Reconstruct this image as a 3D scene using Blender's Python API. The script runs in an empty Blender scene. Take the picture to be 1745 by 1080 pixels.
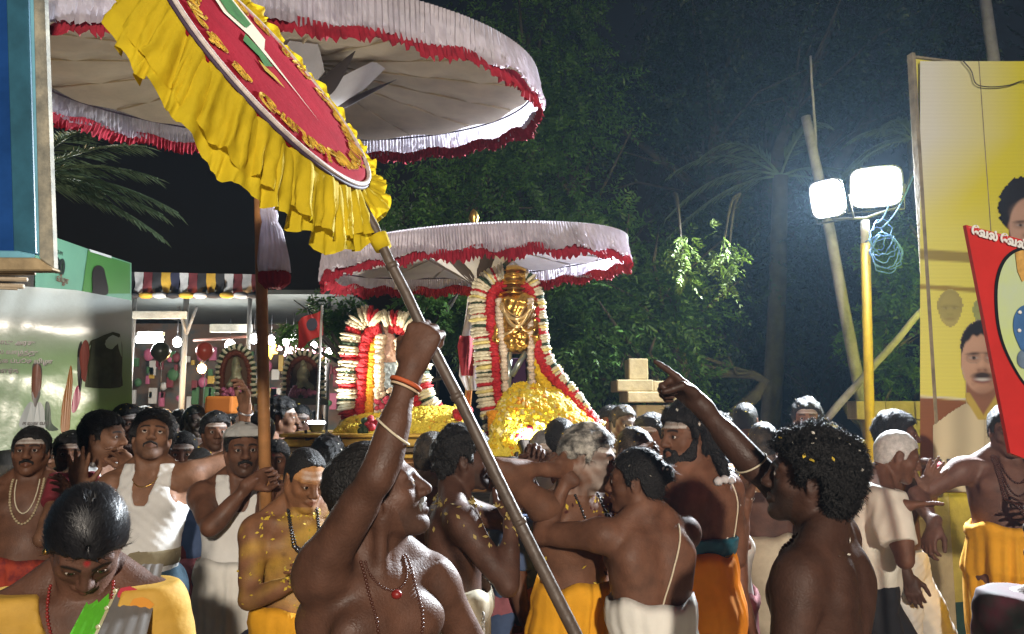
import bpy, bmesh, math, random
import numpy as np
from mathutils import Vector, Matrix

sc = bpy.context.scene
COL = sc.collection
rad = math.radians
R0 = random.Random(7)
NP = np.random.RandomState(11)

# ------------------------------------------------------------------ camera
W0, H0, FPX = 1745.0, 1080.0, 1318.0
CAMZ, PITCH = 1.72, math.atan(150.0 / 1318.0)
cd = bpy.data.cameras.new("camera")
cam = bpy.data.objects.new("camera", cd)
COL.objects.link(cam)
cam.location = (0, 0, CAMZ)
cam.rotation_euler = (math.pi / 2 + PITCH, 0, 0)
cd.sensor_fit = 'HORIZONTAL'
cd.sensor_width = 36.0
cd.lens = 36.0 * FPX / W0
cd.clip_start, cd.clip_end = 0.05, 600
sc.camera = cam

# ------------------------------------------------------------------ world: a clear night sky
wd = bpy.data.worlds.new("World")
sc.world = wd
wd.use_nodes = True
nt = wd.node_tree
nt.nodes.clear()
sky = nt.nodes.new('ShaderNodeTexSky')
sky.sky_type = 'NISHITA'
sky.sun_disc = False
sky.sun_elevation = rad(-3)
sky.sun_rotation = rad(200)
bg = nt.nodes.new('ShaderNodeBackground')
bg.inputs['Strength'].default_value = 0.10
wo = nt.nodes.new('ShaderNodeOutputWorld')
nt.links.new(sky.outputs[0], bg.inputs[0])
nt.links.new(bg.outputs[0], wo.inputs[0])

sun_d = bpy.data.lights.new("moon_light", 'SUN')      # the faint light of the night sky
sun_d.energy = 0.03
sun_d.angle = rad(10)
sun_d.color = (0.75, 0.85, 1.0)
sun_o = bpy.data.objects.new("moon_light", sun_d)
sun_o.rotation_euler = (rad(40), 0, rad(25))
COL.objects.link(sun_o)

sc.view_settings.view_transform = 'Standard'
sc.view_settings.look = 'None'
sc.view_settings.exposure = 0.0
sc.view_settings.gamma = 1.0
sc.render.engine = 'CYCLES'
sc.cycles.use_denoising = True
sc.cycles.max_bounces = 6
sc.cycles.diffuse_bounces = 3
sc.cycles.glossy_bounces = 2
sc.cycles.transmission_bounces = 3
sc.cycles.transparent_max_bounces = 6
sc.cycles.volume_bounces = 0
sc.cycles.sample_clamp_indirect = 3.0
sc.cycles.caustics_reflective = False
sc.cycles.caustics_refractive = False

CP, SP = math.cos(PITCH), math.sin(PITCH)


def at(px, py, Y):
    """world point on the vertical plane y=Y seen at photo pixel (px,py)"""
    u, v = (px - W0 / 2) / FPX, (H0 / 2 - py) / FPX
    dx, dy, dz = u, CP - v * SP, SP + v * CP
    t = Y / dy
    return Vector((dx * t, Y, CAMZ + dz * t))


def V(*a):
    return np.array(a, float)


# ------------------------------------------------------------------ materials
MATS = {}


def mat(name, col=(0.5, 0.5, 0.5), rough=0.6, metal=0.0, var=0.0, vscale=8.0, bump=0.0, bscale=40.0, spec=0.5,
        attr=None, emit=None, estr=0.0, trans=0.0, sheen=0.0, objvar=0.0, col2=None, sss=0.0, rvar=0.0):
    if name in MATS:
        return MATS[name]
    m = bpy.data.materials.new(name)
    m.use_nodes = True
    N, L = m.node_tree.nodes, m.node_tree.links
    b = N['Principled BSDF']
    b.inputs['Roughness'].default_value = rough
    b.inputs['Metallic'].default_value = metal
    b.inputs['Specular IOR Level'].default_value = spec
    b.inputs['Base Color'].default_value = (*col, 1)
    src = None
    if attr:
        a = N.new('ShaderNodeVertexColor')
        a.layer_name = attr
        src = a.outputs['Color']
    tc = N.new('ShaderNodeTexCoord')
    if var > 0 or col2:
        nz = N.new('ShaderNodeTexNoise')
        nz.inputs['Scale'].default_value = vscale
        nz.inputs['Detail'].default_value = 5
        nz.inputs['Roughness'].default_value = 0.65
        L.new(tc.outputs['Object'], nz.inputs['Vector'])
        if col2:
            rp = N.new('ShaderNodeValToRGB')
            rp.color_ramp.elements[0].position = 0.38
            rp.color_ramp.elements[1].position = 0.62
            rp.color_ramp.elements[0].color = (*col, 1)
            rp.color_ramp.elements[1].color = (*col2, 1)
            L.new(nz.outputs['Fac'], rp.inputs['Fac'])
            src = rp.outputs['Color']
        if var > 0:
            mr = N.new('ShaderNodeMapRange')
            mr.inputs['From Min'].default_value = 0.3
            mr.inputs['From Max'].default_value = 0.7
            mr.inputs['To Min'].default_value = 1 - var
            mr.inputs['To Max'].default_value = 1 + var
            L.new(nz.outputs['Fac'], mr.inputs['Value'])
            mx = N.new('ShaderNodeMix')
            mx.data_type = 'RGBA'
            mx.blend_type = 'MULTIPLY'
            mx.inputs['Factor'].default_value = 1
            if src is not None:
                L.new(src, mx.inputs['A'])
            else:
                mx.inputs['A'].default_value = (*col, 1)
            L.new(mr.outputs['Result'], mx.inputs['B'])
            src = mx.outputs['Result']
    if objvar > 0:
        oi = N.new('ShaderNodeObjectInfo')
        hs = N.new('ShaderNodeHueSaturation')
        mr2 = N.new('ShaderNodeMapRange')
        mr2.inputs['To Min'].default_value = 1 - objvar
        mr2.inputs['To Max'].default_value = 1 + objvar
        L.new(oi.outputs['Random'], mr2.inputs['Value'])
        L.new(mr2.outputs['Result'], hs.inputs['Value'])
        if src is not None:
            L.new(src, hs.inputs['Color'])
        else:
            hs.inputs['Color'].default_value = (*col, 1)
        src = hs.outputs['Color']
    if src is not None:
        L.new(src, b.inputs['Base Color'])
    if rvar > 0:
        nr = N.new('ShaderNodeTexNoise')
        nr.inputs['Scale'].default_value = 16
        nr.inputs['Detail'].default_value = 6
        L.new(tc.outputs['Object'], nr.inputs['Vector'])
        mr3 = N.new('ShaderNodeMapRange')
        mr3.inputs['From Min'].default_value = 0.3
        mr3.inputs['From Max'].default_value = 0.7
        mr3.inputs['To Min'].default_value = rough - rvar
        mr3.inputs['To Max'].default_value = rough + rvar
        L.new(nr.outputs['Fac'], mr3.inputs['Value'])
        L.new(mr3.outputs['Result'], b.inputs['Roughness'])
    if bump > 0:
        nb = N.new('ShaderNodeTexNoise')
        nb.inputs['Scale'].default_value = bscale
        nb.inputs['Detail'].default_value = 4
        L.new(tc.outputs['Object'], nb.inputs['Vector'])
        bp = N.new('ShaderNodeBump')
        bp.inputs['Strength'].default_value = bump
        bp.inputs['Distance'].default_value = 0.01
        L.new(nb.outputs['Fac'], bp.inputs['Height'])
        L.new(bp.outputs['Normal'], b.inputs['Normal'])
    if emit:
        b.inputs['Emission Color'].default_value = (*emit, 1)
        b.inputs['Emission Strength'].default_value = estr
    if sheen:
        b.inputs['Sheen Weight'].default_value = sheen
    if sss:
        b.inputs['Subsurface Weight'].default_value = sss
        b.inputs['Subsurface Radius'].default_value = (0.02, 0.008, 0.004)
    if trans > 0:                                   # thin cloth or leaf that lets light through
        tr = N.new('ShaderNodeBsdfTranslucent')
        if src is not None:
            L.new(src, tr.inputs['Color'])
        else:
            tr.inputs['Color'].default_value = (*col, 1)
        ms = N.new('ShaderNodeMixShader')
        ms.inputs[0].default_value = trans
        L.new(b.outputs[0], ms.inputs[1])
        L.new(tr.outputs[0], ms.inputs[2])
        L.new(ms.outputs[0], N['Material Output'].inputs['Surface'])
    MATS[name] = m
    return m


# ------------------------------------------------------------------ object helpers
def link(o, parent=None):
    COL.objects.link(o)
    if parent is not None:
        o.parent = parent
    return o


def empty(name, loc=(0, 0, 0), rz=0.0):
    o = bpy.data.objects.new(name, None)
    o.location = loc
    o.rotation_euler = (0, 0, rz)
    o.empty_display_size = 0.1
    return link(o)


def tag(o, label=None, cat=None, group=None, kind=None):
    if label:
        o['label'] = label
    if cat:
        o['category'] = cat
    if group:
        o['group'] = group
    if kind:
        o['kind'] = kind
    return o


def meshobj(name, verts, faces, m, parent=None, smooth=True, cols=None, loc=None):
    me = bpy.data.meshes.new(name)
    verts = np.asarray(verts, np.float32)
    if isinstance(faces, np.ndarray):
        nf, k = faces.shape
        me.vertices.add(len(verts))
        me.vertices.foreach_set('co', verts.ravel())
        me.loops.add(nf * k)
        me.loops.foreach_set('vertex_index', faces.astype(np.int32).ravel())
        me.polygons.add(nf)
        me.polygons.foreach_set('loop_start', np.arange(nf, dtype=np.int32) * k)
        me.polygons.foreach_set('loop_total', np.full(nf, k, np.int32))
        me.update(calc_edges=True)
        me.validate()
    else:
        me.from_pydata(verts.tolist(), [], [list(f) for f in faces])
        me.update()
    if smooth:
        me.polygons.foreach_set('use_smooth', np.ones(len(me.polygons), bool))
    if cols is not None:
        ca = me.color_attributes.new('Col', 'FLOAT_COLOR', 'POINT')
        c4 = np.ones((len(verts), 4), np.float32)
        c4[:, :3] = cols
        ca.data.foreach_set('color', c4.ravel())
    for mm in (m if isinstance(m, (list, tuple)) else [m]):
        me.materials.append(mm)
    o = bpy.data.objects.new(name, me)
    if loc is not None:
        o.location = loc
    return link(o, parent)


class MB:
    """collects simple shapes, then builds ONE mesh object"""
    def __init__(s):
        s.v, s.f, s.mi = [], [], []

    def add(s, vs, fs, mi=0):
        n = len(s.v)
        s.v.extend([tuple(map(float, v)) for v in vs])
        for f in fs:
            s.f.append([i + n for i in f])
            s.mi.append(mi)
        return s

    def box(s, c, d, rz=0.0, M=None, mi=0, bev=0.0):
        hx, hy, hz = d[0] / 2, d[1] / 2, d[2] / 2
        if bev <= 0:
            pts = [(x, y, z) for x in (-hx, hx) for y in (-hy, hy) for z in (-hz, hz)]
            fs = [(0, 1, 3, 2), (4, 6, 7, 5), (0, 4, 5, 1), (2, 3, 7, 6), (0, 2, 6, 4), (1, 5, 7, 3)]
        else:
            bm = bmesh.new()
            bmesh.ops.create_cube(bm, size=1)
            bmesh.ops.scale(bm, vec=d, verts=bm.verts)
            bmesh.ops.bevel(bm, geom=list(bm.edges), offset=bev, segments=2, affect='EDGES', profile=0.5)
            bm.verts.index_update()
            pts = [v.co[:] for v in bm.verts]
            fs = [[v.index for v in f.verts] for f in bm.faces]
            bm.free()
        Mx = M if M is not None else Matrix.Rotation(rz, 3, 'Z')
        c = Vector(c)
        return s.add([c + Mx @ Vector(p) for p in pts], fs, mi)

    def tube(s, pts, r, n=8, mi=0, caps=True):
        pts = [Vector(p) for p in pts]
        rs = r if isinstance(r, (list, tuple)) else [r] * len(pts)
        base = len(s.v)
        up = None
        for i, p in enumerate(pts):
            t = (pts[min(i + 1, len(pts) - 1)] - pts[max(i - 1, 0)]).normalized()
            if up is None:
                up = Vector((0, 0, 1)) if abs(t.z) < 0.9 else Vector((1, 0, 0))
            a = t.cross(up)
            if a.length < 1e-6:
                a = t.orthogonal()
            a.normalize()
            b = a.cross(t).normalized()
            up = b
            for k in range(n):
                th = 2 * math.pi * k / n
                s.v.append(tuple(p + (a * math.cos(th) + b * math.sin(th)) * rs[i]))
        for i in range(len(pts) - 1):
            for k in range(n):
                q = base + i * n
                s.f.append([q + k, q + (k + 1) % n, q + n + (k + 1) % n, q + n + k])
                s.mi.append(mi)
        if caps:
            s.f.append([base + k for k in range(n)][::-1])
            s.f.append([base + (len(pts) - 1) * n + k for k in range(n)])
            s.mi += [mi, mi]
        return s

    def lathe(s, prof, c=(0, 0, 0), n=24, mi=0, M=None):
        base = len(s.v)
        c = Vector(c)
        for (r, z) in prof:
            for k in range(n):
                th = 2 * math.pi * k / n
                p = Vector((r * math.cos(th), r * math.sin(th), z))
                s.v.append(tuple(c + (M @ p if M is not None else p)))
        for i in range(len(prof) - 1):
            for k in range(n):
                q = base + i * n
                s.f.append([q + k, q + (k + 1) % n, q + n + (k + 1) % n, q + n + k])
                s.mi.append(mi)
        return s

    def blob(s, c, r, mi=0, sub=1, seed=0, jit=0.0):
        vs, fs = ICO[sub]
        rr = r if isinstance(r, (list, tuple)) else (r, r, r)
        rd = random.Random(seed)
        s.add([(c[0] + v[0] * rr[0] * (1 + rd.uniform(-jit, jit)), c[1] + v[1] * rr[1] * (1 + rd.uniform(-jit, jit)),
                c[2] + v[2] * rr[2] * (1 + rd.uniform(-jit, jit))) for v in vs], fs, mi)
        return s

    def build(s, name, m, parent=None, smooth=False, loc=None):
        o = meshobj(name, s.v, s.f, m, parent, smooth, loc=loc)
        if any(s.mi):
            o.data.polygons.foreach_set('material_index', np.array(s.mi, np.int32))
        return o


def _ico(sub):
    bm = bmesh.new()
    bmesh.ops.create_icosphere(bm, subdivisions=sub, radius=1)
    bm.verts.index_update()
    r = ([tuple(v.co) for v in bm.verts], [[v.index for v in f.verts] for f in bm.faces])
    bm.free()
    return r


ICO = {1: _ico(1), 2: _ico(2), 3: _ico(3)}


def copy_tree(o, parent=None):
    c = o.copy()
    link(c)
    c.parent = parent
    if parent is not None:
        c.matrix_parent_inverse = o.matrix_parent_inverse.copy()
    for ch in KIDS(o):
        copy_tree(ch, c)
    return c


def KIDS(o):
    return [x for x in bpy.data.objects if x.parent == o]
# ================================================================== people: one signed-distance body each
def nrm(v):
    v = np.asarray(v, float)
    return v / (np.linalg.norm(v) + 1e-12)


def rotax(ax, deg):
    a = nrm(ax)
    t = math.radians(deg)
    K = np.array([[0, -a[2], a[1]], [a[2], 0, -a[0]], [-a[1], a[0], 0]])
    return np.eye(3) + math.sin(t) * K + (1 - math.cos(t)) * K @ K


def CAP(a, b, ra, rb, k=0.02, op=0):
    a, b = np.asarray(a, float), np.asarray(b, float)
    m = max(ra, rb)
    return ('c', a, b, ra, rb, k, op, np.minimum(a, b) - m, np.maximum(a, b) + m)


def ELL(c, F, r, k=0.02, op=0):
    """F: 3x3, rows = local axes in world"""
    c = np.asarray(c, float)
    r = np.asarray(r, float)
    e = np.sqrt(((F * r[:, None]) ** 2).sum(0))
    return ('e', c, F, r, None, k, op, c - e, c + e)


def pdist(p, X, Y, Z):
    if p[0] == 'c':
        a, b = p[1], p[2]
        ba = b - a
        L2 = ba @ ba + 1e-12
        ax, ay, az = X - a[0], Y - a[1], Z - a[2]
        h = np.clip((ax * ba[0] + ay * ba[1] + az * ba[2]) / L2, 0, 1)
        return np.sqrt((ax - ba[0] * h) ** 2 + (ay - ba[1] * h) ** 2 + (az - ba[2] * h) ** 2) - (p[3] + (p[4] - p[3]) * h)
    c, F, r = p[1], p[2], p[3]
    x, y, z = X - c[0], Y - c[1], Z - c[2]
    u = (F[0, 0] * x + F[0, 1] * y + F[0, 2] * z) / r[0]
    v = (F[1, 0] * x + F[1, 1] * y + F[1, 2] * z) / r[1]
    w = (F[2, 0] * x + F[2, 1] * y + F[2, 2] * z) / r[2]
    k0 = np.sqrt(u * u + v * v + w * w) + 1e-9
    k1 = np.sqrt((u / r[0]) ** 2 + (v / r[1]) ** 2 + (w / r[2]) ** 2) + 1e-9
    return k0 * (k0 - 1) / k1


def blend(d, e, k, op):
    if op == 0:
        h = np.maximum(k - np.abs(d - e), 0) / k
        return np.minimum(d, e) - h * h * k * 0.25
    h = np.maximum(k - np.abs(d + e), 0) / k
    return np.maximum(d, -e) + h * h * k * 0.25


def sdf_pts(prims, P):
    d = np.full(len(P), 1.0)
    for p in prims:
        d = blend(d, pdist(p, P[:, 0], P[:, 1], P[:, 2]), p[5], p[6])
    return d


def sdf_grid(prims, lo, hi, h):
    lo, hi = np.asarray(lo, float), np.asarray(hi, float)
    n = np.maximum(np.ceil((hi - lo) / h).astype(int) + 1, 2)
    ax = [lo[i] + h * np.arange(n[i]) for i in range(3)]
    d = np.full(n, 1.0)
    for p in prims:
        m = p[5] + 2.5 * h
        i0 = np.clip(np.floor((p[7] - m - lo) / h).astype(int), 0, n)
        i1 = np.clip(np.ceil((p[8] + m - lo) / h).astype(int) + 1, 0, n)
        if (i1 <= i0).any():
            continue
        s = tuple(slice(i0[i], i1[i]) for i in range(3))
        e = pdist(p, ax[0][s[0]][:, None, None], ax[1][s[1]][None, :, None], ax[2][s[2]][None, None, :])
        d[s] = blend(d[s], e, p[5], p[6])
    return d, ax


def surfnet(d, lo, h):
    ins = d < 0
    nx, ny, nz = d.shape
    c = np.zeros((nx - 1, ny - 1, nz - 1), np.int8)
    for a in (0, 1):
        for b in (0, 1):
            for e in (0, 1):
                c += ins[a:nx - 1 + a, b:ny - 1 + b, e:nz - 1 + e]
    act = (c > 0) & (c < 8)
    ijk = np.argwhere(act)
    if len(ijk) == 0:
        return np.zeros((0, 3)), np.zeros((0, 4), int)
    idx = -np.ones(act.shape, int)
    idx[act] = np.arange(len(ijk))
    S, C = np.zeros((len(ijk), 3)), np.zeros(len(ijk))
    corners = [(a, b, e) for a in (0, 1) for b in (0, 1) for e in (0, 1)]
    vals = {q: d[ijk[:, 0] + q[0], ijk[:, 1] + q[1], ijk[:, 2] + q[2]] for q in corners}
    for q in corners:
        for axi in range(3):
            if q[axi] == 0:
                q2 = list(q)
                q2[axi] = 1
                q2 = tuple(q2)
                v0, v1 = vals[q], vals[q2]
                cr = (v0 < 0) != (v1 < 0)
                t = np.where(cr, v0 / (v0 - v1 + 1e-15), 0)
                P = np.zeros((len(ijk), 3)) + np.array(q, float)
                P[:, axi] = t
                S[cr] += P[cr]
                C += cr
    V_ = np.asarray(lo) + h * (ijk + S / C[:, None])
    F_ = []
    for axi, (u, w) in enumerate(((1, 2), (2, 0), (0, 1))):
        sl0 = [slice(None)] * 3
        sl1 = [slice(None)] * 3
        sl0[axi] = slice(0, -1)
        sl1[axi] = slice(1, None)
        a, b = ins[tuple(sl0)], ins[tuple(sl1)]
        for flip in (0, 1):
            e = np.argwhere((a & ~b) if flip == 0 else (~a & b))
            e = e[(e[:, u] > 0) & (e[:, w] > 0) & (e[:, u] < d.shape[u] - 1) & (e[:, w] < d.shape[w] - 1)]
            q = []
            for du, dw in ((1, 1), (0, 1), (0, 0), (1, 0)):
                k = e.copy()
                k[:, u] -= du
                k[:, w] -= dw
                q.append(idx[k[:, 0], k[:, 1], k[:, 2]])
            q = np.stack(q, 1)
            F_.append(q if flip == 0 else q[:, ::-1])
    F_ = np.concatenate(F_)
    return V_, F_[(F_ >= 0).all(1)]


def in_box(P, lo, hi):
    return ((P > lo) & (P < hi)).all(1)


def keep_faces(Vv, Ff, mask):
    Ff = Ff[mask]
    u, inv = np.unique(Ff, return_inverse=True)
    return Vv[u], inv.reshape(Ff.shape)


def snoise(P, f, seed=0):
    r = np.random.RandomState(seed)
    o = np.zeros(len(P))
    for i in range(5):
        w = r.normal(size=3) * f * (0.7 + 0.5 * i)
        o += np.sin(P @ w + r.uniform(0, 6.28)) / (1 + 0.5 * i)
    return o / 2.2


def snoise_g(ax, f, seed=0):
    r = np.random.RandomState(seed)
    o = 0
    for i in range(5):
        w = r.normal(size=3) * f * (0.7 + 0.5 * i)
        o = o + np.sin(ax[0][:, None, None] * w[0] + ax[1][None, :, None] * w[1] + ax[2][None, None, :] * w[2] + r.uniform(0, 6.28)) / (1 + 0.5 * i)
    return o / 2.2


HAIRLINE = ([-.14, -.10, -.07, -.05, -.036, -.026, .006, .011, .024, .030, .045, .07, .10],
            [-.078, -.07, -.055, -.045, -.012, .020, .020, -.012, -.010, .024, .046, .056, .066])
WOMANLINE = ([-.14, -.10, -.07, -.03, .0, .022, .045, .07, .10], [-.09, -.085, -.06, -.03, -.03, -.012, .03, .052, .060])


class Person:
    """pose in metres; root at the ground under the pelvis; axes stay world aligned"""

    def __init__(s, name, label, px, pytop, Y, yaw=0, lean=0, side=0, twist=0, head=(None, 0, 0), H=None, L=None, R=None,
                 belly=1.0, build=1.0, skin=(.15, .07, .04), res=(.010, .0038, .0038), group=None, seed=1, female=False,
                 hair='short', haircol='hair_black', legs=(0, 0), lod=0, kneel=0.0, face=None, cat='person'):
        s.res, s.seed, s.skin, s.female, s.face = res, seed, np.array(skin), female, face or {}
        s.rs = np.random.RandomState(seed)
        top = np.array(at(px, pytop, Y))
        Hh = H or 1.68
        for it in range(4):
            s.pose(Hh, yaw, lean, side, twist, head, build, kneel, legs)
            t = s.head_c + s.HU * 0.118 * s.sc
            if H is None:
                Hh = Hh * (top[2] / t[2])
        # shift so that the head stands where the photo has it
        s.pos = np.array([top[0] - s.head_c[0], top[1] - s.head_c[1], 0.0])
        if H is not None and kneel:
            pass
        s.root = empty(name, tuple(s.pos))
        tag(s.root, label, cat, group)
        s.belly, s.build = belly, build
        s.hands = []
        s.prims = []
        s.torso_prims()
        s.arm('L', L)
        s.arm('R', R)
        s.legs_prims()
        s.head_prims()
        s.body()
        s.hair(hair, haircol)

    # ---------------------------------------------------------------- pose
    def pose(s, H, yaw, lean, side, twist, head, build, kneel, legs):
        s.H, s.sc = H, H / 1.70
        k = s.sc
        y = rad(yaw)
        s.F0 = V(math.sin(y), -math.cos(y), 0)
        s.L0 = V(math.cos(y), math.sin(y), 0)
        U = V(0, 0, 1)
        s.pel = V(0, 0, (0.93 - kneel) * k)
        T = rotax(s.L0, lean) @ rotax(s.F0, -side)
        half = rotax(s.L0, lean * .5) @ rotax(s.F0, -side * .5) @ rotax(U, twist * .5)
        s.Up, s.Um = U, half @ U
        s.CF = T @ rotax(U, twist) @ s.F0
        s.CL = T @ rotax(U, twist) @ s.L0
        s.CU = T @ U
        s.PF, s.PL = s.F0, s.L0
        s.MF, s.ML = half @ s.F0, half @ s.L0
        s.waist = s.pel + s.Um * .14 * k
        s.chest = s.waist + (s.Um * .5 + s.CU * .5) * .20 * k
        s.neck = s.chest + s.CU * .165 * k
        hy, hp, hr = head
        hy = rad(yaw if hy is None else hy)
        hf = V(math.sin(hy), -math.cos(hy), 0)
        hl = V(math.cos(hy), math.sin(hy), 0)
        RR = rotax(hf, hr) @ rotax(hl, -hp)
        s.HF, s.HL, s.HU = RR @ hf, RR @ hl, RR @ U
        nd = nrm(s.CU * .55 + s.HU * .45)
        s.head_c = s.neck + nd * .150 * k + s.HF * .024 * k
        s.legspread = legs

    def W(s, o, f, l, u, which='C'):
        k = s.sc
        F, Lx, U = {'C': (s.CF, s.CL, s.CU), 'M': (s.MF, s.ML, s.Um), 'P': (s.PF, s.PL, s.Up), 'H': (s.HF, s.HL, s.HU)}[which]
        return o + (F * f + Lx * l + U * u) * k

    def fr(s, which='C'):
        return {'C': np.array([s.CL, s.CF, s.CU]), 'M': np.array([s.ML, s.MF, s.Um]), 'P': np.array([s.PL, s.PF, s.Up]),
                'H': np.array([s.HL, s.HF, s.HU])}[which]

    def torso_prims(s):
        k, b, bl = s.sc, s.build, s.belly
        E = lambda c, w, r, kk=.03, op=0: s.prims.append(ELL(c, s.fr(w), np.array(r) * k, kk * k, op))
        E(s.pel, 'P', (.150 * b, .105 * b, .12))
        E(s.W(s.waist, .012 + .03 * (bl - 1), 0, -.02, 'M'), 'M', (.138 * b * (bl * .5 + .5), .098 * b * bl, .14), .06)
        E(s.W(s.chest, 0, 0, -.03), 'C', (.150 * b, .108 * b, .19), .06)
        E(s.W(s.chest, -.012, 0, .10), 'C', (.165 * b, .078 * b, .075), .05)
        for q in (-1, 1):
            if s.female:
                E(s.W(s.chest, .085, q * .07, .0), 'C', (.062, .055, .06), .04)
            else:
                E(s.W(s.chest, .066, q * .068, .035), 'C', (.078 * b, .040, .055), .03)
            E(s.W(s.chest, -.078, q * .082, .045), 'C', (.058, .032, .088), .03)
            s.prims.append(CAP(s.W(s.chest, -.05, q * .12, .04), s.W(s.waist, -.03, q * .085, .0, 'M'), .045 * b * k, .03 * k, .05 * k))
            s.prims.append(CAP(s.W(s.neck, -.030, q * .022, .055), s.W(s.chest, -.02, q * .145, .135), .045 * k, .036 * k, .045 * k))
            s.prims.append(CAP(s.W(s.neck, .048, q * .018, -.045), s.W(s.chest, .03, q * .15, .142), .011 * k, .013 * k, .018 * k))
            E(s.W(s.pel, -.06, q * .07, -.05, 'P'), 'P', (.08, .075, .09), .04)
        s.prims.append(CAP(s.W(s.neck, -.016, 0, -.04), s.W(s.head_c, -.022, 0, -.045, 'H'), (.057 if not s.female else .047) * k, (.052 if not s.female else .044) * k, .03 * k))
        for q in (-1, 1):
            s.prims.append(CAP(s.W(s.neck, .045, q * .016, -.035), s.W(s.head_c, -.008, q * .062, -.05, 'H'), .012 * k, .014 * k, .022 * k))
        s.torso_n = len(s.prims)
        # spine groove, navel
        s.prims.append(CAP(s.W(s.chest, -.128 * b, 0, .09), s.W(s.waist, -.118 * b, 0, -.06, 'M'), .012 * k, .012 * k, .05 * k, 1))
        s.prims.append(CAP(s.W(s.waist, .115 * b * bl + .03 * (bl - 1), 0, -.035, 'M'), s.W(s.waist, .09 * b * bl, 0, -.035, 'M'), .011 * k, .011 * k, .015 * k, 1))

    def arm(s, sd, spec):
        """spec: dict(w=wrist world, e=elbow hint dir, f=finger dir, n=palm normal, hand=pose)"""
        k = s.sc
        q = 1 if sd == 'L' else -1
        spec = dict(spec or {})
        w = spec.get('w')
        sh = s.W(s.chest, -.008, q * .172 * s.build, .105)
        UA, FA = .285 * k, .245 * k
        if w is None:
            d = spec.get('d', nrm(s.F0 * .12 + s.L0 * q * .16 - V(0, 0, 1)))
            w = sh + nrm(d) * (UA + FA) * .985
        else:
            w = np.array(w, float) - s.pos
        up = (w - sh)[2] / (UA + FA)
        if up > 0:
            sh = sh + s.CU * .05 * up * k - s.CL * q * .018 * up * k
        dv = w - sh
        dist = np.linalg.norm(dv)
        mx = (UA + FA) * .997
        if dist > mx:
            if dist > mx * 1.02:
                print('REACH', s.root.name, sd, round(dist / mx, 2))
            w = sh + dv / dist * mx
            dv, dist = w - sh, mx
        a = (UA * UA - FA * FA + dist * dist) / (2 * dist)
        hgt = math.sqrt(max(UA * UA - a * a, 0))
        e = spec.get('e')
        e = nrm(-V(0, 0, 1) * .8 - s.F0 * .4 + s.L0 * q * .5) if e is None else nrm(e)
        u = nrm(dv)
        e = nrm(e - u * (e @ u))
        el = sh + u * a + e * hgt
        setattr(s, 'sh' + sd, sh)
        setattr(s, 'el' + sd, el)
        setattr(s, 'wr' + sd, w)
        m = s.build * k * (0.86 if s.female else .93)
        P = s.prims.append
        ud = nrm(el - sh)
        P(ELL(sh + ud * .03 * k, s.fr('C'), np.array([.060, .064, .066]) * m, .04 * k))
        P(CAP(sh, el, .051 * m, .040 * m, .035 * k))
        side_ = nrm(np.cross(ud, e)) if np.linalg.norm(np.cross(ud, e)) > .01 else s.CL
        P(CAP(sh + ud * .10 * k - e * .012 * k, sh + ud * .21 * k - e * .010 * k, .036 * m, .034 * m, .03 * k))   # biceps
        P(CAP(sh + ud * .09 * k + e * .016 * k, sh + ud * .20 * k + e * .010 * k, .034 * m, .030 * m, .03 * k))   # triceps
        fd = nrm(w - el)
        P(CAP(el, w, .038 * m, .0255 * m, .02 * k))
        P(CAP(el + fd * .045 * k + side_ * .010 * k, el + fd * .12 * k + side_ * .004 * k, .036 * m, .030 * m, .03 * k))
        # hand
        f = spec.get('f')
        f = fd if f is None else nrm(f)
        n = spec.get('n')
        n = -s.L0 * q if n is None else nrm(n)
        n = nrm(n - f * (n @ f))
        s.hand(q, w, f, n, spec.get('hand', 'relaxed'), .88 if s.female else 1.0)

    def hand(s, q, w, f, n, pose, hs):
        k = s.sc * hs
        # t: towards the thumb.  left hand: f x n , right hand: n x f
        t = np.cross(f, n) * (1 if q < 0 else -1)
        P = s.prims.append
        Fm = np.array([t, n, f])
        P(CAP(w - f * .03 * k, w + f * .012 * k, .026 * k, .025 * k, .02 * k))
        P(ELL(w + f * .030 * k, Fm, np.array([.034, .017, .036]) * k, .018 * k))
        P(ELL(w + f * .062 * k, Fm, np.array([.041, .0155, .034]) * k, .018 * k))
        P(ELL(w + f * .034 * k + t * .026 * k + n * .010 * k, Fm, np.array([.016, .015, .030]) * k, .016 * k))
        base = w + f * .088 * k
        offs = [(.031, -.003, .78), (.0105, .004, 1.0), (-.0105, .0, .92), (-.031, -.008, .74)]
        lens = (.044, .026, .021)
        curl = {'relaxed': (18, 28, 18), 'fist': (66, 86, 46), 'open': (4, 5, 4), 'cup': (30, 38, 26), 'hold': (52, 62, 40), 'flat': (8, 10, 6)}
        tips = []
        for i, (ot, of, ln) in enumerate(offs):
            c = curl.get(pose, curl['fist'])
            if pose == 'point':
                c = (6, 6, 4) if i == 0 else (78, 92, 50)
            spread = {'open': 7, 'relaxed': 3}.get(pose, 1.5) * (1.5 - i)
            p = base + t * ot * k + f * of * k
            d = rotax(n, (spread if q > 0 else -spread)) @ f
            axis = np.cross(f, n)
            r = .0098
            for j in range(3):
                d = rotax(axis, c[j] + s.rs.uniform(-3, 3)) @ d
                p2 = p + d * lens[j] * ln * k * 1.04
                P(CAP(p, p2, r * k, (r - .0012) * k, .007 * k if j else .014 * k))
                p, r = p2, r - .0011
            tips.append(p)
        th0 = w + f * .020 * k + t * .030 * k + n * .008 * k
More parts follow.
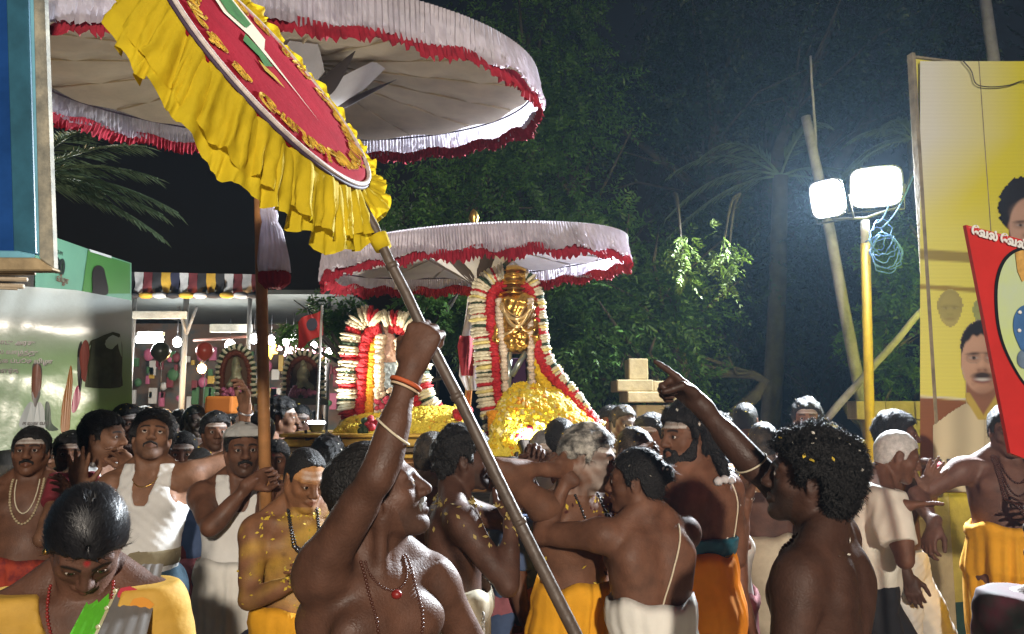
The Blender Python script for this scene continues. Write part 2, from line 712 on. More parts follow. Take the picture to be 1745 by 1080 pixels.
        if pose in ('fist', 'hold', 'point'):
            d1, d2 = nrm(t * .5 + f * .75 + n * .55), nrm(f * .45 - t * .35 + n * .8)
        elif pose == 'open':
            d1, d2 = nrm(t * .85 + f * .5 + n * .15), nrm(t * .55 + f * .85)
        else:
            d1, d2 = nrm(t * .6 + f * .75 + n * .3), nrm(t * .2 + f * .95 + n * .25)
        a = th0 + d1 * .046 * k
        b = a + d2 * .030 * k
        c = b + nrm(d2 + f * .1) * .024 * k
        P(CAP(th0, a, .0145 * k, .0115 * k, .014 * k))
        P(CAP(a, b, .0115 * k, .0102 * k, .006 * k))
        P(CAP(b, c, .0102 * k, .0085 * k, .006 * k))
        pts = np.array(tips + [w - f * .02 * k, c, w + n * .06 * k, w - n * .03 * k, base + t * .05 * k, base - t * .05 * k, base])
        s.hands.append((pts.min(0) - .018 * k, pts.max(0) + .018 * k))

    def legs_prims(s):
        k = s.sc
        P = s.prims.append
        s.leg_j = []
        for i, q in enumerate((1, -1)):
            ls = s.legspread[i] if isinstance(s.legspread[i], (tuple, list)) else (s.legspread[i], 0.03)
            hip = s.W(s.pel, 0, q * .085, -.03, 'P')
            ank = V(0, 0, .075 * k) + s.PL * q * (.10 + ls[1]) * k + s.PF * ls[0] * k
            d = ank - hip
            dist = min(np.linalg.norm(d), .825 * k)
            a, b = .42 * k, .41 * k
            x = (a * a - b * b + dist * dist) / (2 * dist)
            h = math.sqrt(max(a * a - x * x, 0))
            u = nrm(d)
            fw = nrm(s.PF - u * (s.PF @ u))
            kn = hip + u * x + fw * h
            ank = hip + u * dist
            P(CAP(hip, kn, .082 * k, .054 * k, .05 * k))
            P(CAP(kn, ank, .050 * k, .034 * k, .03 * k))
            P(CAP(kn + (ank - kn) * .15 - fw * .018 * k, kn + (ank - kn) * .45 - fw * .016 * k, .042 * k, .036 * k, .04 * k))
            toe = ank + s.PF * .14 * k + s.PL * q * .03 * k
            toe[2] = .03 * k
            P(CAP(ank - s.PF * .04 * k - V(0, 0, .04 * k), toe, .034 * k, .026 * k, .03 * k))
            s.leg_j.append((hip, kn, ank))

    def head_prims(s):
        k = s.sc
        r = s.rs
        jw = 1 + r.uniform(-.06, .06) - (.06 if s.female else 0)
        nz = 1 + r.uniform(-.1, .22) - (.15 if s.female else 0)
        ck = 1 + r.uniform(-.1, .1)
        s.skull = len(s.prims)
        c = s.head_c
        E = lambda f, l, u, rr, kk=.02, op=0: s.prims.append(ELL(s.W(c, f, l, u, 'H'), s.fr('H'), np.array(rr) * k, kk * k, op))
        Cc = lambda a, b, ra, rb, kk=.01, op=0: s.prims.append(CAP(s.W(c, *a, 'H'), s.W(c, *b, 'H'), ra * k, rb * k, kk * k, op))
        E(-.012, 0, .026, (.0745, .0955, .090), .03)
        E(.030, 0, -.030, (.059, .060, .084), .03)
        for q in (-1, 1):
            Cc((-.004, q * .049 * jw, -.052), (.060, q * .016, -.100), .018, .017, .03)
            E(.052, q * .043, -.030, (.020 * ck, .020, .018), .022)
            Cc((.083, q * .014, .018), (.070, q * .046, .018), .0105, .009, .018)
        E(.071, 0, -.104, (.021, .018, .017), .02)
        for q in (-1, 1):
            E(.0935, q * .0315, -.002, (.0175, .012, .0125), .014, 1)
            E(.0735, q * .0315, -.003, (.0165, .0160, .0150), .006)
        # lid slit: the eyeball shows in it
        for q in (-1, 1):
            Cc((.0898, q * .0225, -.0045), (.0860, q * .0400, -.0032), .0047, .0038, .003, 1)
        # nose
        Cc((.088, 0, .010), (.108, 0, -.032), .0085, .0125 * nz, .016)
        for q in (-1, 1):
            E(.098, q * .0125 * nz, -.037, (.0095, .011, .0085), .009)
        # lips
        for q in (-1, 1):
            Cc((.0905, q * .002, -.0640), (.082, q * .021, -.0685), .0062, .0035, .010)
            Cc((.0895, q * .002, -.0765), (.081, q * .020, -.0705), .0070, .0035, .010)
        if s.face.get('mouth', 0):
            E(.088, 0, -.074, (.018, .02, .010), .006, 1)
        else:
            Cc((.0985, -.012, -.0705), (.0985, .012, -.0705), .0022, .0022, .005, 1)
        # ears
        for q in (-1, 1):
            eF = s.fr('H')
            eF = np.array([nrm(eF[0] + q * -.35 * eF[1] * 1.0), nrm(eF[1] + q * .35 * eF[0]), eF[2]])
            s.prims.append(ELL(s.W(c, -.012, q * .077, -.010, 'H'), eF, np.array([.0085, .0185, .031]) * k, .010 * k))
            s.prims.append(ELL(s.W(c, -.008, q * .0865, -.005, 'H'), eF, np.array([.006, .0105, .018]) * k, .006 * k, 1))

    def hl(s, P):
        """points to head-local f,l,u in unscaled metres"""
        d = (P - s.head_c) / s.sc
        return d @ s.HF, d @ s.HL, d @ s.HU

    def cl(s, P):
        d = (P - s.chest) / s.sc
        return d @ s.CF, d @ s.CL, d @ s.CU

    # ---------------------------------------------------------------- meshing
    def body(s):
        rb, rh, rn = s.res
        allp = s.prims
        lo = np.min([p[7] for p in allp], 0) - .03
        hi = np.max([p[8] for p in allp], 0) + .03
        fine = [(s.head_c - np.array([.15, .15, .165]) * s.sc, s.head_c + np.array([.15, .15, .15]) * s.sc, rh)]
        if rn:
            for (a, b) in s.hands:
                fine.append((a, b, rn))
        d, ax = sdf_grid(allp, lo, hi, rb)
        v, f = surfnet(d, lo, rb)
        cen = v[f].mean(1)
        m = np.ones(len(f), bool)
        for (a, b, r) in fine:
            m &= ~in_box(cen, a + rb * .8, b - rb * .8)
        v, f = keep_faces(v, f, m)
        VV, FF, n = [v], [f], len(v)
        for j, (a, b, r) in enumerate(fine):
            d, ax = sdf_grid(allp, a - 2 * r, b + 2 * r, r)
            v, f = surfnet(d, a - 2 * r, r)
            if not len(f):
                continue
            cen = v[f].mean(1)
            m = in_box(cen, a, b)
            for (a2, b2, r2) in fine[:j]:
                m &= ~in_box(cen, a2 + rb, b2 - rb)
            v, f = keep_faces(v, f, m)
            VV.append(v)
            FF.append(f + n)
            n += len(v)
        v, f = np.concatenate(VV), np.concatenate(FF)
        nb = len(v)
        cols = s.paint(v)
        # eyes live in the same mesh
        ef = [[6 * 12 + q_ for q_ in range(12)]] + [[r_ * 12 + q_, r_ * 12 + (q_ + 1) % 12, r_ * 12 + 12 + (q_ + 1) % 12, r_ * 12 + 12 + q_] for r_ in range(6) for q_ in range(12)]
        rings = [0, 12, 30, 33, 55, 85, 120]
        rcol = [(.004, .004, .004), (.006, .005, .004), (.02, .010, .006), (.55, .48, .42), (.60, .54, .48), (.5, .4, .35), (.4, .3, .25)]
        vs, fs, ci, mi = [v], [list(map(int, q)) for q in f], [cols], [0] * len(f)
        for q in (-1, 1):
            ec = s.W(s.head_c, .0742, q * .0315, -.003, 'H')
            g = nrm(s.HF + s.HL * q * .03 + s.HU * s.face.get('look', 0))
            e1 = nrm(np.cross(g, s.HU))
            e2 = np.cross(g, e1)
            p, c = [], []
            for rg, rc_ in zip(rings, rcol):
                for q_ in range(12):
                    an = q_ * math.pi / 6
                    p.append(ec + (g * math.cos(rad(rg)) + (e1 * math.cos(an) + e2 * math.sin(an)) * math.sin(rad(rg))) * .0143 * s.sc)
                    c.append(rc_)
            p, c = np.array(p), np.array(c)
            off = sum(map(len, vs))
            vs.append(p)
            ci.append(c)
            fs += [[i + off for i in t] for t in ef]
            mi += [1] * len(ef)
        s.v, s.nb = v, nb
        o = meshobj('body', np.concatenate(vs), fs, [mat('skin', attr='Col', rough=.58, var=.30, vscale=13, bump=.2, bscale=190, spec=.32, rvar=.16),
                                                     mat('eye', attr='Col', rough=.12)], s.root, True, np.concatenate(ci))
        o.data.polygons.foreach_set('material_index', np.array(mi, np.int32))
        s.body_o = o
        vn = np.zeros(len(v) * 0 + len(o.data.vertices) * 3, np.float32)
        o.data.vertices.foreach_get('normal', vn)
        s.vn = vn.reshape(-1, 3)[:nb]

    def paint(s, v):
        c = np.tile(s.skin, (len(v), 1))
        f, l, u = s.hl(v)
        hd = (np.abs(l) < .1) & (np.abs(u) < .14) & (np.abs(f) < .14)
        g = lambda e: np.clip(e, 0, 1)[:, None]
        mixc = lambda m, col: c * (1 - g(m)) + np.array(col) * g(m)
        front = hd & (f > .03)
        lip = np.where(front, 1 - (((np.abs(l) / .023) ** 2 + ((u + .0705) / .0115) ** 2)), 0) * 1.6
        c = mixc(lip * .75, s.skin * np.array([.85, .66, .66]))
        brow_u = .0185 + .004 * (1 - ((np.abs(l) - .03) / .02) ** 2)
        brow = np.where(front & (np.abs(l) > .010) & (np.abs(l) < .052), 1 - np.abs(u - brow_u) / .0062, 0) * 2
        c = mixc(brow * .85, (.012, .009, .008))
        lash = np.where(front, 1 - np.abs(np.hypot((np.abs(l) - .0315) / .0165, (u + .003) / .0065) - 1) / .25, 0)
        c = mixc(lash * .55, (.02, .012, .010))
        sock = np.where(front, 1 - np.hypot((np.abs(l) - .0315) / .026, (u + .006) / .020), 0)
        c = c * (1 - .35 * g(sock))
        fc = s.face
        if fc.get('stubble'):
            st = np.where(front & (u < -.035), np.clip((-.035 - u) / .03, 0, 1), 0) * fc['stubble']
            c = mixc(st, np.array(fc.get('stubcol', (.03, .025, .022))))
        if fc.get('ash'):            # three fingers of white ash across the forehead
            a = np.where(hd & (f > .02) & (u > .030) & (u < .060) & (np.abs(l) < .062), 1.0, 0) * fc['ash']
            a = a * (.75 + .25 * np.sign(np.sin((u - .030) / .030 * 6.28 * 1.5 * 1.0)))
            c = mixc(a * .8, (.55, .52, .48))
        if fc.get('ashface'):
            a = np.where(hd, np.clip(.5 + snoise(v, 60, s.seed) * .6, 0, 1), 0) * fc['ashface']
            c = mixc(a, (.42, .38, .34))
        if fc.get('dot'):
            a = np.where(front, 1.4 - np.hypot(l, u - fc.get('dotu', .036)) / .007, 0)
            c = mixc(a, fc['dot'])
        if fc.get('shaved'):
            hl = np.interp(f, *HAIRLINE)
            a = np.where(hd & (u > hl) & (np.abs(l) < .085), np.clip((u - hl) / .01, 0, 1), 0)
            a = np.where(hd & (np.abs(l) > .073) & (f > -.035) & (f < .012) & (u < .03), 0, a)
            c = mixc(a * fc['shaved'], np.array(fc.get('shavecol', (.05, .045, .04))))
        cf, cll, cu = s.cl(v)
        if fc.get('paste'):          # sandal paste and flower dust rubbed on chest and arms
            a = np.where((cu < .19) & (cu > -.45), np.clip(snoise(v, 22, s.seed + 3) * .9 + .1, 0, 1), 0) * fc['paste']
            c = mixc(a, (.45, .27, .04))
        if fc.get('pastehead'):
            a = np.where(hd & (u > .015), np.clip(.6 + snoise(v, 40, s.seed + 4) * .6, 0, 1), 0) * fc['pastehead']
            c = mixc(a, (.42, .20, .07))
        if not s.female:
            nip = np.where(cf > .05, 1.3 - np.hypot(np.abs(cll) - .085, cu - .012) / .012, 0)
            c = mixc(nip * .6, s.skin * .45)
        c = c * (1 + .12 * snoise(v, 14, s.seed)[:, None] + .08 * snoise(v, 55, s.seed + 8)[:, None])
        return np.clip(c, 0.004, 1)

    # ---------------------------------------------------------------- hair
    def hair(s, style, mname):
        m = hairmat(mname)
        s.hair_o = None
        if style in ('none', 'shaved'):
            return
        k = s.sc
        st = dict(short=(.012, .004, 60, .016, 1400), woman=(.013, .0025, 30, .034, 7000), curly=(.030, .010, 75, .020, 15000), wavy=(.020, .007, 60, .026, 1800),
                  long=(.024, .010, 50, .035, 2500), bun=(.012, .004, 50, .04, 2400), crop=(.006, .002, 90, .008, 1400), thick=(.024, .008, 55, .024, 2400))[style]
        off, amp, fq, slen, ns = st
        if s.res[1] > .0055:
            ns //= 4
        r = s.res[1] * 1.25
        sk = [ELL(s.W(s.head_c, -.012, 0, .026, 'H'), s.fr('H'), np.array([.0745, .0955, .090]) * k, .03 * k),
              ELL(s.W(s.head_c, -.035, 0, -.030, 'H'), s.fr('H'), np.array([.062, .055, .060]) * k, .03 * k)]
        lo, hi = s.head_c - .17 * k - np.array([0, 0, .10 if style == 'long' else 0]), s.head_c + .165 * k
        d, ax = sdf_grid(sk, lo, hi, r)
        d = d - off * k - snoise_g(ax, fq, s.seed) * amp * k
        G = np.stack(np.meshgrid(*ax, indexing='ij'), -1).reshape(-1, 3)
        f, l, u = s.hl(G)
        hl = np.interp(f, *(WOMANLINE if s.female else HAIRLINE)) + (s.face.get('recede', 0) * np.clip((f - .02) / .06, 0, 1) * (1 - (l / .08) ** 2 * .3))
        if style == 'long':
            hl = np.where(f < -.01, -.19, hl)
        if style == 'curly':
            hl = np.where(f < -.04, hl - .02, hl)
        reg = (hl - u + .006 * snoise(G, 120, s.seed + 9)) * k
        d = np.maximum(d, reg.reshape(d.shape) * .8)
        if style == 'bun':
            e = pdist(ELL(s.W(s.head_c, -.118, 0, .03, 'H'), s.fr('H'), np.array([.036, .030, .036]) * k, .01), ax[0][:, None, None], ax[1][None, :, None], ax[2][None, None, :])
            d = blend(d, e + snoise_g(ax, 160, 3) * .002, .012, 0)
        if style == 'woman':
            e = pdist(CAP(s.W(s.head_c, .10, 0, .066, 'H'), s.W(s.head_c, -.03, 0, .132, 'H'), .005 * k, .005 * k), ax[0][:, None, None], ax[1][None, :, None], ax[2][None, None, :])
            d = blend(d, e, .010, 1)
            e = pdist(ELL(s.W(s.head_c, -.105, 0, -.05, 'H'), s.fr('H'), np.array([.045, .035, .04]) * k, .01), ax[0][:, None, None], ax[1][None, :, None], ax[2][None, None, :])
            d = blend(d, e, .02, 0)
        if style == 'long':
            for q in range(7):
                an = rad(-80 + q * 26.7)
                a = s.W(s.head_c, -.075 - .02 * math.cos(an), math.sin(an) * .075, -.02, 'H')
                b = a + (-s.HF * .03 - V(0, 0, .13) + s.HL * math.sin(an) * .03) * k
                e = pdist(CAP(a, b, .034 * k, .016 * k), ax[0][:, None, None], ax[1][None, :, None], ax[2][None, None, :])
                d = blend(d, e + snoise_g(ax, 70, q) * .006, .02, 0)
        v, fc = surfnet(d, lo, r)
        if not len(fc):
            return
        # strands over the cap
        rs = np.random.RandomState(s.seed + 5)
        cen = v[fc].mean(1)
        nn = np.cross(v[fc[:, 1]] - v[fc[:, 0]], v[fc[:, 3]] - v[fc[:, 0]])
        nn /= np.linalg.norm(nn, axis=1)[:, None] + 1e-12
        pick = rs.randint(0, len(fc), ns)
        p, n = cen[pick], nn[pick]
        f, l, u = s.hl(p)
        comb = np.outer(np.where(u > .06, -.8, -.35), s.HF) + np.outer(np.sign(l) * .5, s.HL) + np.outer(np.where(u > .06, -.3, -1.0), s.HU)
        if style in ('woman', 'bun'):
            comb = np.outer(-np.ones(ns), s.HF) + np.outer(np.sign(l) * .4, s.HL) * (np.abs(l) < .03)[:, None] + np.outer(np.where(f > 0, 0, -.5), s.HU)
        wild = {'curly': 1.6, 'wavy': .8, 'long': .6, 'thick': .7, 'woman': .22, 'bun': .2}.get(style, .35)
        t = comb + rs.normal(size=(ns, 3)) * wild
        t -= n * (t * n).sum(1)[:, None]
        t /= np.linalg.norm(t, axis=1)[:, None] + 1e-9
        b = np.cross(t, n)
        L = slen * k * rs.uniform(.5, 1.3, ns)[:, None]
        lift = {'curly': .35, 'woman': .03, 'bun': .02}.get(style, .12) * L
        wd = (.0007 if style in ('curly', 'woman') and s.res[1] < .0035 else .0010 if s.res[1] < .0045 else .002) * k
        A = p + n * .0005
        B = p + t * L * .5 + n * lift + b * rs.normal(size=(ns, 1)) * L * .15
        C = p + t * L * (.7 if style == 'curly' else 1.0) + n * lift * rs.uniform(-.3, 1.6, (ns, 1)) + b * rs.normal(size=(ns, 1)) * L * .3
        o0 = len(v)
        vs = np.concatenate([v, A - b * wd, A + b * wd, B - b * wd, B + b * wd, C])
        i = np.arange(ns)
        q1 = np.stack([o0 + i, o0 + ns + i, o0 + 3 * ns + i, o0 + 2 * ns + i], 1)
        t1 = np.stack([o0 + 2 * ns + i, o0 + 3 * ns + i, o0 + 4 * ns + i], 1)
        s.hair_o = meshobj('hair', vs, [list(map(int, x)) for x in fc] + q1.tolist() + t1.tolist(), m, s.root, True)
        s.hair_v, s.hair_n = cen, nn

    def facial(s, kind, mname='hair_black', thick=1.0):
        """moustache or beard as hair"""
        k = s.sc
        r = s.res[1]
        c = s.head_c
        pr = []
        Wd = lambda f, l, u: s.W(c, f, l, u, 'H')
        for q in (-1, 1):
            pr.append(CAP(Wd(.0925, q * .004, -.0535), Wd(.083, q * .026, -.062), .0075 * k * thick, .0045 * k * thick, .006 * k))
            pr.append(CAP(Wd(.083, q * .026, -.062), Wd(.079, q * .029, -.073), .0045 * k * thick, .0025 * k, .006 * k))
        if kind == 'beard':
            for q in (-1, 1):
                pr.append(CAP(Wd(.012, q * .069, -.025), Wd(.03, q * .058, -.075), .014 * k, .022 * k, .02 * k))
                pr.append(CAP(Wd(.03, q * .058, -.075), Wd(.07, q * .02, -.108), .022 * k, .026 * k, .02 * k))
                pr.append(CAP(Wd(.079, q * .028, -.066), Wd(.078, q * .018, -.10), .008 * k, .016 * k, .014 * k))
            pr.append(CAP(Wd(.078, 0, -.105), Wd(.075, 0, -.140), .027 * k, .014 * k, .02 * k))
            for q in (-1, 1):
                pr.append(CAP(Wd(.088, q * .004, -.0765), Wd(.086, q * .012, -.0745), .006 * k, .005 * k, .004 * k, 1))
        lo, hi = c - .17 * k, c + .14 * k
        lo = np.maximum(lo, np.min([p[7] for p in pr], 0) - .02)
        hi = np.minimum(hi, np.max([p[8] for p in pr], 0) + .02)
        d, ax = sdf_grid(pr, lo, hi, r * .9)
        d = d + snoise_g(ax, 260, s.seed) * .0018
        v, f = surfnet(d, lo, r * .9)
        if len(f):
            meshobj('beard' if kind == 'beard' else 'moustache', v, f, hairmat(mname), s.root, True)

    # ---------------------------------------------------------------- clothes
    def shell(s, name, m, off, region, prim_sel=None, lo=None, hi=None, r=None, fold=0.0, ff=30, seed=0, parent=None, cols=None):
        """cloth lying `off` outside the body, cut by region(P)->signed distance (negative keeps)"""
        pr = prim_sel if prim_sel is not None else s.prims[:s.skull]
        r = r or s.res[0] * .9
        lo = np.min([p[7] for p in pr], 0) - .05 if lo is None else lo
        hi = np.max([p[8] for p in pr], 0) + .05 if hi is None else hi
        d, ax = sdf_grid(pr, lo, hi, r)
        d = d - off
        if fold:
            d = d - fold * snoise_g(ax, ff, seed)
        G = np.stack(np.meshgrid(*ax, indexing='ij'), -1).reshape(-1, 3)
        d = np.maximum(d, region(G).reshape(d.shape))
        v, f = surfnet(d, lo, r)
        if not len(f):
            print('EMPTY SHELL', s.root.name, name)
            return None
        return meshobj(name, v, f, m, parent or s.root, True, cols(v) if cols else None)

    def tl(s, P):
        """torso-local: blends pelvis frame into chest frame, returns forward,left,height above ground in unscaled metres"""
        d = (P - s.chest) / s.sc
        return d @ s.CF, d @ s.CL, d @ s.CU

    def vest(s, m, neck_f=.05, neck_b=.13, strap=(.052, .112), hem=-.40, off=.007, name='vest', loose=.006):
        def reg(G):
            f, l, u = s.tl(G)
            nk = np.where(f > 0, neck_f, neck_b)
            a = np.abs(l)
            neckcut = nk + np.clip((a - .02) / (strap[0] - .02), 0, 1) ** 2 * (.20 - nk)
            arm_u = .0 + 0 * a
            outer = np.where(u > -.02, strap[1] + .075 * np.clip((.09 - u) / .11, 0, 1) ** 1.5, .40)
            c = np.maximum(u - neckcut, a - outer)
            c = np.maximum(c, hem - u)
            return c * s.sc * .8
        return s.shell(name, m, off, reg, s.prims[:s.torso_n], fold=loose, ff=26, seed=s.seed)

    def shirt(s, m, sleeve=.20, hem=-.46, off=.016, name='shirt', neck=.165, fold=.008, open_r=.066, open_d=.075, sr=1.0):
        sel = list(s.prims[:s.torso_n])
        for sd in 'LR':
            sh, el = getattr(s, 'sh' + sd), getattr(s, 'el' + sd)
            sel.append(CAP(sh, sh + nrm(el - sh) * (sleeve + .03) * s.sc, .066 * sr * s.sc * s.build, .058 * sr * s.sc * s.build, .05 * s.sc))

        def reg(G):
            f, l, u = s.tl(G)
            dep = np.where(f > 0, open_d, .035)
            c = np.maximum(np.maximum(hem - u, u - .160), (1 - np.hypot(l / open_r, (u - .175) / dep)) * .05)
            c = c * s.sc
            for sd in 'LR':
                sh, el = getattr(s, 'sh' + sd), getattr(s, 'el' + sd)
                ud = nrm(el - sh)
                t = (G - sh) @ ud - sleeve * s.sc
                far = np.linalg.norm(G - sh - np.outer((G - sh) @ ud, ud), axis=1)
                c = np.where(far < .1, np.maximum(c, t), c)
            return c
        return s.shell(name, m, off, reg, sel, fold=fold, ff=24, seed=s.seed + 2)

    def dhoti(s, m, top=.075, hem=.10, flare=1.0, name='dhoti', folds=13, seed=None, roll=.014, amp=.024, n=112, cols=None):
        """wrapped cloth lofted round the hips and legs"""
        k = s.sc
        rs = np.random.RandomState(s.seed if seed is None else seed)
        (h1, k1, a1), (h2, k2, a2) = s.leg_j
        rows = 26
        th = np.linspace(0, 2 * math.pi, n, endpoint=False)
        vs = []
        ph = rs.uniform(0, 6.28, 6)
        z_top = (1.0 + top) * k
        pel_z = s.pel[2]
        for i in range(rows + 1):
            t = i / rows
            z = z_top + (hem * k - z_top) * t
            if z > pel_z - .05 * k:
                c = s.pel + s.Um * (z - pel_z) * .9
                wz = min(max((z - pel_z) / (.15 * k), 0), 1)
                hx, hy = (.170 - .014 * wz) * s.build * k * (.6 + .4 * s.belly), (.156 - .028 * wz) * s.build * k * (.45 + .55 * s.belly)
                c = c - s.PF * .016 * k * (1 - wz) + s.MF * .012 * wz * k * s.belly
                q = 0
            else:
                q = (pel_z - .05 * k - z) / (pel_z - .05 * k - .08 * k)
                if q < .5:
                    p1, p2 = h1 + (k1 - h1) * q * 2, h2 + (k2 - h2) * q * 2
                else:
                    p1, p2 = k1 + (a1 - k1) * (q * 2 - 1), k2 + (a2 - k2) * (q * 2 - 1)
                c = (p1 + p2) / 2
                sp = p1 - p2
                hx = max(abs(sp @ s.PL) / 2 + (.105 - .03 * q) * k * flare, (.166 - .06 * q) * k * s.build)
                hy = abs(sp @ s.PF) / 2 + (.162 - .075 * q) * k * flare
                c = c - s.PF * .02 * k * (1 - q)
            c = np.array([c[0], c[1], z])
            am = amp * k * min(1, .12 + t * 1.1)
            fo = (np.sin(th * folds + ph[0] + 2.5 * t + .8 * np.sin(th * 2 + ph[3])) * .5 + np.sin(th * (folds * .47) + ph[1] - 2 * t) * .5 +
                  .35 * np.sin(th * (folds * 1.9) + ph[2] + 4 * t))
            fo = fo * (.30 + .95 * np.sin(th * 1.5 + ph[5] + 1.3 * t) ** 2) + .5 * np.sin(th * 3 + ph[4] + 5 * t)
            fo = fo + 1.4 * np.exp(-((th - math.pi / 2 - .25) / .22) ** 2) * np.sin(th * 26) * (t > .03)
            ex = roll * k * (1 if i in (1, 2) else .25 if i == 0 else 0)
            rr = am * fo + ex
            ring = c + np.outer((hx + rr) * np.cos(th), s.PL) + np.outer((hy + rr) * np.sin(th), s.PF)
            ring[:, 2] += (.012 * np.sin(th * 3 + ph[4]) + .006 * np.sin(th * 7 + ph[5])) * k * (1 if i < 3 else .6)
            vs.append(ring)
        # inner lip at the waist so that it closes on the body
        vs.insert(0, vs[0] * .9 + np.array([s.pel[0], s.pel[1], vs[0][:, 2].mean()]) * .1 - np.array([0, 0, .03 * k]))
        rows += 1
        vs = np.concatenate(vs)
        fs = []
        for i in range(rows):
            for j in range(n):
                fs.append((i * n + j, i * n + (j + 1) % n, (i + 1) * n + (j + 1) % n, (i + 1) * n + j))
        return meshobj(name, vs, np.array(fs)[:, ::-1], m, s.root, True, cols(vs) if cols else None)

    def sash(s, m, z0, z1, off=.014, name='sash', fold=.004):
        def reg(G):
            u = (G - s.pel) @ s.Um / s.sc
            w = snoise(G, 14, s.seed) * .006
            return np.maximum(z0 - u + w, u - z1 + w) * s.sc
        return s.shell(name, m, off, reg, s.prims[:s.torso_n], fold=fold, ff=50, seed=s.seed + 4, lo=s.pel - .35, hi=s.pel + np.array([.35, .35, .5]))

    def trousers(s, m, hem=.06, top=.045, off=.014, name='trousers', fold=.007):
        sel = [s.prims[0]] + [p for p in s.prims[:s.torso_n] if p[0] == 'e' and abs(p[1][2] - s.pel[2]) < .1 * s.sc]
        for (h, kn, a) in s.leg_j:
            sel.append(CAP(h, kn, .088 * s.sc, .070 * s.sc, .05 * s.sc))
            sel.append(CAP(kn, a, .068 * s.sc, .060 * s.sc, .03 * s.sc))

        def reg(G):
            return np.maximum(hem * s.sc - G[:, 2], (G - s.pel) @ s.Um - top * s.sc)
        return s.shell(name, m, off, reg, sel, fold=fold, ff=34, seed=s.seed + 6)

    def drape_curve(s, pts, up=.006):
        """chest-frame (l,u[,back]) points -> world points on the skin"""
        pr = s.prims[:s.skull]
        L_ = np.array([q[0] for q in pts])
        U_ = np.array([q[1] for q in pts])
        sg = np.array([-1.0 if (len(q) > 2 and q[2]) else 1.0 for q in pts])
        P = s.chest + (np.outer(L_, s.CL) + np.outer(U_, s.CU)) * s.sc
        fwd = sg[:, None] * s.CF
        hit = np.zeros(len(P), bool)
        Q = P + fwd * .30
        for _ in range(46):                                  # march in along the chest normal
            d = sdf_pts(pr, Q)
            hit |= d < up * 1.05
            Q = np.where(hit[:, None], Q, Q - fwd * np.maximum(d - up * .9, .0015)[:, None] * .85)
        far_ = np.abs(((Q - P) * fwd).sum(1)) > .24
        miss = ~hit | (((Q - P) * fwd).sum(1) < -.10)
        Q[miss] = P[miss] + fwd[miss] * .05
        for _ in range(14):                                  # settle what missed on the nearest skin
            if not miss.any():
                break
            X = Q[miss]
            d = sdf_pts(pr, X)
            g = np.stack([sdf_pts(pr, X + e) - d for e in np.eye(3) * .002], 1)
            g /= np.linalg.norm(g, axis=1)[:, None] + 1e-9
            Q[miss] = X - g * (d - up)[:, None] * .8
        return list(Q)

    def necklace(s, drop, m, bead=.005, w=.055, gap=1.9, name='necklace', top=.175, thread=False, narrow=1.0):
        N = 40
        P = []
        for i in range(N + 1):
            t = -1 + 2 * i / N
            l = w * math.sin(t * math.pi / 2 * narrow) * (1.05 - .05 * abs(t))
            u = top - (top - drop) * (1 - abs(t) ** 1.8)
            P.append((l, u))
        pts = s.drape_curve(P, bead * .7)
        b0 = [s.W(s.neck, -.045, w * .75 * q, .035) for q in (-1, 1)]
        back = s.W(s.neck, -.075, 0, .03)
        pts = [back, b0[0]] + pts + [b0[1], back]
        mb = MB()
        if thread:
            mb.tube(pts, bead, 6)
        else:
            mb.tube(pts, bead * .25, 4)
            acc, prev, i = 0, pts[0], 0
            step = bead * gap * s.sc
            for a, b in zip(pts[:-1], pts[1:]):
                L = np.linalg.norm(b - a)
                t = step - acc
                while t < L:
                    c = a + (b - a) * (t / L)
                    mb.blob(c, bead * s.sc * s.rs.uniform(.85, 1.1), sub=1)
                    t += step
                acc = L - (t - step)
        o = mb.build(name, m, s.root, True)
        if not thread:
            o['kind'] = 'stuff'
        return o

    def petals(s, n, m, where='shoulders', size=.009, name='flower_petals', seed=0, hairtoo=True):
        rs = np.random.RandomState(s.seed + seed + 40)
        f, l, u = s.cl(s.v)
        hf, hl_, hu = s.hl(s.v)
        if where == 'shoulders':
            ok = (s.vn[:, 2] > .15) & (u > .02) & (u < .17)
        elif where == 'torso':
            ok = (u > -.42) & (u < .17) & (s.vn[:, 2] > -.35)
        elif where == 'chest':
            ok = (u > -.28) & (u < .16) & (f > .0) & (np.abs(l) < .16)
        elif where == 'back':
            ok = (u > -.1) & (u < .17) & (f < .02)
        else:
            ok = (hu > .05)
        P, Nn = s.v[ok], s.vn[ok]
        if where == 'hair' and s.hair_o is not None:
            g = s.hair_n[:, 2] > .1
            P, Nn = s.hair_v[g], s.hair_n[g]
        if not len(P):
            return
        mb = MB()
        for i in rs.randint(0, len(P), n):
            p, nn = P[i] + Nn[i] * .003, nrm(Nn[i] + rs.normal(size=3) * .35)
            t = nrm(np.cross(nn, rs.normal(size=3)))
            b = np.cross(nn, t)
            z = size * rs.uniform(.6, 1.3) * s.sc
            mb.add([p - t * z, p - b * z * .55 + nn * .2 * z, p + t * z + nn * .35 * z, p + b * z * .55 + nn * .2 * z], [(0, 1, 2, 3)])
        mb.build(name, m, s.root, False)['kind'] = 'stuff'

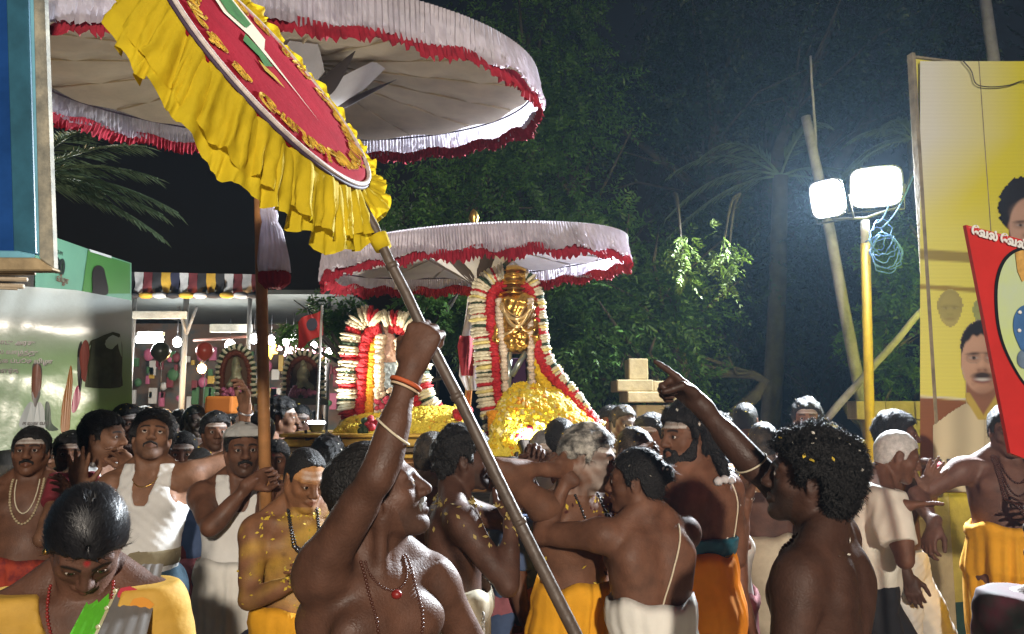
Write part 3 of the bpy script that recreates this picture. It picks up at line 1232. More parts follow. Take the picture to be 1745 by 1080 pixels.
    def band(s, sd, t, m, r=.004, name='bangle', tilt=0.15, extra=.004, upper=False):
        """ring round an arm at fraction t from elbow to wrist (or shoulder to elbow)"""
        a, b = (getattr(s, 'sh' + sd), getattr(s, 'el' + sd)) if upper else (getattr(s, 'el' + sd), getattr(s, 'wr' + sd))
        c = a + (b - a) * t
        ax = nrm(b - a)
        u = nrm(np.cross(ax, V(.3, .5, .8)))
        w = np.cross(ax, u)
        pts = []
        for i in range(25):
            th = 2 * math.pi * i / 24
            d = u * math.cos(th) + w * math.sin(th)
            p = c + d * .02 + ax * tilt * .08 * math.cos(th)
            for _ in range(25):
                e = sdf_pts(s.prims[:s.skull], p[None])[0]
                if e > extra * .6:
                    break
                p = p + d * max(extra - e, .002)
            pts.append(p)
        MB().tube(pts, r, 6, caps=False).build(name, m, s.root, True)


def hairmat(n):
    return {'hair_smooth': lambda: mat('hair_smooth', (.008, .008, .010), .42, var=.5, vscale=120, spec=.45),
            'hair_black': lambda: mat('hair_black', (.010, .009, .009), .55, var=.4, vscale=60, spec=.4, bump=.9, bscale=150),
            'hair_grey': lambda: mat('hair_grey', (.16, .155, .15), .5, var=.5, vscale=50),
            'hair_ash': lambda: mat('hair_ash', (.10, .095, .085), .6, var=.7, vscale=25, col2=(.34, .32, .28)),
            'hair_white': lambda: mat('hair_white', (.48, .47, .45), .5, var=.3, vscale=50),
            'hair_dusty': lambda: mat('hair_dusty', (.015, .013, .012), .5, var=.4, vscale=30, col2=(.055, .042, .028), bump=.9, bscale=150)}[n]()
# ================================================================== the place
def smooth_closed(pts, n=6):
    pts = [np.array(p, float) for p in pts]
    out = []
    L = len(pts)
    for i in range(L):
        p0, p1, p2, p3 = pts[i - 1], pts[i], pts[(i + 1) % L], pts[(i + 2) % L]
        for j in range(n):
            t = j / n
            out.append(.5 * (2 * p1 + (p2 - p0) * t + (2 * p0 - 5 * p1 + 4 * p2 - p3) * t * t + (3 * p1 - p0 - 3 * p2 + p3) * t ** 3))
    return out


def smooth_open(pts, n=6):
    pts = [np.array(p, float) for p in pts]
    pts = [2 * pts[0] - pts[1]] + pts + [2 * pts[-1] - pts[-2]]
    out = []
    for i in range(1, len(pts) - 2):
        p0, p1, p2, p3 = pts[i - 1], pts[i], pts[i + 1], pts[i + 2]
        for j in range(n):
            t = j / n
            out.append(.5 * (2 * p1 + (p2 - p0) * t + (2 * p0 - 5 * p1 + 4 * p2 - p3) * t * t + (3 * p1 - p0 - 3 * p2 + p3) * t ** 3))
    out.append(pts[-2])
    return out


class Board:
    """a flat upright board; prints on it are thin sheets at their real place"""
    def __init__(s, p, q):          # two ground-plan points (x,y), left to right as seen from the front
        s.p, s.q = np.array(p, float), np.array(q, float)
        u = s.q - s.p
        s.u = np.array([u[0], u[1], 0]) / np.linalg.norm(u)
        s.n = np.array([s.u[1], -s.u[0], 0])
        s.o = np.array([s.p[0], s.p[1], 0])

    def on(s, px, py, off=0.0):
        u, v = (px - W0 / 2) / FPX, (H0 / 2 - py) / FPX
        d = np.array([u, CP - v * SP, SP + v * CP])
        c = np.array([0, 0, CAMZ])
        t = ((s.o + s.n * off - c) @ s.n) / (d @ s.n)
        return c + d * t

    def poly(s, pts, off, smooth=True, n=5):
        P = smooth_closed(pts, n) if smooth else pts
        return [s.on(p[0], p[1], off) for p in P]

    def sheet(s, name, pts, off, m, parent, smooth=True, n=5):
        P = s.poly(pts, off, smooth, n)
        c = np.mean(P, 0)
        bm = bmesh.new()
        vs = [bm.verts.new(p) for p in P]
        f = bm.faces.new(vs)
        f.normal_update()
        if f.normal.dot(Vector(s.n)) < 0:
            f.normal_flip()
        bmesh.ops.triangulate(bm, faces=[f])
        me = bpy.data.meshes.new(name)
        bm.to_mesh(me)
        bm.free()
        me.materials.append(m)
        return link(bpy.data.objects.new(name, me), parent)


def text_sheet(name, body, size, m, parent, origin, u, w, extrude=0.0008, bold=0.0):
    """flat lettering: baseline direction u, up direction w"""
    cu = bpy.data.curves.new(name, 'FONT')
    cu.body = body
    cu.size = size
    cu.extrude = extrude
    cu.offset = bold
    cu.fill_mode = 'FRONT'
    cu.resolution_u = 3
    t = bpy.data.objects.new(name, cu)
    COL.objects.link(t)
    dg = bpy.context.evaluated_depsgraph_get()
    me = bpy.data.meshes.new_from_object(t.evaluated_get(dg))
    bpy.data.objects.remove(t)
    bpy.data.curves.remove(cu)
    u, w = Vector(nrm(u)), Vector(nrm(w))
    n = u.cross(w)
    Mx = Matrix(((u.x, w.x, n.x, origin[0]), (u.y, w.y, n.y, origin[1]), (u.z, w.z, n.z, origin[2]), (0, 0, 0, 1)))
    me.transform(Mx)
    me.materials.clear()
    me.materials.append(m)
    o = bpy.data.objects.new(name, me)
    return link(o, parent)


# ------------------------------------------------------------------ ground
def ground():
    v, f = [], []
    nx, ny = 60, 60
    xs = np.sign(np.linspace(-1, 1, nx)) * np.abs(np.linspace(-1, 1, nx)) ** 2 * 150
    ys = -20 + np.linspace(0, 1, ny) ** 2 * 300
    for y in ys:
        for x in xs:
            v.append((x, y, .012 * math.sin(x * 1.7 + y) * math.sin(y * 1.3)))
    for j in range(ny - 1):
        for i in range(nx - 1):
            f.append((j * nx + i, j * nx + i + 1, (j + 1) * nx + i + 1, (j + 1) * nx + i))
    o = meshobj('ground', v, np.array(f), mat('earth', (.10, .075, .055), .95, var=.45, vscale=3, bump=.8, bscale=30, col2=(.16, .13, .10)))
    tag(o, 'trodden dirt street under the procession', kind='structure')
    rs = np.random.RandomState(4)
    mb = MB()
    for i in range(700):
        x, y = rs.uniform(1.4, 4.0), rs.uniform(2.4, 5.0)
        z = .012 * math.sin(x * 1.7 + y) * math.sin(y * 1.3)
        a, l = rs.uniform(0, 6.28), rs.uniform(.012, .04)
        mb.blob((x, y, z + l * .2), (l * .7, l * .6, l * .4), sub=1, seed=i, jit=.25)
    tag(mb.build('gravel', mat('stone_grit', (.22, .19, .15), .9, var=.4, vscale=20)), 'loose stones and crushed petals on the dirt by the wall', 'gravel', kind='stuff')


ground()


# ------------------------------------------------------------------ trees
def leaf_mesh(rs, sprays, pairs=6, leaf=(.075, .020)):
    """sprays: (point, direction, length) -> leaflets in pairs along each twig"""
    P = np.array([s[0] for s in sprays])
    D = np.array([s[1] for s in sprays])
    Ln = np.array([s[2] for s in sprays])
    D /= np.linalg.norm(D, axis=1)[:, None]
    N = len(P)
    side = np.cross(D, rs.normal(size=(N, 3)) * .5 + np.array([0, 0, 1.0]))
    side /= np.linalg.norm(side, axis=1)[:, None] + 1e-9
    up = np.cross(side, D)
    A, B, C, E = [], [], [], []
    for j in range(pairs * 2):
        t = (j // 2 + .6) / pairs
        q = 1 if j % 2 else -1
        b = P + D * (Ln * t)[:, None] - np.array([0, 0, 1]) * ((Ln * t * t) * .35)[:, None]
        d = side * q * .8 + D * .75 + up * rs.normal(size=(N, 1)) * .25 - np.array([0, 0, .35])
        d /= np.linalg.norm(d, axis=1)[:, None]
        l = (leaf[0] * rs.uniform(.7, 1.2, N) * (1.1 - .4 * t))[:, None]
        w = np.cross(d, up + rs.normal(size=(N, 3)) * .3)
        w /= np.linalg.norm(w, axis=1)[:, None] + 1e-9
        A.append(b)
        B.append(b + d * l * .45 + w * leaf[1] * .5)
        C.append(b + d * l)
        E.append(b + d * l * .45 - w * leaf[1] * .5)
    A, B, C, E = map(np.concatenate, (A, B, C, E))
    n = len(A)
    i = np.arange(n)
    return np.concatenate([A, B, C, E]), np.stack([i, i + n, i + 2 * n, i + 3 * n], 1)


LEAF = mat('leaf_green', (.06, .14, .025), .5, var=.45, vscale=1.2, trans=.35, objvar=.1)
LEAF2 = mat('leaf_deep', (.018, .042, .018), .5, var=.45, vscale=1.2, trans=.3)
BARK = mat('bark', (.05, .042, .034), .9, var=.4, vscale=6, bump=.8, bscale=20)


def tree(name, label, base, clumps, nspray, seed, leaf=(.085, .026), lm=LEAF, trunk_r=.16, group=None, pairs=6, spray=(.22, .45)):
    """clumps: list of (px,py,Y,radius m)"""
    rs = np.random.RandomState(seed)
    root = empty(name, (base[0], base[1], 0))
    tag(root, label, 'tree', group)
    b = np.array([base[0], base[1], 0.0])
    cs = [np.array(at(c[0], c[1], c[2])) for c in clumps]
    top = np.mean(cs, 0)
    mb = MB()
    fork = b + (top - b) * np.array([.3, .3, .45])
    mb.tube(smooth_open([b - b * 1 + 0, (fork - b) * .5 + rs.normal(size=3) * .06, fork - b]), [trunk_r * (1 - .03 * i) for i in range(13)], 10)
    for c in cs:
        mid = (fork + c) / 2 + rs.normal(size=3) * .25
        k = 9
        pts = smooth_open([fork - b, mid - b, c - b], 4)
        mb.tube(pts, [trunk_r * .55 * (1 - .085 * i) for i in range(len(pts))], 7)
        for _ in range(5):
            q = c - b + rs.normal(size=3) * .5 * clumps[0][3]
            mb.tube([pts[-4], (pts[-3] + q) / 2 + rs.normal(size=3) * .08, q], [.03, .02, .006], 5)
    mb.build('trunk', BARK, root, True)
    sprays = []
    tot = sum(c[3] ** 2 for c in clumps)
    for c, (px, py, Y, r) in zip(cs, clumps):
        n = int(nspray * r * r / tot)
        sub = [c + nrm(rs.normal(size=3)) * r * rs.uniform(.3, .95) * np.array([1, 1, .8]) for _ in range(max(5, int(14 * r)))]
        for i in range(n):
            sc_ = sub[rs.randint(len(sub))]
            p = sc_ + rs.normal(size=3) * r * .19
            d = (p - c) * .5 + rs.normal(size=3) * .5 * r + np.array([0, 0, -.25 * r])
            sprays.append((p - b, d, rs.uniform(*spray)))
    v, f = leaf_mesh(rs, sprays, pairs, leaf)
    meshobj('crown', v, f, lm, root, False)
    return root


tree('neem_tree', 'leafy green tree rising between the two white parasols', (-.2, 9.5),
     [(760, 330, 8.6, .9), (860, 300, 8.8, 1.0), (690, 350, 8.8, .7), (940, 330, 9.2, .9), (820, 180, 9.6, 1.2), (950, 190, 9.4, 1.1), (900, 60, 10, 1.1)], 2600, 1)
tree('neem_tree', 'drooping leafy tree close beside the golden idol', (1.9, 8.0),
     [(1010, 560, 7.2, .75), (1070, 590, 7.4, .7), (1120, 560, 7.8, .6), (980, 620, 7.4, .55), (1050, 500, 7.6, .7), (1130, 640, 7.8, .5), (1010, 420, 8.0, .7), (1140, 480, 8.6, .6)], 2400, 2)
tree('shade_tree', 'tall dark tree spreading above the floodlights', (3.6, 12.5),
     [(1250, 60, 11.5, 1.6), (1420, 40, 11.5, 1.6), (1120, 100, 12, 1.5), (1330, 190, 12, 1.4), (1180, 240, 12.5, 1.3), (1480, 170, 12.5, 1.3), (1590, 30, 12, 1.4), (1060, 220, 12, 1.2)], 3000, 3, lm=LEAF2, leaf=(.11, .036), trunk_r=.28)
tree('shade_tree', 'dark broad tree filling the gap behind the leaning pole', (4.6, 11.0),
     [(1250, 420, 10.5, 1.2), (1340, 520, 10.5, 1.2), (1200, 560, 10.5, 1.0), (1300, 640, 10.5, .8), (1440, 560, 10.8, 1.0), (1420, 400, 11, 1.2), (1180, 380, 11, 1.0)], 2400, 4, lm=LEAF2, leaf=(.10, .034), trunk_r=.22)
tree('young_tree', 'slim tree in shade between yellow lamp post and yellow billboard', (3.65, 7.6),
     [(1530, 480, 7.2, .35), (1510, 560, 7.3, .35), (1550, 420, 7.3, .3), (1535, 640, 7.3, .3), (1500, 420, 7.4, .25)], 900, 5, leaf=(.07, .024), trunk_r=.06, spray=(.12, .25))
tree('young_tree', 'bright green leafy shoot lit up behind the fan holder\'s fist', (-.65, 8.0),
     [(765, 540, 7.2, .34), (790, 560, 7.3, .25), (735, 520, 7.3, .28), (600, 560, 9, .35), (525, 545, 9, .3)], 800, 6, leaf=(.07, .026), trunk_r=.05, spray=(.12, .25))


def branch(name, label, start, tips, n, seed, leaf):
    rs = np.random.RandomState(seed)
    root = empty(name, tuple(start))
    tag(root, label, 'branch', 'lit leafy twigs')
    mb = MB()
    s0 = np.array(start)
    sprays = []
    for (px, py, Y, r) in tips:
        c = np.array(at(px, py, Y))
        mb.tube(smooth_open([s0 - s0, (c - s0) * .5 + np.array([0, 0, .15]), c - s0], 5), [.022 - .0016 * i for i in range(11)], 6)
        for i in range(n):
            p = c + rs.normal(size=3) * r * np.array([.5, .5, .75])
            sprays.append((p - s0, rs.normal(size=3) * np.array([1, 1, .6]) + np.array([0, 0, -.6]), rs.uniform(.08, .17)))
    mb.build('twig', BARK, root, True)
    v, f = leaf_mesh(rs, sprays, 5, leaf)
    meshobj('leaves', v, f, mat('leaf_yellowgreen', (.075, .12, .012), .6, var=.4, vscale=6, trans=.3), root, False)


branch('branch', 'sparse small bright twig of leaves hanging beside a fuller one', at(1150, 330, 6.9), [(1162, 425, 6.3, .085), (1165, 456, 6.3, .085)], 26, 7, (.055, .018))
branch('branch', 'fuller bright twig of leaves hanging before the dark trees', at(1260, 330, 6.9), [(1232, 425, 6.3, .10), (1240, 452, 6.3, .11)], 36, 8, (.055, .018))


def frond(mb, p0, d, L, droop, rs, w=.30, n=44):
    """feather leaf: a rib with narrow leaflets on both sides"""
    p0, d = np.array(p0, float), nrm(d)
    pts = []
    for i in range(13):
        t = i / 12
        pts.append(p0 + d * L * t - np.array([0, 0, 1]) * droop * L * t * t)
    mb.tube(pts, [.016 * (1 - .85 * i / 12) + .002 for i in range(13)], 5)
    for i in range(n):
        t = .12 + .88 * i / n
        k = min(int(t * 12), 11)
        c = pts[k] + (pts[k + 1] - pts[k]) * (t * 12 - k)
        tg = nrm(pts[k + 1] - pts[k])
        sd = nrm(np.cross(tg, [0, 0, 1]))
        for q in (-1, 1):
            l = w * (1 - .55 * t) * rs.uniform(.85, 1.1)
            dv = nrm(sd * q + tg * .9 + np.array([0, 0, -.30 + rs.normal() * .12]))
            a = nrm(np.cross(dv, [0, 0, 1])) * .011
            mb.add([c, c + dv * l * .5 + a, c + dv * l - np.array([0, 0, .06 * l]), c + dv * l * .5 - a], [(0, 1, 2, 3)])


def palm(name, label, base, crown, dirs, m, seed, L=1.7, w=.3):
    rs = np.random.RandomState(seed)
    root = empty(name, (base[0], base[1], 0))
    tag(root, label, 'palm tree')
    b = np.array([base[0], base[1], 0])
    c = np.array(crown)
    pts = smooth_open([b - b, (c - b) * .5 + np.array([.05, 0, 0]), c - b], 6)
    MB().tube(pts, [.14 - .004 * i for i in range(13)], 10).build('trunk', BARK, root, True)
    for (dx, dy, dz, dr) in dirs:
        mb = MB()
        frond(mb, c - b, (dx, dy, dz), L * rs.uniform(.9, 1.1), dr, rs, w)
        mb.build('frond', m, root)


PALM = mat('palm_leaf', (.12, .17, .09), .5, var=.3, vscale=3, trans=.2)
palm('palm_tree', 'grey green palm reaching out behind the blue frame', (-3.6, 5.4), at(40, 300, 5.2),
     [(1, -.1, .55, .30), (1, 0, .32, .32), (1, .1, .12, .34), (.9, .1, -.12, .3), (.8, -.3, .75, .4), (-.8, 0, .5, .4), (-1, .2, .3, .4), (.1, 1, .6, .4), (0, -1, .5, .5), (1, .2, .0, .25)], PALM, 3, 1.0, .27)
palm('palm_tree', 'dim palm among dark trees beyond the smaller floodlight', (3.0, 9.6), at(1330, 300, 9.4),
     [(-1, 0, .75, .6), (-1, .1, .4, .7), (-.8, -.2, 1.0, .7), (1, .1, .5, .6), (.3, -.3, 1, .6), (-1, -.1, -.05, .6), (1, 0, .1, .6)], PALM, 4, 1.6, .32)
palm('palm_tree', 'dim palm leaning out behind the top of the billboard', (4.7, 8.6), at(1560, 240, 8.4),
     [(-1, 0, .7, .6), (-1, .1, .3, .8), (-.6, -.2, 1.0, .8), (1, .1, .5, .6), (-1, -.2, 0, .6)], PALM, 5, 1.0, .25)

# ------------------------------------------------------------------ compound wall and gate post far side
STONE = mat('wall_block', (.34, .27, .15), .9, var=.3, vscale=5, bump=.5, bscale=25, objvar=.18)
root = empty('block_wall', tuple(np.array(at(1540, 700, 6.4)) * np.array([1, 1, 0])))
tag(root, 'low wall of pale yellow blocks beside the yellow lamp post', 'wall')
r0 = np.array(root.location)
blk = None
zt = at(1540, 678, 6.4).z
for row in range(8):
    for c in range(4):
        x = at(1475, 700, 6.4).x + c * .24 + (.12 if row % 2 else 0)
        z = zt - .10 - row * .155
        if blk is None:
            blk = MB().box((0, 0, 0), (.232, .2, .148), bev=.008).build('block', STONE, root)
            o = blk
        else:
            o = blk.copy()
            link(o, root)
        o.location = (x - r0[0], R0.uniform(-.012, .012), z)
        o.rotation_euler = (0, 0, R0.uniform(-.02, .02))
MB().box((at(1475, 700, 6.4).x + .42 - r0[0], .05, (zt - 1.2) / 2 - .02), (1.05, .16, max(zt - 1.2, .1) + .1)).build('footing', STONE, root)

root = empty('gate_post', tuple(np.array(at(1100, 700, 6.6)) * np.array([1, 1, 0])))
tag(root, 'stepped yellow stone gate post behind the pointing hand', 'gate post')
gp = np.array(root.location)
for (x0, y0, x1, y1, d) in ((1082, 690, 1150, 900, .36), (1062, 668, 1158, 686, .5), (1046, 648, 1106, 668, .42), (1106, 650, 1146, 668, .40), (1068, 612, 1100, 648, .25)):
    a, b = at(x0, y1, 6.6), at(x1, y0, 6.6)
    zc, zh = (a.z + b.z) / 2, b.z - a.z
    if y1 == 900:
        zc, zh = b.z / 2, b.z
    MB().box(((a.x + b.x) / 2 - gp[0], 0, zc), (b.x - a.x, d, zh), bev=.01).build('block', STONE, root)

# ------------------------------------------------------------------ billboard on the near side of the wall
WHITEP = mat('print_white', (.72, .72, .70), .4)
bb = Board((at(1588, 700, 5.0).x, 5.0), (at(1900, 700, 5.36).x, 5.36))
root = empty('billboard', (bb.p[0], bb.p[1], 0))
tag(root, 'tall yellow billboard with portraits of men and a brown frame', 'billboard')
rl = Vector(root.location)


def sub(o, off):
    """mesh built in world space -> child of an empty"""
    o.data.transform(Matrix.Translation(-Vector(off)))
    return o


def bsheet(nm, pts, off, m, smooth=True, n=5):
    return sub(bb.sheet(nm, pts, off, m, root, smooth, n), rl)


TL, BL = (1556, 97), (1592, 842)
YB = mat('print_yellow', (.84, .76, .10), .33, var=.12, vscale=1.5)
zt, zb = bb.on(*TL)[2], bb.on(*BL)[2]
wdt = 2.3
mb = MB()
o_ = bb.o + bb.u * 0
p0 = bb.on(1572, 430)
ang = math.atan2(bb.u[1], bb.u[0])
cx = bb.o + bb.u * (wdt / 2 + .02)
mb.box((cx[0], cx[1] + .04, (zt + zb) / 2), (wdt, .05, zt - zb), rz=ang, bev=.004)
sub(mb.build('panel', YB, root), rl)
# printed fields
for (xa, xb, dx) in ((1557, 1563, 0), (1663, 1665, 0)):
    a, b = bb.on(xa, 100), bb.on(xb, 100)
    w_ = abs(b[0] - a[0])
    cc = (a + b) / 2 if xa > 1600 else bb.o + bb.u * .008
    sub(MB().box((cc[0], cc[1] - .0 if xa < 1600 else cc[1] - .02, (zt + zb) / 2), (w_, .05 if xa < 1600 else .008, zt - zb + .04), rz=ang, bev=.003).build('post', mat('wood_frame', (.27, .22, .13), .7, var=.4, vscale=9, bump=.4), root), rl)
cc = bb.on(1640, 100)
sub(MB().box((cx[0], cx[1] + .03, zt + .004), (wdt, .07, .016), rz=ang, bev=.003).build('post', mat('wood_frame'), root), rl)
# printed portraits: fine sheets carrying the print's own colours
def portrait(nm, x0, y0, x1, y1, step, off, paint):
    xs, ys = np.arange(x0, x1 + step, step), np.arange(y0, y1 + step, step)
    X, Y = np.meshgrid(xs, ys)
    C, A_ = paint(X, Y)
    pts = np.array([bb.on(a, b, off) for a, b in zip(X.ravel(), Y.ravel())])
    ny, nx = X.shape
    k = (np.arange(ny - 1)[:, None] * nx + np.arange(nx - 1)[None, :]).ravel()
    f = np.stack([k, k + nx, k + nx + 1, k + 1], 1)
    keep = (A_.ravel()[f] > .5).mean(1) >= .5
    v, f = keep_faces(np.concatenate([pts, C.reshape(-1, 3)], 1), f, keep)
    return sub(meshobj(nm, v[:, :3], f, mat('print_photo', attr='Col', rough=.36), root, True, v[:, 3:]), rl)


def sm(d, w):
    return np.clip(.5 - d / w, 0, 1)[..., None]


def elq(X, Y, cx, cy, rx, ry, rot=0.0):
    c, q = math.cos(rot), math.sin(rot)
    u, v = ((X - cx) * c + (Y - cy) * q) / rx, (-(X - cx) * q + (Y - cy) * c) / ry
    return (np.sqrt(u * u + v * v) - 1) * min(rx, ry)


def over(C, m, col):
    return C * (1 - m) + np.array(col) * m


def face(C, X, Y, cx, cy, w, h, skin, lit, smile=1, specs=1):
    """cx,cy mid face; w,h half sizes"""
    sk, li, dk = np.array(skin), np.array(lit), np.array(skin) * .42
    C = over(C, sm(elq(X, Y, cx - w * .98, cy - .02 * h, w * .12, h * .17), 3), sk * .8)
    fm = sm(np.maximum(elq(X, Y, cx, cy - .05 * h, w, h * .98), elq(X, Y, cx, cy, w * 1.02, h * 1.02)), 3)
    shade = np.clip((X - cx) / w * .5 + .5, 0, 1)[..., None]
    C = C * (1 - fm) + (li * (1 - shade) + sk * shade) * fm
    C = over(C, sm(elq(X, Y, cx - .12 * w, cy - .52 * h, w * .55, h * .25), 22) * .5, li * 1.15)
    for q in (-1, 1):
        C = over(C, sm(elq(X, Y, cx + q * .45 * w, cy + .12 * h, w * .27, h * .15), 12) * .45, li * 1.1)
        C = over(C, sm(elq(X, Y, cx + q * .40 * w, cy - .10 * h, w * .30, h * .11), 8) * .55, dk)
        C = over(C, sm(elq(X, Y, cx + q * .40 * w, cy - .21 * h, w * .30, h * .035, q * .08), 3) * .9, (.03, .022, .02))
        C = over(C, sm(elq(X, Y, cx + q * .40 * w, cy - .09 * h, w * .19, h * .035), 2.5) * .85, (.55, .5, .46))
        C = over(C, sm(elq(X, Y, cx + q * .40 * w, cy - .09 * h, w * .085, h * .045), 2), (.02, .015, .012))
        C = over(C, sm(elq(X, Y, cx + q * .13 * w, cy + .26 * h, w * .07, h * .03), 3) * .8, dk * .7)
        C = over(C, sm(np.abs(elq(X, Y, cx + q * .44 * w, cy + .36 * h, w * .25, h * .30)) + np.where(Y < cy + .22 * h, 9, 0) + np.where((X - cx) * q > .5 * w, 9, 0), 5) * .35, dk)
        if specs:
            C = over(C, sm(np.abs(elq(X, Y, cx + q * .41 * w, cy - .07 * h, w * .33, h * .13)) - .35, 1.4) * .8, (.30, .24, .20))
    C = over(C, sm(elq(X, Y, cx - .04 * w, cy + .10 * h, w * .11, h * .22), 7) * .6, li * 1.18)
    C = over(C, sm(elq(X, Y, cx + .02 * w, cy + .25 * h, w * .22, h * .06), 6) * .5, dk)
    if smile:
        C = over(C, sm(elq(X, Y, cx, cy + .53 * h, w * .42, h * .10), 4), (.22, .06, .05))
        C = over(C, sm(elq(X, Y, cx, cy + .515 * h, w * .33, h * .055), 3), (.72, .69, .64))
        C = over(C, sm(elq(X, Y, cx, cy + .40 * h + ((X - cx) / w) ** 2 * .12 * h, w * .46, h * .085), 4) * .93, (.03, .022, .02))
    else:
        C = over(C, sm(elq(X, Y, cx, cy + .50 * h, w * .32, h * .06), 4) * .8, (.25, .09, .07))
    C = over(C, sm(elq(X, Y, cx, cy + .93 * h, w * .5, h * .12), 12) * .35, dk)
    return C, fm[..., 0]


def ground_print(X, Y):
    C = np.zeros(X.shape + (3,)) + np.array([.88, .80, .05])
    w = np.clip(1.15 - (X - 1566) / 150 - np.clip((Y - 230) / 190, 0, 1), 0, 1)[..., None]
    C = over(C, w, (.84, .83, .70))
    w = (np.clip((Y - 330) / 60, 0, 1) * np.clip(1.2 - (X - 1580) / 200, 0, 1))[..., None]
    C = over(C, w * .8, (.92, .87, .20))
    dr = (Y - .06 * (X - 1580))
    C = over(C, sm(np.abs(dr - 434) - 9, 3), (.40, .31, .07))
    C = over(C, sm(np.abs(dr - 489) - 4, 2), (.42, .30, .06))
    C = over(C, sm(678 + .08 * (X - 1590) - Y, 3), (.30, .12, .05))
    C = over(C, sm(np.abs(dr - 676) - 1.5, 2), (.80, .78, .66))
    return C * (.97 + .03 * np.sin(Y * .9))[..., None], np.ones(X.shape)


def man1(X, Y):
    C = np.zeros(X.shape + (3,)) + np.array([.80, .70, .46])
    fold = .86 + .14 * np.sin(X * .11 + Y * .035 + 1.4 * np.sin(Y * .03))
    C = C * fold[..., None]
    sh = np.maximum(700 + np.abs(X - 1678) ** 1.7 * .028 - Y, 0) * 0
    top = 676 + np.abs(X - 1678) ** 1.45 * .075
    ms = Y > top
    neck = (np.abs(X - 1676) < 30) & (Y > 640) & (Y < 712 - np.abs(X - 1676) * .9)
    C[neck] = np.array([.34, .16, .095])
    col = sm(np.abs(np.abs(X - 1676) - (712 - Y) * .62 - 4) - 7, 3)[..., 0] * ((Y > 668) & (Y < 716) & (np.abs(X - 1676) < 44))
    C = over(C, col[..., None], (.62, .47, .10))
    C = over(C, sm(np.abs(X - 1678 - (Y - 712) * .02) - 1.2, 2) * (Y > 712)[..., None] * .5, (.42, .32, .16))
    hair = elq(X, Y, 1677, 590, 40, 46)
    hm_ = sm(hair + 2.2 * np.sin(X * 1.1) * np.cos(Y * .9), 4)
    C = over(C, hm_ * (Y < 606)[..., None], (.028, .024, .024))
    C, fm = face(C, X, Y, 1674, 615, 36, 60, (.46, .23, .14), (.66, .42, .29))
    hl2 = sm(np.maximum(elq(X, Y, 1677, 578, 38, 32), 574 + (np.abs(X - 1676) / 36) ** 2 * -4 + 3 * np.sin(X * .5) - 0 * Y - 0 + (Y - 574) * 1.0 - (574 + 3 * np.sin(X * .5)) + 0), 4)
    C = over(C, sm(Y - 571 - 2 * np.sin(X * .45) - (np.abs(X - 1676) / 34) ** 4 * 22, 4) * sm(elq(X, Y, 1677, 590, 40, 46), 4), (.028, .024, .024))
    return C, np.maximum.reduce([fm, (hm_[..., 0] * (Y < 606)), ms.astype(float), neck.astype(float)])


def man2(X, Y):
    C = np.zeros(X.shape + (3,)) + np.array([.03, .026, .028])
    d = elq(X, Y, 1752, 352, 50, 52) + 3.5 * np.sin(X * .55) * np.sin(Y * .5 + X * .1)
    C, fm = face(C, X, Y, 1752, 388, 32, 50, (.46, .24, .16), (.64, .41, .30), 0, 0)
    return C, np.maximum(fm, sm(d, 3)[..., 0] * (Y < 392))


def faint(cx, cy, w, h, col):
    def pnt(X, Y):
        C = np.zeros(X.shape + (3,)) + np.array(col)
        d = elq(X, Y, cx, cy - h * .25, w * 1.15, h * .9)
        C = over(C, sm(d, 4), np.array(col) * .72)
        C2, fm = face(C, X, Y, cx, cy, w, h, np.array(col) * .92, np.array(col) * 1.04, 0, 0)
        C = C * .65 + C2 * .35
        return C, np.maximum(fm, sm(d, 2)[..., 0] * (Y < cy + h * .5))
    return pnt


portrait('printed_ground', 1568, 104, 1830, 838, 3.0, .022, ground_print)
portrait('printed_portrait', 1590, 540, 1790, 838, 2.0, .028, man1)
portrait('printed_portrait', 1698, 296, 1806, 442, 2.0, .030, man2)
portrait('printed_portrait', 1592, 490, 1648, 580, 2.5, .026, faint(1619, 528, 18, 30, (.56, .49, .16)))
portrait('printed_portrait', 1652, 500, 1700, 575, 2.5, .025, faint(1684, 535, 22, 30, (.48, .52, .18)))
a = bb.on(1601, 796, .045)
sub(text_sheet('lettering', 'டா.பா', .085, mat('print_grey', (.12, .12, .13), .4), root, a, bb.u, (0, 0, 1), bold=.004), rl)
# cable slung on the board
P = smooth_open([bb.on(x, y, .05) for x, y in ((1640, 102), (1655, 120), (1664, 143), (1690, 148), (1720, 145), (1745, 138), (1770, 150))], 5)
sub(MB().tube(P, .004, 5).build('cable', mat('cable_dark', (.05, .04, .03), .6), root), rl)

# painted compound wall under the board
wl = Board((at(1570, 700, 5.25).x, 5.25), (at(1900, 700, 5.61).x, 5.61))
root = empty('compound_wall', (wl.p[0], wl.p[1], 0))
tag(root, 'plastered wall under the billboard painted tan, yellow and dark green', 'wall')
rl = Vector(root.location)
zt = wl.on(1600, 838)[2]
for (x0, x1, z0, z1, nm, m, t) in ((1560, 1622, 0, zt, 'plaster', mat('wall_tan', (.40, .31, .17), .85, var=.3, vscale=4, bump=.3), .16),
                                   (1622, 1950, zt - .72, zt, 'plaster', mat('wall_yellow', (.42, .32, .06), .8, var=.3, vscale=4, bump=.3), .165),
                                   (1622, 1950, 0, zt - .72, 'plaster', mat('wall_green', (.018, .05, .035), .8, var=.3, vscale=4, bump=.3), .17)):
    a, b = wl.on(x0, 900), wl.on(x1, 900)
    cc = (a + b) / 2 + wl.n * -.09
    sub(MB().box((cc[0], cc[1], (z0 + z1) / 2), (np.linalg.norm(b - a), t, z1 - z0), rz=math.atan2(wl.u[1], wl.u[0])).build(nm, m, root), rl)

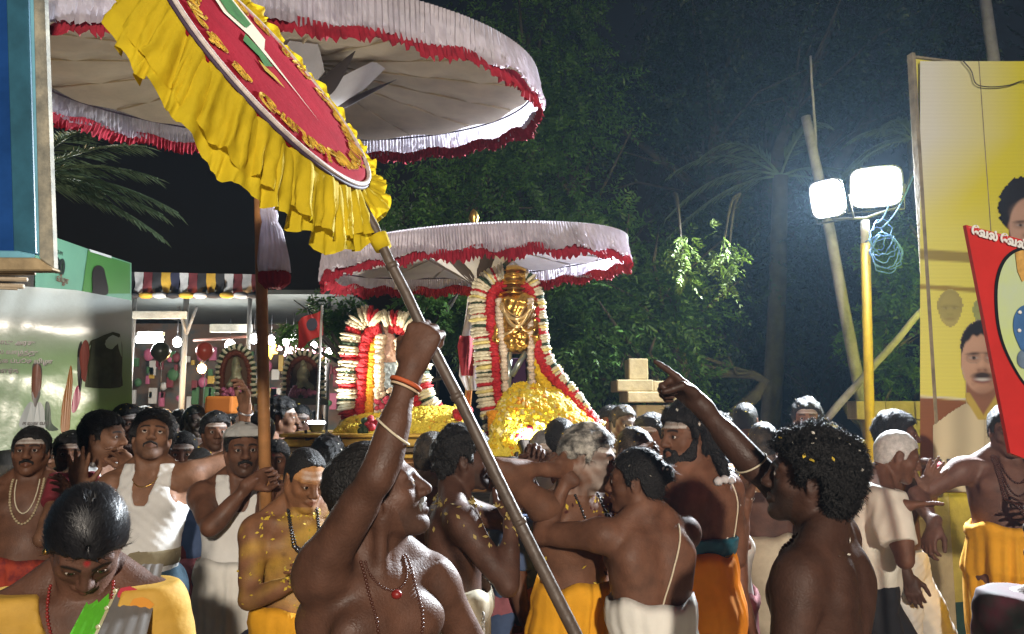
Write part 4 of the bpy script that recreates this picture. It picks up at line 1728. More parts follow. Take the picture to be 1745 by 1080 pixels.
# ------------------------------------------------------------------ floodlights on the yellow post
FLY = 6.0
root = empty('floodlight_post', tuple(np.array(at(1478, 700, FLY)) * np.array([1, 1, 0])))
tag(root, 'yellow post carrying a bracket for two floodlights', 'lamp post')
rl = Vector(root.location)
pt, pb = at(1474, 380, FLY), at(1483, 740, FLY)
pd = (pt - pb).normalized()
gb = pb - pd * (pb.z / pd.z)
root.location = (gb.x, gb.y, 0)
rl = Vector(root.location)
pm = at(1474.6, 415, FLY)
sub(MB().tube([gb, pm], .036, 10).build('pole', mat('yellow_paint', (.55, .36, .02), .5, var=.25, vscale=7), root, True), rl)
sub(MB().tube([pm, pt + Vector((0, 0, .02))], .033, 10).build('pole_top', mat('pale_paint', (.55, .53, .45), .5, var=.2), root, True), rl)
br = [at(1405, 352, FLY), at(1474, 378, FLY), at(1540, 330, FLY)]
sub(MB().tube([at(1418, 372, FLY), at(1474, 372, FLY), at(1530, 352, FLY), at(1556, 292, FLY)], .012, 6).build('bracket', mat('steel_dark', (.06, .06, .065), .5, metal=.6), root, True), rl)

LAMPGLASS = mat('lamp_glass', (.9, .95, 1), .2, emit=(.88, .95, 1.0), estr=120)


def floodlamp(name, label, quad, Y, aim, energy, group=None, size=(.36, .30), spot=150, col=(.86, .93, 1.0)):
    """a floodlight: housing, hood, glowing glass, bracket, and the light it throws"""
    c = Vector(quad)
    root = empty(name, c)
    tag(root, label, 'floodlight', group)
    d = (Vector(aim) - c).normalized()
    q = d.to_track_quat('-Z', 'Y').to_matrix()
    w, h = size
    mb = MB()
    mb.box((0, 0, 0), (1, 1, 1))
    hs = MB()
    NS = 28
    sq = lambda a: (math.copysign(abs(math.cos(a)) ** .45, math.cos(a)), math.copysign(abs(math.sin(a)) ** .45, math.sin(a)))
    rim_ = [sq(2 * math.pi * i / NS) for i in range(NS)]
    fr = [(x * w / 2, y * h / 2, -.03) for x, y in rim_]
    bk = [(x * w * .30, y * h * .28, .28 * h) for x, y in rim_]
    hs.add([q @ Vector(p) for p in fr + bk], [(i, (i + 1) % NS, NS + (i + 1) % NS, NS + i) for i in range(NS)] + [[NS + i for i in range(NS)]])
    hs.build('housing', mat('lamp_housing', (.10, .10, .11), .4, metal=.7), root)
    rim = MB()
    for a, b in zip(fr, fr[1:] + fr[:1]):
        rim.tube([q @ Vector(a), q @ Vector(b)], .03 * h, 6)
    rim.build('rim', mat('lamp_housing'), root, True)
    g = MB()
    k = .46
    gv = [(0, 0, -.03 - .08 * h)]
    for t_ in (.35, .7, 1.0):
        gv += [(x * w * k * t_, y * h * k * t_, -.03 - .08 * h * (1 - t_ * t_)) for x, y in rim_]
    gf = [(0, 1 + i, 1 + (i + 1) % NS) for i in range(NS)] + [(1 + r_ * NS + i, 1 + (r_ + 1) * NS + i, 1 + (r_ + 1) * NS + (i + 1) % NS, 1 + r_ * NS + (i + 1) % NS) for r_ in range(2) for i in range(NS)]
    g.add([q @ Vector(p) for p in gv], gf)
    g.build('glass', LAMPGLASS, root, True)
    MB().tube([q @ Vector((-w * .55, 0, .02)), q @ Vector((-w * .55, -h * .62, .06)), q @ Vector((w * .55, -h * .62, .06)), q @ Vector((w * .55, 0, .02))], .009, 6).build('yoke', mat('steel_dark'), root, True)
    ld = bpy.data.lights.new('floodlight_beam', 'SPOT')
    ld.energy, ld.color = energy, col
    ld.spot_size, ld.spot_blend = rad(spot), .5
    ld.shadow_soft_size = .4 * h
    lo = bpy.data.objects.new('floodlight_beam', ld)
    link(lo, root)
    lo.location = d * (.05 + .1 * h)
    lo.rotation_euler = d.to_track_quat('-Z', 'Y').to_euler()
    return root


floodlamp('floodlight', 'smaller glaring floodlight turned aside on the yellow post', at(1412, 338, FLY), FLY, (-3.4, 0.5, 1.3), 2200, 'floodlights on the yellow post', (.27, .30))
floodlamp('floodlight', 'larger glaring floodlight facing the street from the yellow post', at(1492, 318, FLY), FLY, (0.2, -1.0, 1.0), 2200, 'floodlights on the yellow post', (.38, .32))

# blue cable tangle
root = empty('cable_tangle', at(1495, 420, FLY - .1))
tag(root, 'tangled loops of blue cable hanging from the lamp post', 'cable')
rs = np.random.RandomState(8)
rl = Vector(root.location)
for i in range(7):
    cxp, cyp = 1500 + rs.uniform(-10, 14), 415 + rs.uniform(-18, 18)
    rx, ry = rs.uniform(12, 30), rs.uniform(14, 36)
    P = [at(cxp + rx * math.cos(t) + rs.normal() * 1.5, cyp + ry * math.sin(t) + rs.normal() * 1.5, FLY - .06 + .05 * math.sin(2 * t + i)) for t in np.linspace(0, 6.4, 22)]
    sub(MB().tube(smooth_open(P, 2), .0042, 5).build('cable_loop', mat('cable_blue', (.06, .14, .42), .5), root, True), rl)
for (x0, y0, x1, y1) in ((1492, 380, 1520, 330), (1500, 390, 1556, 300)):
    P = [at(x0 + (x1 - x0) * t, y0 + (y1 - y0) * t + 14 * math.sin(math.pi * t), FLY - .05) for t in np.linspace(0, 1, 9)]
    sub(MB().tube(P, .006, 5).build('cable_loop', mat('cable_blue'), root, True), rl)

# leaning timber poles
WOOD = mat('weathered_wood', (.26, .25, .24), .85, var=.35, vscale=7, bump=.5, bscale=30)


def timber(name, label, a, b, r, m=WOOD, cat='pole', group=None, toground=True):
    a, b = Vector(a), Vector(b)
    if toground:
        d = (a - b).normalized()
        b = b - d * (b.z / d.z)
    N = 9
    rs = np.random.RandomState(int(abs(a.x) * 100) % 97)
    pts = [a + (b - a) * (i / (N - 1)) + Vector(rs.normal(size=3)) * r * .12 for i in range(N)]
    root = MB().tube([p - b for p in pts], [r * (.8 + .3 * i / (N - 1)) for i in range(N)], 10).build(name, m, None, True, loc=b)
    tag(root, label, cat, group)
    return root


timber('timber_pole', 'pale timber pole leaning behind the floodlights', at(1376, 198, 6.5), at(1475, 720, 6.5), .052)
timber('timber_pole', 'slanting timber brace propped against the billboard', at(1580, 520, 5.9), at(1408, 714, 6.4), .03, toground=False)
timber('utility_pole', 'pale round pole standing up behind the top of the billboard', at(1676, -20, 7.5), at(1694, 105, 7.5), .07)
timber('bamboo_rod', 'thin rod sticking up above the leaning timber pole', at(1381, 95, 6.56), at(1393, 285, 6.56), .012, toground=False)
# ================================================================== unseen lamp, assumed behind the street (from glare on vinyl banner and blue panel)
FRONT = Vector((1.4, -6.5, 3.7))
root = empty('assumed_lamp_post', (FRONT.x + .25, FRONT.y - .1, 0))
tag(root, 'assumed steel post with a floodlight, added to light the procession from the street', 'lamp post')
MB().tube([(0, 0, 0), (0, 0, FRONT.z + .1)], [.07, .05], 10).build('pole', mat('steel_dark'), root, True)
MB().tube([(0, 0, FRONT.z), (-.25, .1, FRONT.z - .12)], .02, 8).build('bracket', mat('steel_dark'), root, True)
floodlamp('floodlight', 'assumed floodlight facing the procession from the street post', FRONT, 0, (-.2, 4.0, 1.8), 3300, None, (.5, .4), spot=100, col=(1.0, .87, .72))  # post and lamp are assumed, added as front light for the procession

# ================================================================== processional parasols
SILK = mat('silver_silk', (.60, .56, .63), .5, var=.22, vscale=5, trans=.45)
REDT = mat('red_tuft', (.28, .008, .024), .85, var=.35, vscale=20)
LINING = mat('cream_lining', (.76, .68, .52), .8, var=.12, vscale=5, bump=.5, bscale=14, trans=.6)
LININGW = mat('white_lining', (.62, .60, .60), .8, var=.10, vscale=5, bump=.5, bscale=14, trans=.6)
WOODP = mat('pole_wood', (.36, .17, .06), .45, var=.3, vscale=10)


def parasol(name, label, C, R, fwd, roll, lining, pole_to, pole_r=.022, seed=1, hub_drop=.22, leafrot=0.0, hem=.235, mid=None):
    rs = np.random.RandomState(seed)
    root = empty(name, (pole_to[0], pole_to[1], 0))
    tag(root, label, 'parasol', 'white fringed parasols of the procession')
    off = Vector(C) - Vector(root.location)
    # fwd: near side down ; roll: left side up
    Mx = Matrix.Rotation(rad(roll), 3, 'Y') @ Matrix.Rotation(rad(fwd), 3, 'X')
    T = lambda p: off + Mx @ Vector(p)
    n = 64
    # canopy top: shallow cone with sagging panels
    def disc(z0, rise, name, m, quilt):
        v, f = [], []
        rr = 14
        for i in range(rr + 1):
            t = i / rr
            for k in range(n * 2):
                th = 2 * math.pi * k / (n * 2)
                r = R * (.985 if name == 'lining' else 1.0) * t
                z = z0 + rise * (1 - t) ** 1.15
                z += quilt * (.5 - .5 * math.cos(th * 16)) * t * (-1)
                z -= (.010 * math.sin(t * 26) * (t < .98)) if quilt else 0
                v.append(T((r * math.cos(th), r * math.sin(th), z)))
        N = n * 2
        for i in range(rr):
            for k in range(N):
                f.append((i * N + k, i * N + (k + 1) % N, (i + 1) * N + (k + 1) % N, (i + 1) * N + k))
        return meshobj(name, v, f, m, root)
    can = disc(.03, .16, 'canopy', SILK, 0)
    lin = disc(-.012, .13, 'lining', lining, .018)
    # sixteen ribs under the lining
    for k in range(16):
        th = 2 * math.pi * k / 16
        P = [T((R * .97 * t * math.cos(th), R * .97 * t * math.sin(th), -.016 + .13 * (1 - t) ** 1.15)) for t in np.linspace(.08, 1, 8)]
        MB().tube(P, .006, 5).build('rib', lining, lin, True)
    # hanging fringe: fine uneven pleats
    NN = 720
    for (nm, z0, z1, m, r0, jag, rows) in (('fringe', .035, -hem, SILK, R + .012, .010, 7), ('red_trim', -hem + .02, -hem - .045, REDT, R + .016, .016, 3)):
        v, f = [], []
        ph = rs.uniform(0, 6.28, 8)
        pl = np.cumsum(rs.uniform(.6, 1.4, NN))
        pl = pl / pl[-1] * 2 * math.pi
        am = .55 + .45 * np.sin(pl * 9 + ph[0]) * np.sin(pl * 4 + ph[1])
        for i in range(rows + 1):
            t = i / rows
            for k in range(NN):
                th = pl[k]
                w = (1 if k % 2 else -1) * (.0055 + .002 * am[k]) * (.4 + .6 * t) + .012 * math.sin(th * 13 + ph[2]) * t + .016 * math.sin(th * 5 + ph[3]) * t + .004 * rs.normal() * t
                r = r0 + w + .02 * t
                z = z0 + (z1 - z0) * t
                if i == rows:
                    z += rs.uniform(-jag, jag) + .012 * math.sin(th * 21 + ph[4])
                elif nm == 'red_trim' and i == 0:
                    z += .012 * math.sin(th * 21 + ph[4]) + rs.uniform(-.004, .004)
                v.append(T((r * math.cos(th), r * math.sin(th), z)))
        for i in range(rows):
            for k in range(NN):
                f.append((i * NN + k, i * NN + (k + 1) % NN, (i + 1) * NN + (k + 1) % NN, (i + 1) * NN + k))
        fr_ = meshobj(nm, v, f, m, root if nm == 'fringe' else fr_, False)
    # dark cord where the fringe is sewn on
    MB().tube([T((R * 1.0 * math.cos(t), R * 1.0 * math.sin(t), -.022)) for t in np.linspace(0, 2 * math.pi, 97)], .005, 5, caps=False).build('hem_cord', mat('dark_cord', (.05, .03, .06), .7), root, True)
    # funnel of cloth petals down to the pole collar, dark leaf shapes painted in for unlit openings
    hub = Vector(T((0, 0, -hub_drop)))
    r1 = R * .40
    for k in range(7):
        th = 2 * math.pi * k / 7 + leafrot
        for (nm, dth, wid, m, lift, tip) in (('petal', 0, .62, mat('petal_cloth', (.62, .62, .64), .6, var=.1, trans=.1), 0, 1.0), ('opening_shade', .45, .30, mat('opening_shade_brown', (.030, .016, .012), .8), .004, 1.08)):
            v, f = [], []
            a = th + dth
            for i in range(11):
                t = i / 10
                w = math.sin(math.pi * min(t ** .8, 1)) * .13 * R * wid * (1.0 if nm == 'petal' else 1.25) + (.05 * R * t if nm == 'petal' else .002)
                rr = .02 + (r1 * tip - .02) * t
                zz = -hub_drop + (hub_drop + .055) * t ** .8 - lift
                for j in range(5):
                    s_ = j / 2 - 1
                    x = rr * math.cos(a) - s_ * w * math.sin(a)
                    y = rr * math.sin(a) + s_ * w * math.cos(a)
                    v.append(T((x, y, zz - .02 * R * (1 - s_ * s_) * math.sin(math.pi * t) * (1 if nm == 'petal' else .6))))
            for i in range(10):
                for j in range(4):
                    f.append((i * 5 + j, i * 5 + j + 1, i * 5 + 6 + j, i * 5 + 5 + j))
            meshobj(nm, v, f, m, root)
    foot = Vector(pole_to) - Vector(root.location)
    top = T((0, 0, .17))
    pts = [foot, hub, top] if mid is None else [foot, Vector(mid) - Vector(root.location), hub, top]
    MB().tube(pts, [pole_r * 1.05, pole_r, pole_r * .95, pole_r * .9][-len(pts):], 12).build('pole', WOODP, root, True)
    MB().lathe([(.0, .30), (.02, .28), (.035, .24), (.02, .21), (.05, .17)], (0, 0, 0), 16).build('finial', mat('brass', (.6, .38, .10), .3, metal=1), can, True).matrix_local = Matrix.Translation(off) @ Mx.to_4x4()
    return root, T


U1C = at(495, 143, 3.75)
POLE_FOOT = at(459, 1010, 3.42)
_t = at(444, 350, 2.8)
parasol('parasol', 'large white fringed parasol with cream underside and red trim over the street', U1C, 1.236, 7.4, 0.0, LINING, (POLE_FOOT.x, POLE_FOOT.y, .75), leafrot=.62, seed=3, hem=.125, hub_drop=.26, pole_r=.026, mid=at(443, 335, 3.44))
U2C = at(812, 436, 4.75)
P2F = at(786, 720, 4.85)
parasol('parasol', 'white fringed parasol with red trim held over the golden idol', U2C, .925, 3.0, -4.0, LININGW, (P2F.x, P2F.y, 1.3), leafrot=.1, seed=5, hub_drop=.20, hem=.105)

# tassel on the big parasol's pole
root = empty('tassel', at(466, 420, 3.42))
tag(root, 'white and red silk tassel hanging on the parasol pole', 'tassel')
rl = Vector(root.location)


def tassel_part(nm, prof, m, pleat):
    v, f = [], []
    n = 72
    rs = np.random.RandomState(2)
    for (px, py, wpx) in prof:
        c = at(px, py, 3.42)
        r = wpx / FPX * 3.42
        for k in range(n):
            th = 2 * math.pi * k / n
            q = r * (1 + pleat * math.sin(th * 15 + py * .02) + .04 * rs.normal())
            v.append((c.x + q * math.cos(th), c.y + q * .8 * math.sin(th), c.z + .004 * rs.normal()))
    for i in range(len(prof) - 1):
        for k in range(n):
            f.append((i * n + k, i * n + (k + 1) % n, (i + 1) * n + (k + 1) % n, (i + 1) * n + k))
    f.append(list(range((len(prof) - 1) * n, len(prof) * n)))
    sub(meshobj(nm, v, f, m, root), rl)


tassel_part('silk_skirt', [(455, 348, 5), (457, 356, 12), (459, 366, 14), (460, 378, 12), (463, 392, 17), (466, 420, 21), (467, 445, 24), (468, 463, 25)], SILK, .12)
tassel_part('red_skirt', [(468, 460, 22), (468, 470, 25), (468, 482, 24), (467, 490, 14)], REDT, .14)
MB().tube([(0, 0, .0), (0, 0, 0)], .001, 3)

# ================================================================== red and yellow standard with frill on a long pole
FY = 1.62
fc = at(465, 129, FY)
FR = .311
FN = np.array([math.cos(.241) * math.cos(.63), -math.sin(.241), math.cos(.241) * math.sin(.63)])   # face normal: up and aside, a little to the street
Mj = np.array(at(628, 318, FY)) - np.array(fc)
Mj = nrm(Mj - FN * (Mj @ FN))
Mi = np.cross(FN, Mj)
if Mi[1] > 0:
    Mi = -Mi                                                   # towards the street
root = empty('processional_standard', tuple(np.array(fc) * np.array([1, 1, 0])))
tag(root, 'tilted round red standard with gold lettering and yellow frill on a long pole', 'standard')
rl = Vector(root.location)
FP = lambda r, th, z=0.0: np.array(fc) + (Mj * math.cos(th) + Mi * math.sin(th)) * r * FR + FN * z
REDC = mat('red_velvet', (.27, .012, .024), .85, var=.18, vscale=8, bump=.15, bscale=60, spec=.04)
GOLD = mat('gold_zari', (.62, .42, .07), .42, metal=.35, var=.35, vscale=40)
YEL = mat('yellow_satin', (.66, .50, .02), .78, spec=.15, bump=.35, bscale=34, var=.15, vscale=6, trans=.35)


def ring(nm, r0, r1, z, m, wob=0, both=0.0):
    v, f = [], []
    n = 96
    for k in range(n):
        th = 2 * math.pi * k / n
        v += [FP(r0, th, z), FP(r1, th, z)]
    for k in range(n):
        a, b = 2 * k, 2 * ((k + 1) % n)
        f.append((a, a + 1, b + 1, b))
    return sub(meshobj(nm, v, f, m, root), rl)


mb = MB()
n = 96
prof = [(0, 0.013), (.5, .012), (.90, .008), (.985, 0), (.985, -.010), (0, -.012)]
v = [FP(r, 2 * math.pi * k / n, z) for (r, z) in prof for k in range(n)]
mb.add(v, [(i * n + k, i * n + (k + 1) % n, (i + 1) * n + (k + 1) % n, (i + 1) * n + k) for i in range(len(prof) - 1) for k in range(n)])
sub(mb.build('disc', REDC, root, True), rl)
BRD = mat('silver_braid', (.55, .48, .44), .5, var=.3, vscale=60)
sub(MB().tube([FP(.965, t, .006) for t in np.linspace(0, 2 * math.pi, 97)], .0055, 6, caps=False).build('braid', BRD, root, True), rl)
sub(MB().tube([FP(.985, t, .0) for t in np.linspace(0, 2 * math.pi, 97)], .004, 6, caps=False).build('braid', mat('dark_cord'), root, True), rl)
# lettering round the rim (glyphs written in the order they show)
LETTERS = 'அருள்மிகுசுப்பிரமணியசுவாமிதிருக்கோயில்அருள்மிகுசுப்பிரமணிய'
cl_, i = [], 0
for ch in LETTERS:
    if ch in 'ுூ்ிீா' and cl_:
        cl_[-1] += ch
    else:
        cl_.append(ch)
nl = 22
for i in range(nl):
    th = -2 * math.pi * i / nl + .1
    g = cl_[i % len(cl_)]
    rdir = Mj * math.cos(th) + Mi * math.sin(th)
    tdir = np.cross(FN, rdir)
    o_ = FP(.735, th, .013) - tdir * .026
    if 'ecc' == g:
        continue
    sub(text_sheet('letter', g, .062, GOLD, root, o_, tdir, rdir, extrude=.0012, bold=.0016), rl)
# emblem: a long spear blade with green leaves either side
EMW, EMG = mat('emblem_cream', (.62, .56, .42), .6), mat('emblem_green', (.035, .14, .03), .6, var=.3, vscale=30)


def emb(nm, pts, z, m):
    v = [np.array(fc) + (Mj * a + Mi * b) * FR + FN * z for a, b in pts]
    sub(meshobj(nm, v, [list(range(len(v)))], m, root, False), rl)


emb('emblem_blade', [(-.95, .16), (-.42, .26), (-.30, .06), (.16, -.08), (.42, -.12), (-.22, -.06), (-.40, -.28), (-.95, -.16)], .015, EMW)
emb('emblem_leaf', [(-.93, .09), (-.46, .17), (-.38, .02), (-.50, -.18), (-.93, -.10)], .0165, EMG)
emb('emblem_leaf', [(-.28, .14), (-.16, .30), (-.06, .20), (.04, .24), (-.02, .05), (-.16, .05)], .0165, EMG)
emb('emblem_leaf', [(.0, .28), (.10, .30), (.20, .14), (.10, .16)], .0165, GOLD)


# frill: hangs by its own weight on the low side, stands crumpled on the high side
def frill(nm, l_near, l_far, m, seed, npl, zoff, amp):
    rs = np.random.RandomState(seed)
    n, rows = 420, 10
    v, f = [], []
    ph = rs.uniform(0, 6.28, 9)
    for i in range(rows + 1):
        t = i / rows
        for k in range(n):
            th = 2 * math.pi * k / n
            rdir = Mj * math.cos(th) + Mi * math.sin(th)
            side = .5 + .5 * math.tanh(3.2 * (math.sin(th) + .35))          # 1 on the street side
            base = FP(.99, th, zoff)
            down = np.array([-.10, 0, -1.0])
            d = nrm(down * (.95 * side) + rdir * (.26 * side + .9 * (1 - side)) + FN * (.9 * (1 - side)) - FN * .12 * side)
            L = (l_near * side + l_far * (1 - side)) * (1 + .05 * math.sin(th * 7 + ph[0]) + .03 * math.sin(th * 17 + ph[1]))
            phs = th * npl + 1.2 * math.sin(th * 5 + ph[2])
            pl = 1.5 * (abs(math.sin(phs * .5)) ** .7 - .6) + .35 * math.sin(2.3 * phs + ph[3]) + .25 * math.sin(th * 9 + ph[4])
            tdir = np.cross(FN, rdir)
            nrmal = nrm(np.cross(d, tdir))
            w = amp * pl * ((t + .06) ** .55) * (.35 + .65 * side)
            p = base + d * L * t + nrmal * w + tdir * .35 * amp * math.cos(phs) * t
            if t > .8:
                p = p + nrmal * .004 * math.sin(phs * 3 + ph[5]) * (t - .8) * 5
                p = p + d * .006 * math.sin(phs + ph[6]) * (t - .8) * 5
            p = p + nrmal * .0022 * (math.sin(th * 71 + t * 9 + ph[7]) + math.sin(th * 113 - t * 14)) * t
            v.append(p)
    for i in range(rows):
        for k in range(n):
            f.append((i * n + k, i * n + (k + 1) % n, (i + 1) * n + (k + 1) % n, (i + 1) * n + k))
    sub(meshobj(nm, v, f, m, root), rl)


frill('frill', .116, .020, YEL, 4, 27, -.004, .021)
frill('frill', .142, .016, YEL, 9, 21, -.012, .023)
# pole
PT, PB = at(580, 275, 1.69), at(1010, 1140, 1.62)
pd = (PB - PT).normalized()
POLE2 = (PT.copy(), PB.copy())
pts = [PT + (PB - PT) * (i / 14) for i in range(15)]
pts.append(PB + pd * .45)
rs = np.random.RandomState(1)
pts = [p + Vector(rs.normal(size=3)) * .0012 for p in pts]
pm_ = mat('standard_pole', (.085, .062, .048), .5, var=.35, vscale=14, bump=.3, bscale=40)
sub(MB().tube(pts, [.0112 + .0028 * i / 15 for i in range(16)], 12).build('pole', pm_, root, True), rl)
ca, cb = at(643, 402, 1.68), at(654, 424, 1.678)
sub(MB().tube([ca, cb], [.022, .019], 12).build('collar', YEL, root, True), rl)
# knots wound round the pole
for yy in (470, 700, 910):
    t_ = (yy - 275) / (1140 - 275)
    p = PT + (PB - PT) * t_
    sub(MB().tube([p - pd * .006, p + pd * .006], .0146, 12).build('knot', pm_, root, True), rl)
del rs

# ================================================================== idols under flowers
CREAM = mat('cream_flower', (.66, .60, .42), .75, var=.2, vscale=60, bump=.4, bscale=120)
GREENB = mat('dark_leaf_band', (.02, .045, .02), .7)
REDF = mat('red_flower', (.45, .012, .018), .7, var=.35, vscale=60, bump=.5, bscale=140)
YELF = mat('yellow_flower', (.75, .50, .01), .7, var=.25, vscale=60, bump=.5, bscale=140)
ORGF = mat('orange_flower', (.72, .30, .01), .7, var=.25, vscale=60, bump=.5, bscale=140)
PETY = mat('yellow_petals', (.80, .64, .06), .7, var=.2, vscale=30, trans=.2)
PETP = mat('pink_petals', (.55, .06, .10), .7, var=.2, vscale=30, trans=.2)
PETR = mat('red_petals', (.42, .015, .02), .7, var=.2, vscale=30)
GOLDM = mat('beaten_gold', (.78, .46, .10), .28, metal=1.0, var=.2, vscale=14, bump=.35, bscale=50)


def resample(P, step):
    out, acc = [np.array(P[0])], 0
    for a, b in zip(P[:-1], P[1:]):
        a, b = np.array(a), np.array(b)
        L = np.linalg.norm(b - a)
        t = step - acc
        while t < L:
            out.append(a + (b - a) * t / L)
            t += step
        acc = L - (t - step)
    return out


def garland(name, path, r, step, mats, pattern, parent, rl, seed=0, squash=.62, petals=11):
    """thick string of flowers: every whorl a ruffled ring; pattern names which material each whorl takes"""
    P = resample(smooth_open(path, 10), step)
    rs = np.random.RandomState(seed)
    whorls = []
    mesh_cache = {}
    strand = bpy.data.objects.new(name.replace('_whorl', '') + '_string', None)
    link(strand, parent)
    parent, name = strand, 'whorl'
    for i, p in enumerate(P):
        t = nrm(P[min(i + 1, len(P) - 1)] - P[max(i - 1, 0)])
        w = pattern[i % len(pattern)]
        key = (w[0], rs.randint(3))
        if key not in mesh_cache:
            v, f = [], []
            n = petals * 2
            R_ = r * w[1]
            for j in range(5):
                ph = j / 4 * math.pi
                for k in range(n):
                    th = 2 * math.pi * k / n
                    q = R_ * (.55 + .45 * math.sin(ph)) * (1 + (.14 if k % 2 else -.06) + .07 * rs.normal())
                    v.append((q * math.cos(th), q * math.sin(th), -math.cos(ph) * step * squash * (1.0 + .12 * rs.normal())))
            for j in range(4):
                for k in range(n):
                    f.append((j * n + k, j * n + (k + 1) % n, (j + 1) * n + (k + 1) % n, (j + 1) * n + k))
            f.append(list(range(n))[::-1])
            f.append([4 * n + k for k in range(n)])
            o = meshobj(name, v, f, mats[w[0]], parent, True)
            mesh_cache[key] = o.data
        else:
            o = bpy.data.objects.new(name, mesh_cache[key])
            link(o, parent)
        Q = Vector(t).to_track_quat('Z', 'Y')
        o.rotation_mode = 'QUATERNION'
        from mathutils import Quaternion
        o.rotation_quaternion = Q @ Quaternion((rs.normal(), rs.normal(), 0), rs.normal() * .06) @ Quaternion((0, 0, 1), rs.uniform(0, 6.28))
        z_ = rs.uniform(.90, 1.10)
        o.scale = (z_, z_ * rs.uniform(.94, 1.06), rs.uniform(.9, 1.25))
        o.location = Vector(p) - rl + Vector(rs.normal(size=3)) * r * .05
        whorls.append(o)
    return whorls


def rope(name, path, r, m, parent, rl, seed=0, n=14, rough=.16, seg=10):
    """dense string of small flowers as one bumpy rope"""
    P = resample(smooth_open(path, seg), r * .28)
    rs = np.random.RandomState(seed)
    rr = [r * (1 + rs.uniform(-rough, rough)) for _ in P]
    o = MB().tube(P, rr, n)
    arr = np.array(o.v) + rs.normal(size=(len(o.v), 3)) * r * rough * .45
    o.v = [tuple(x) for x in arr]
    return sub(o.build(name, m, parent, False), rl)


def flower_heap(name, pts2d, Y, depth, m, parent, rl, n, size, seed, base_m=None, zfloor=None):
    """mound with the given front outline (photo px) bulging in depth, strewn with small flowers"""
    rs = np.random.RandomState(seed)
    xs = [p[0] for p in pts2d]
    x0, x1 = min(xs), max(xs)
    prof = sorted(pts2d)
    px = np.array([p[0] for p in prof])
    py = np.array([p[1] for p in prof])
    zb = zfloor
    H = lambda x: np.interp(x, px, py)
    v, f = [], []
    nx, ny = 40, 12
    def pt(u, w):
        xx = x0 + (x1 - x0) * u
        top = at(xx, H(xx), Y)
        hgt = max(top.z - zb, .01)
        a = w * math.pi
        return np.array([top.x, Y - depth * math.cos(a), zb + hgt * max(math.sin(a), 0) ** 1.15])
    for j in range(ny + 1):
        for i in range(nx + 1):
            v.append(pt(i / nx, j / ny) + rs.normal(size=3) * .012)
    for j in range(ny):
        for i in range(nx):
            f.append((j * (nx + 1) + i, j * (nx + 1) + i + 1, (j + 1) * (nx + 1) + i + 1, (j + 1) * (nx + 1) + i))
    sub(meshobj(name, v, np.array(f), base_m or m, parent), rl)
    return pt


def strew(name, pt, n, size, m, parent, rl, seed, sel=lambda u, w: True):
    rs = np.random.RandomState(seed)
    mb = MB()
    k = 0
    tries = 0
    while k < n and tries < n * 20:
        tries += 1
        u, w = rs.uniform(0, 1), rs.uniform(.02, .62)
        if not sel(u, w):
            continue
        p = pt(u, w)
        a, b = pt(min(u + .01, 1), w) - p, pt(u, w + .01) - p
        nn = nrm(np.cross(a, b))
        if nn[2] < 0:
            nn = -nn
        c = p + nn * size * .3
        s_ = size * rs.uniform(.6, 1.25)
        t1 = nrm(np.cross(nn, rs.normal(size=3)))
        t2 = np.cross(nn, t1)
        vs = [c + nn * s_ * .5]
        for q in range(5):
            th = q * 1.2566
            vs.append(c + (t1 * math.cos(th) + t2 * math.sin(th)) * s_ + nn * s_ * rs.uniform(-.2, .35))
        mb.add(vs, [(0, 1, 2), (0, 2, 3), (0, 3, 4), (0, 4, 5), (0, 5, 1)])
        k += 1
    o = sub(mb.build(name, m, parent), rl)
    o['kind'] = 'stuff'
    return o


def sdf_solid(name, prims, r, m, parent, rl, noise=0, nf=60, seed=0):
    lo = np.min([p[7] for p in prims], 0) - .03
    hi = np.max([p[8] for p in prims], 0) + .03
    d, ax = sdf_grid(prims, lo, hi, r)
    if noise:
        d = d + snoise_g(ax, nf, seed) * noise
    v, f = surfnet(d, lo, r)
    return sub(meshobj(name, v, f, m, parent), rl)


I3 = np.eye(3)
# ---- golden idol
DY = 4.2
pxm = DY / FPX                                     # metres per photo pixel there
root = empty('golden_idol', tuple(np.array(at(880, 700, DY)) * np.array([1, 1, 0]) + np.array([0, 0, 1.50])))
tag(root, 'golden idol under tall garland arch above a heap of yellow flowers', 'idol')
rl = Vector(root.location)
G = lambda px, py, dy=0.0: np.array(at(px, py, DY + dy))
m_ = lambda k: k * pxm
pr = [ELL(G(880, 545), I3, (m_(34), m_(24), m_(50)), .03), ELL(G(880, 516), I3, (m_(41), m_(24), m_(18)), .03), ELL(G(882, 582), I3, (m_(36), m_(26), m_(20)), .03),
      CAP(G(850, 520), G(846, 580, -.03), m_(9), m_(8), .02), CAP(G(910, 520), G(912, 575, -.03), m_(9), m_(8), .02), CAP(G(880, 505), G(878, 490), m_(12), m_(12), .01)]
sdf_solid('robe', pr, .0075, GOLDM, root, rl, .006, 75, 2)
pr = [ELL(G(875, 484), I3, (m_(18), m_(17), m_(20)), .01), CAP(G(875, 487, -.055), G(875, 495, -.062), m_(3), m_(4), .008)]
sdf_solid('face', pr, .006, GOLDM, root, rl)
crown = MB()
c0 = Vector(G(875, 478))
prof = [(m_(20), -.02), (m_(23), 0), (m_(23), .02), (m_(21), .03), (m_(24), .045), (m_(23), .06), (m_(17), .072), (m_(8), .085), (.002, .09)]
crown.lathe(prof, c0, 28)
sub(crown.build('crown', GOLDM, root, True), rl)
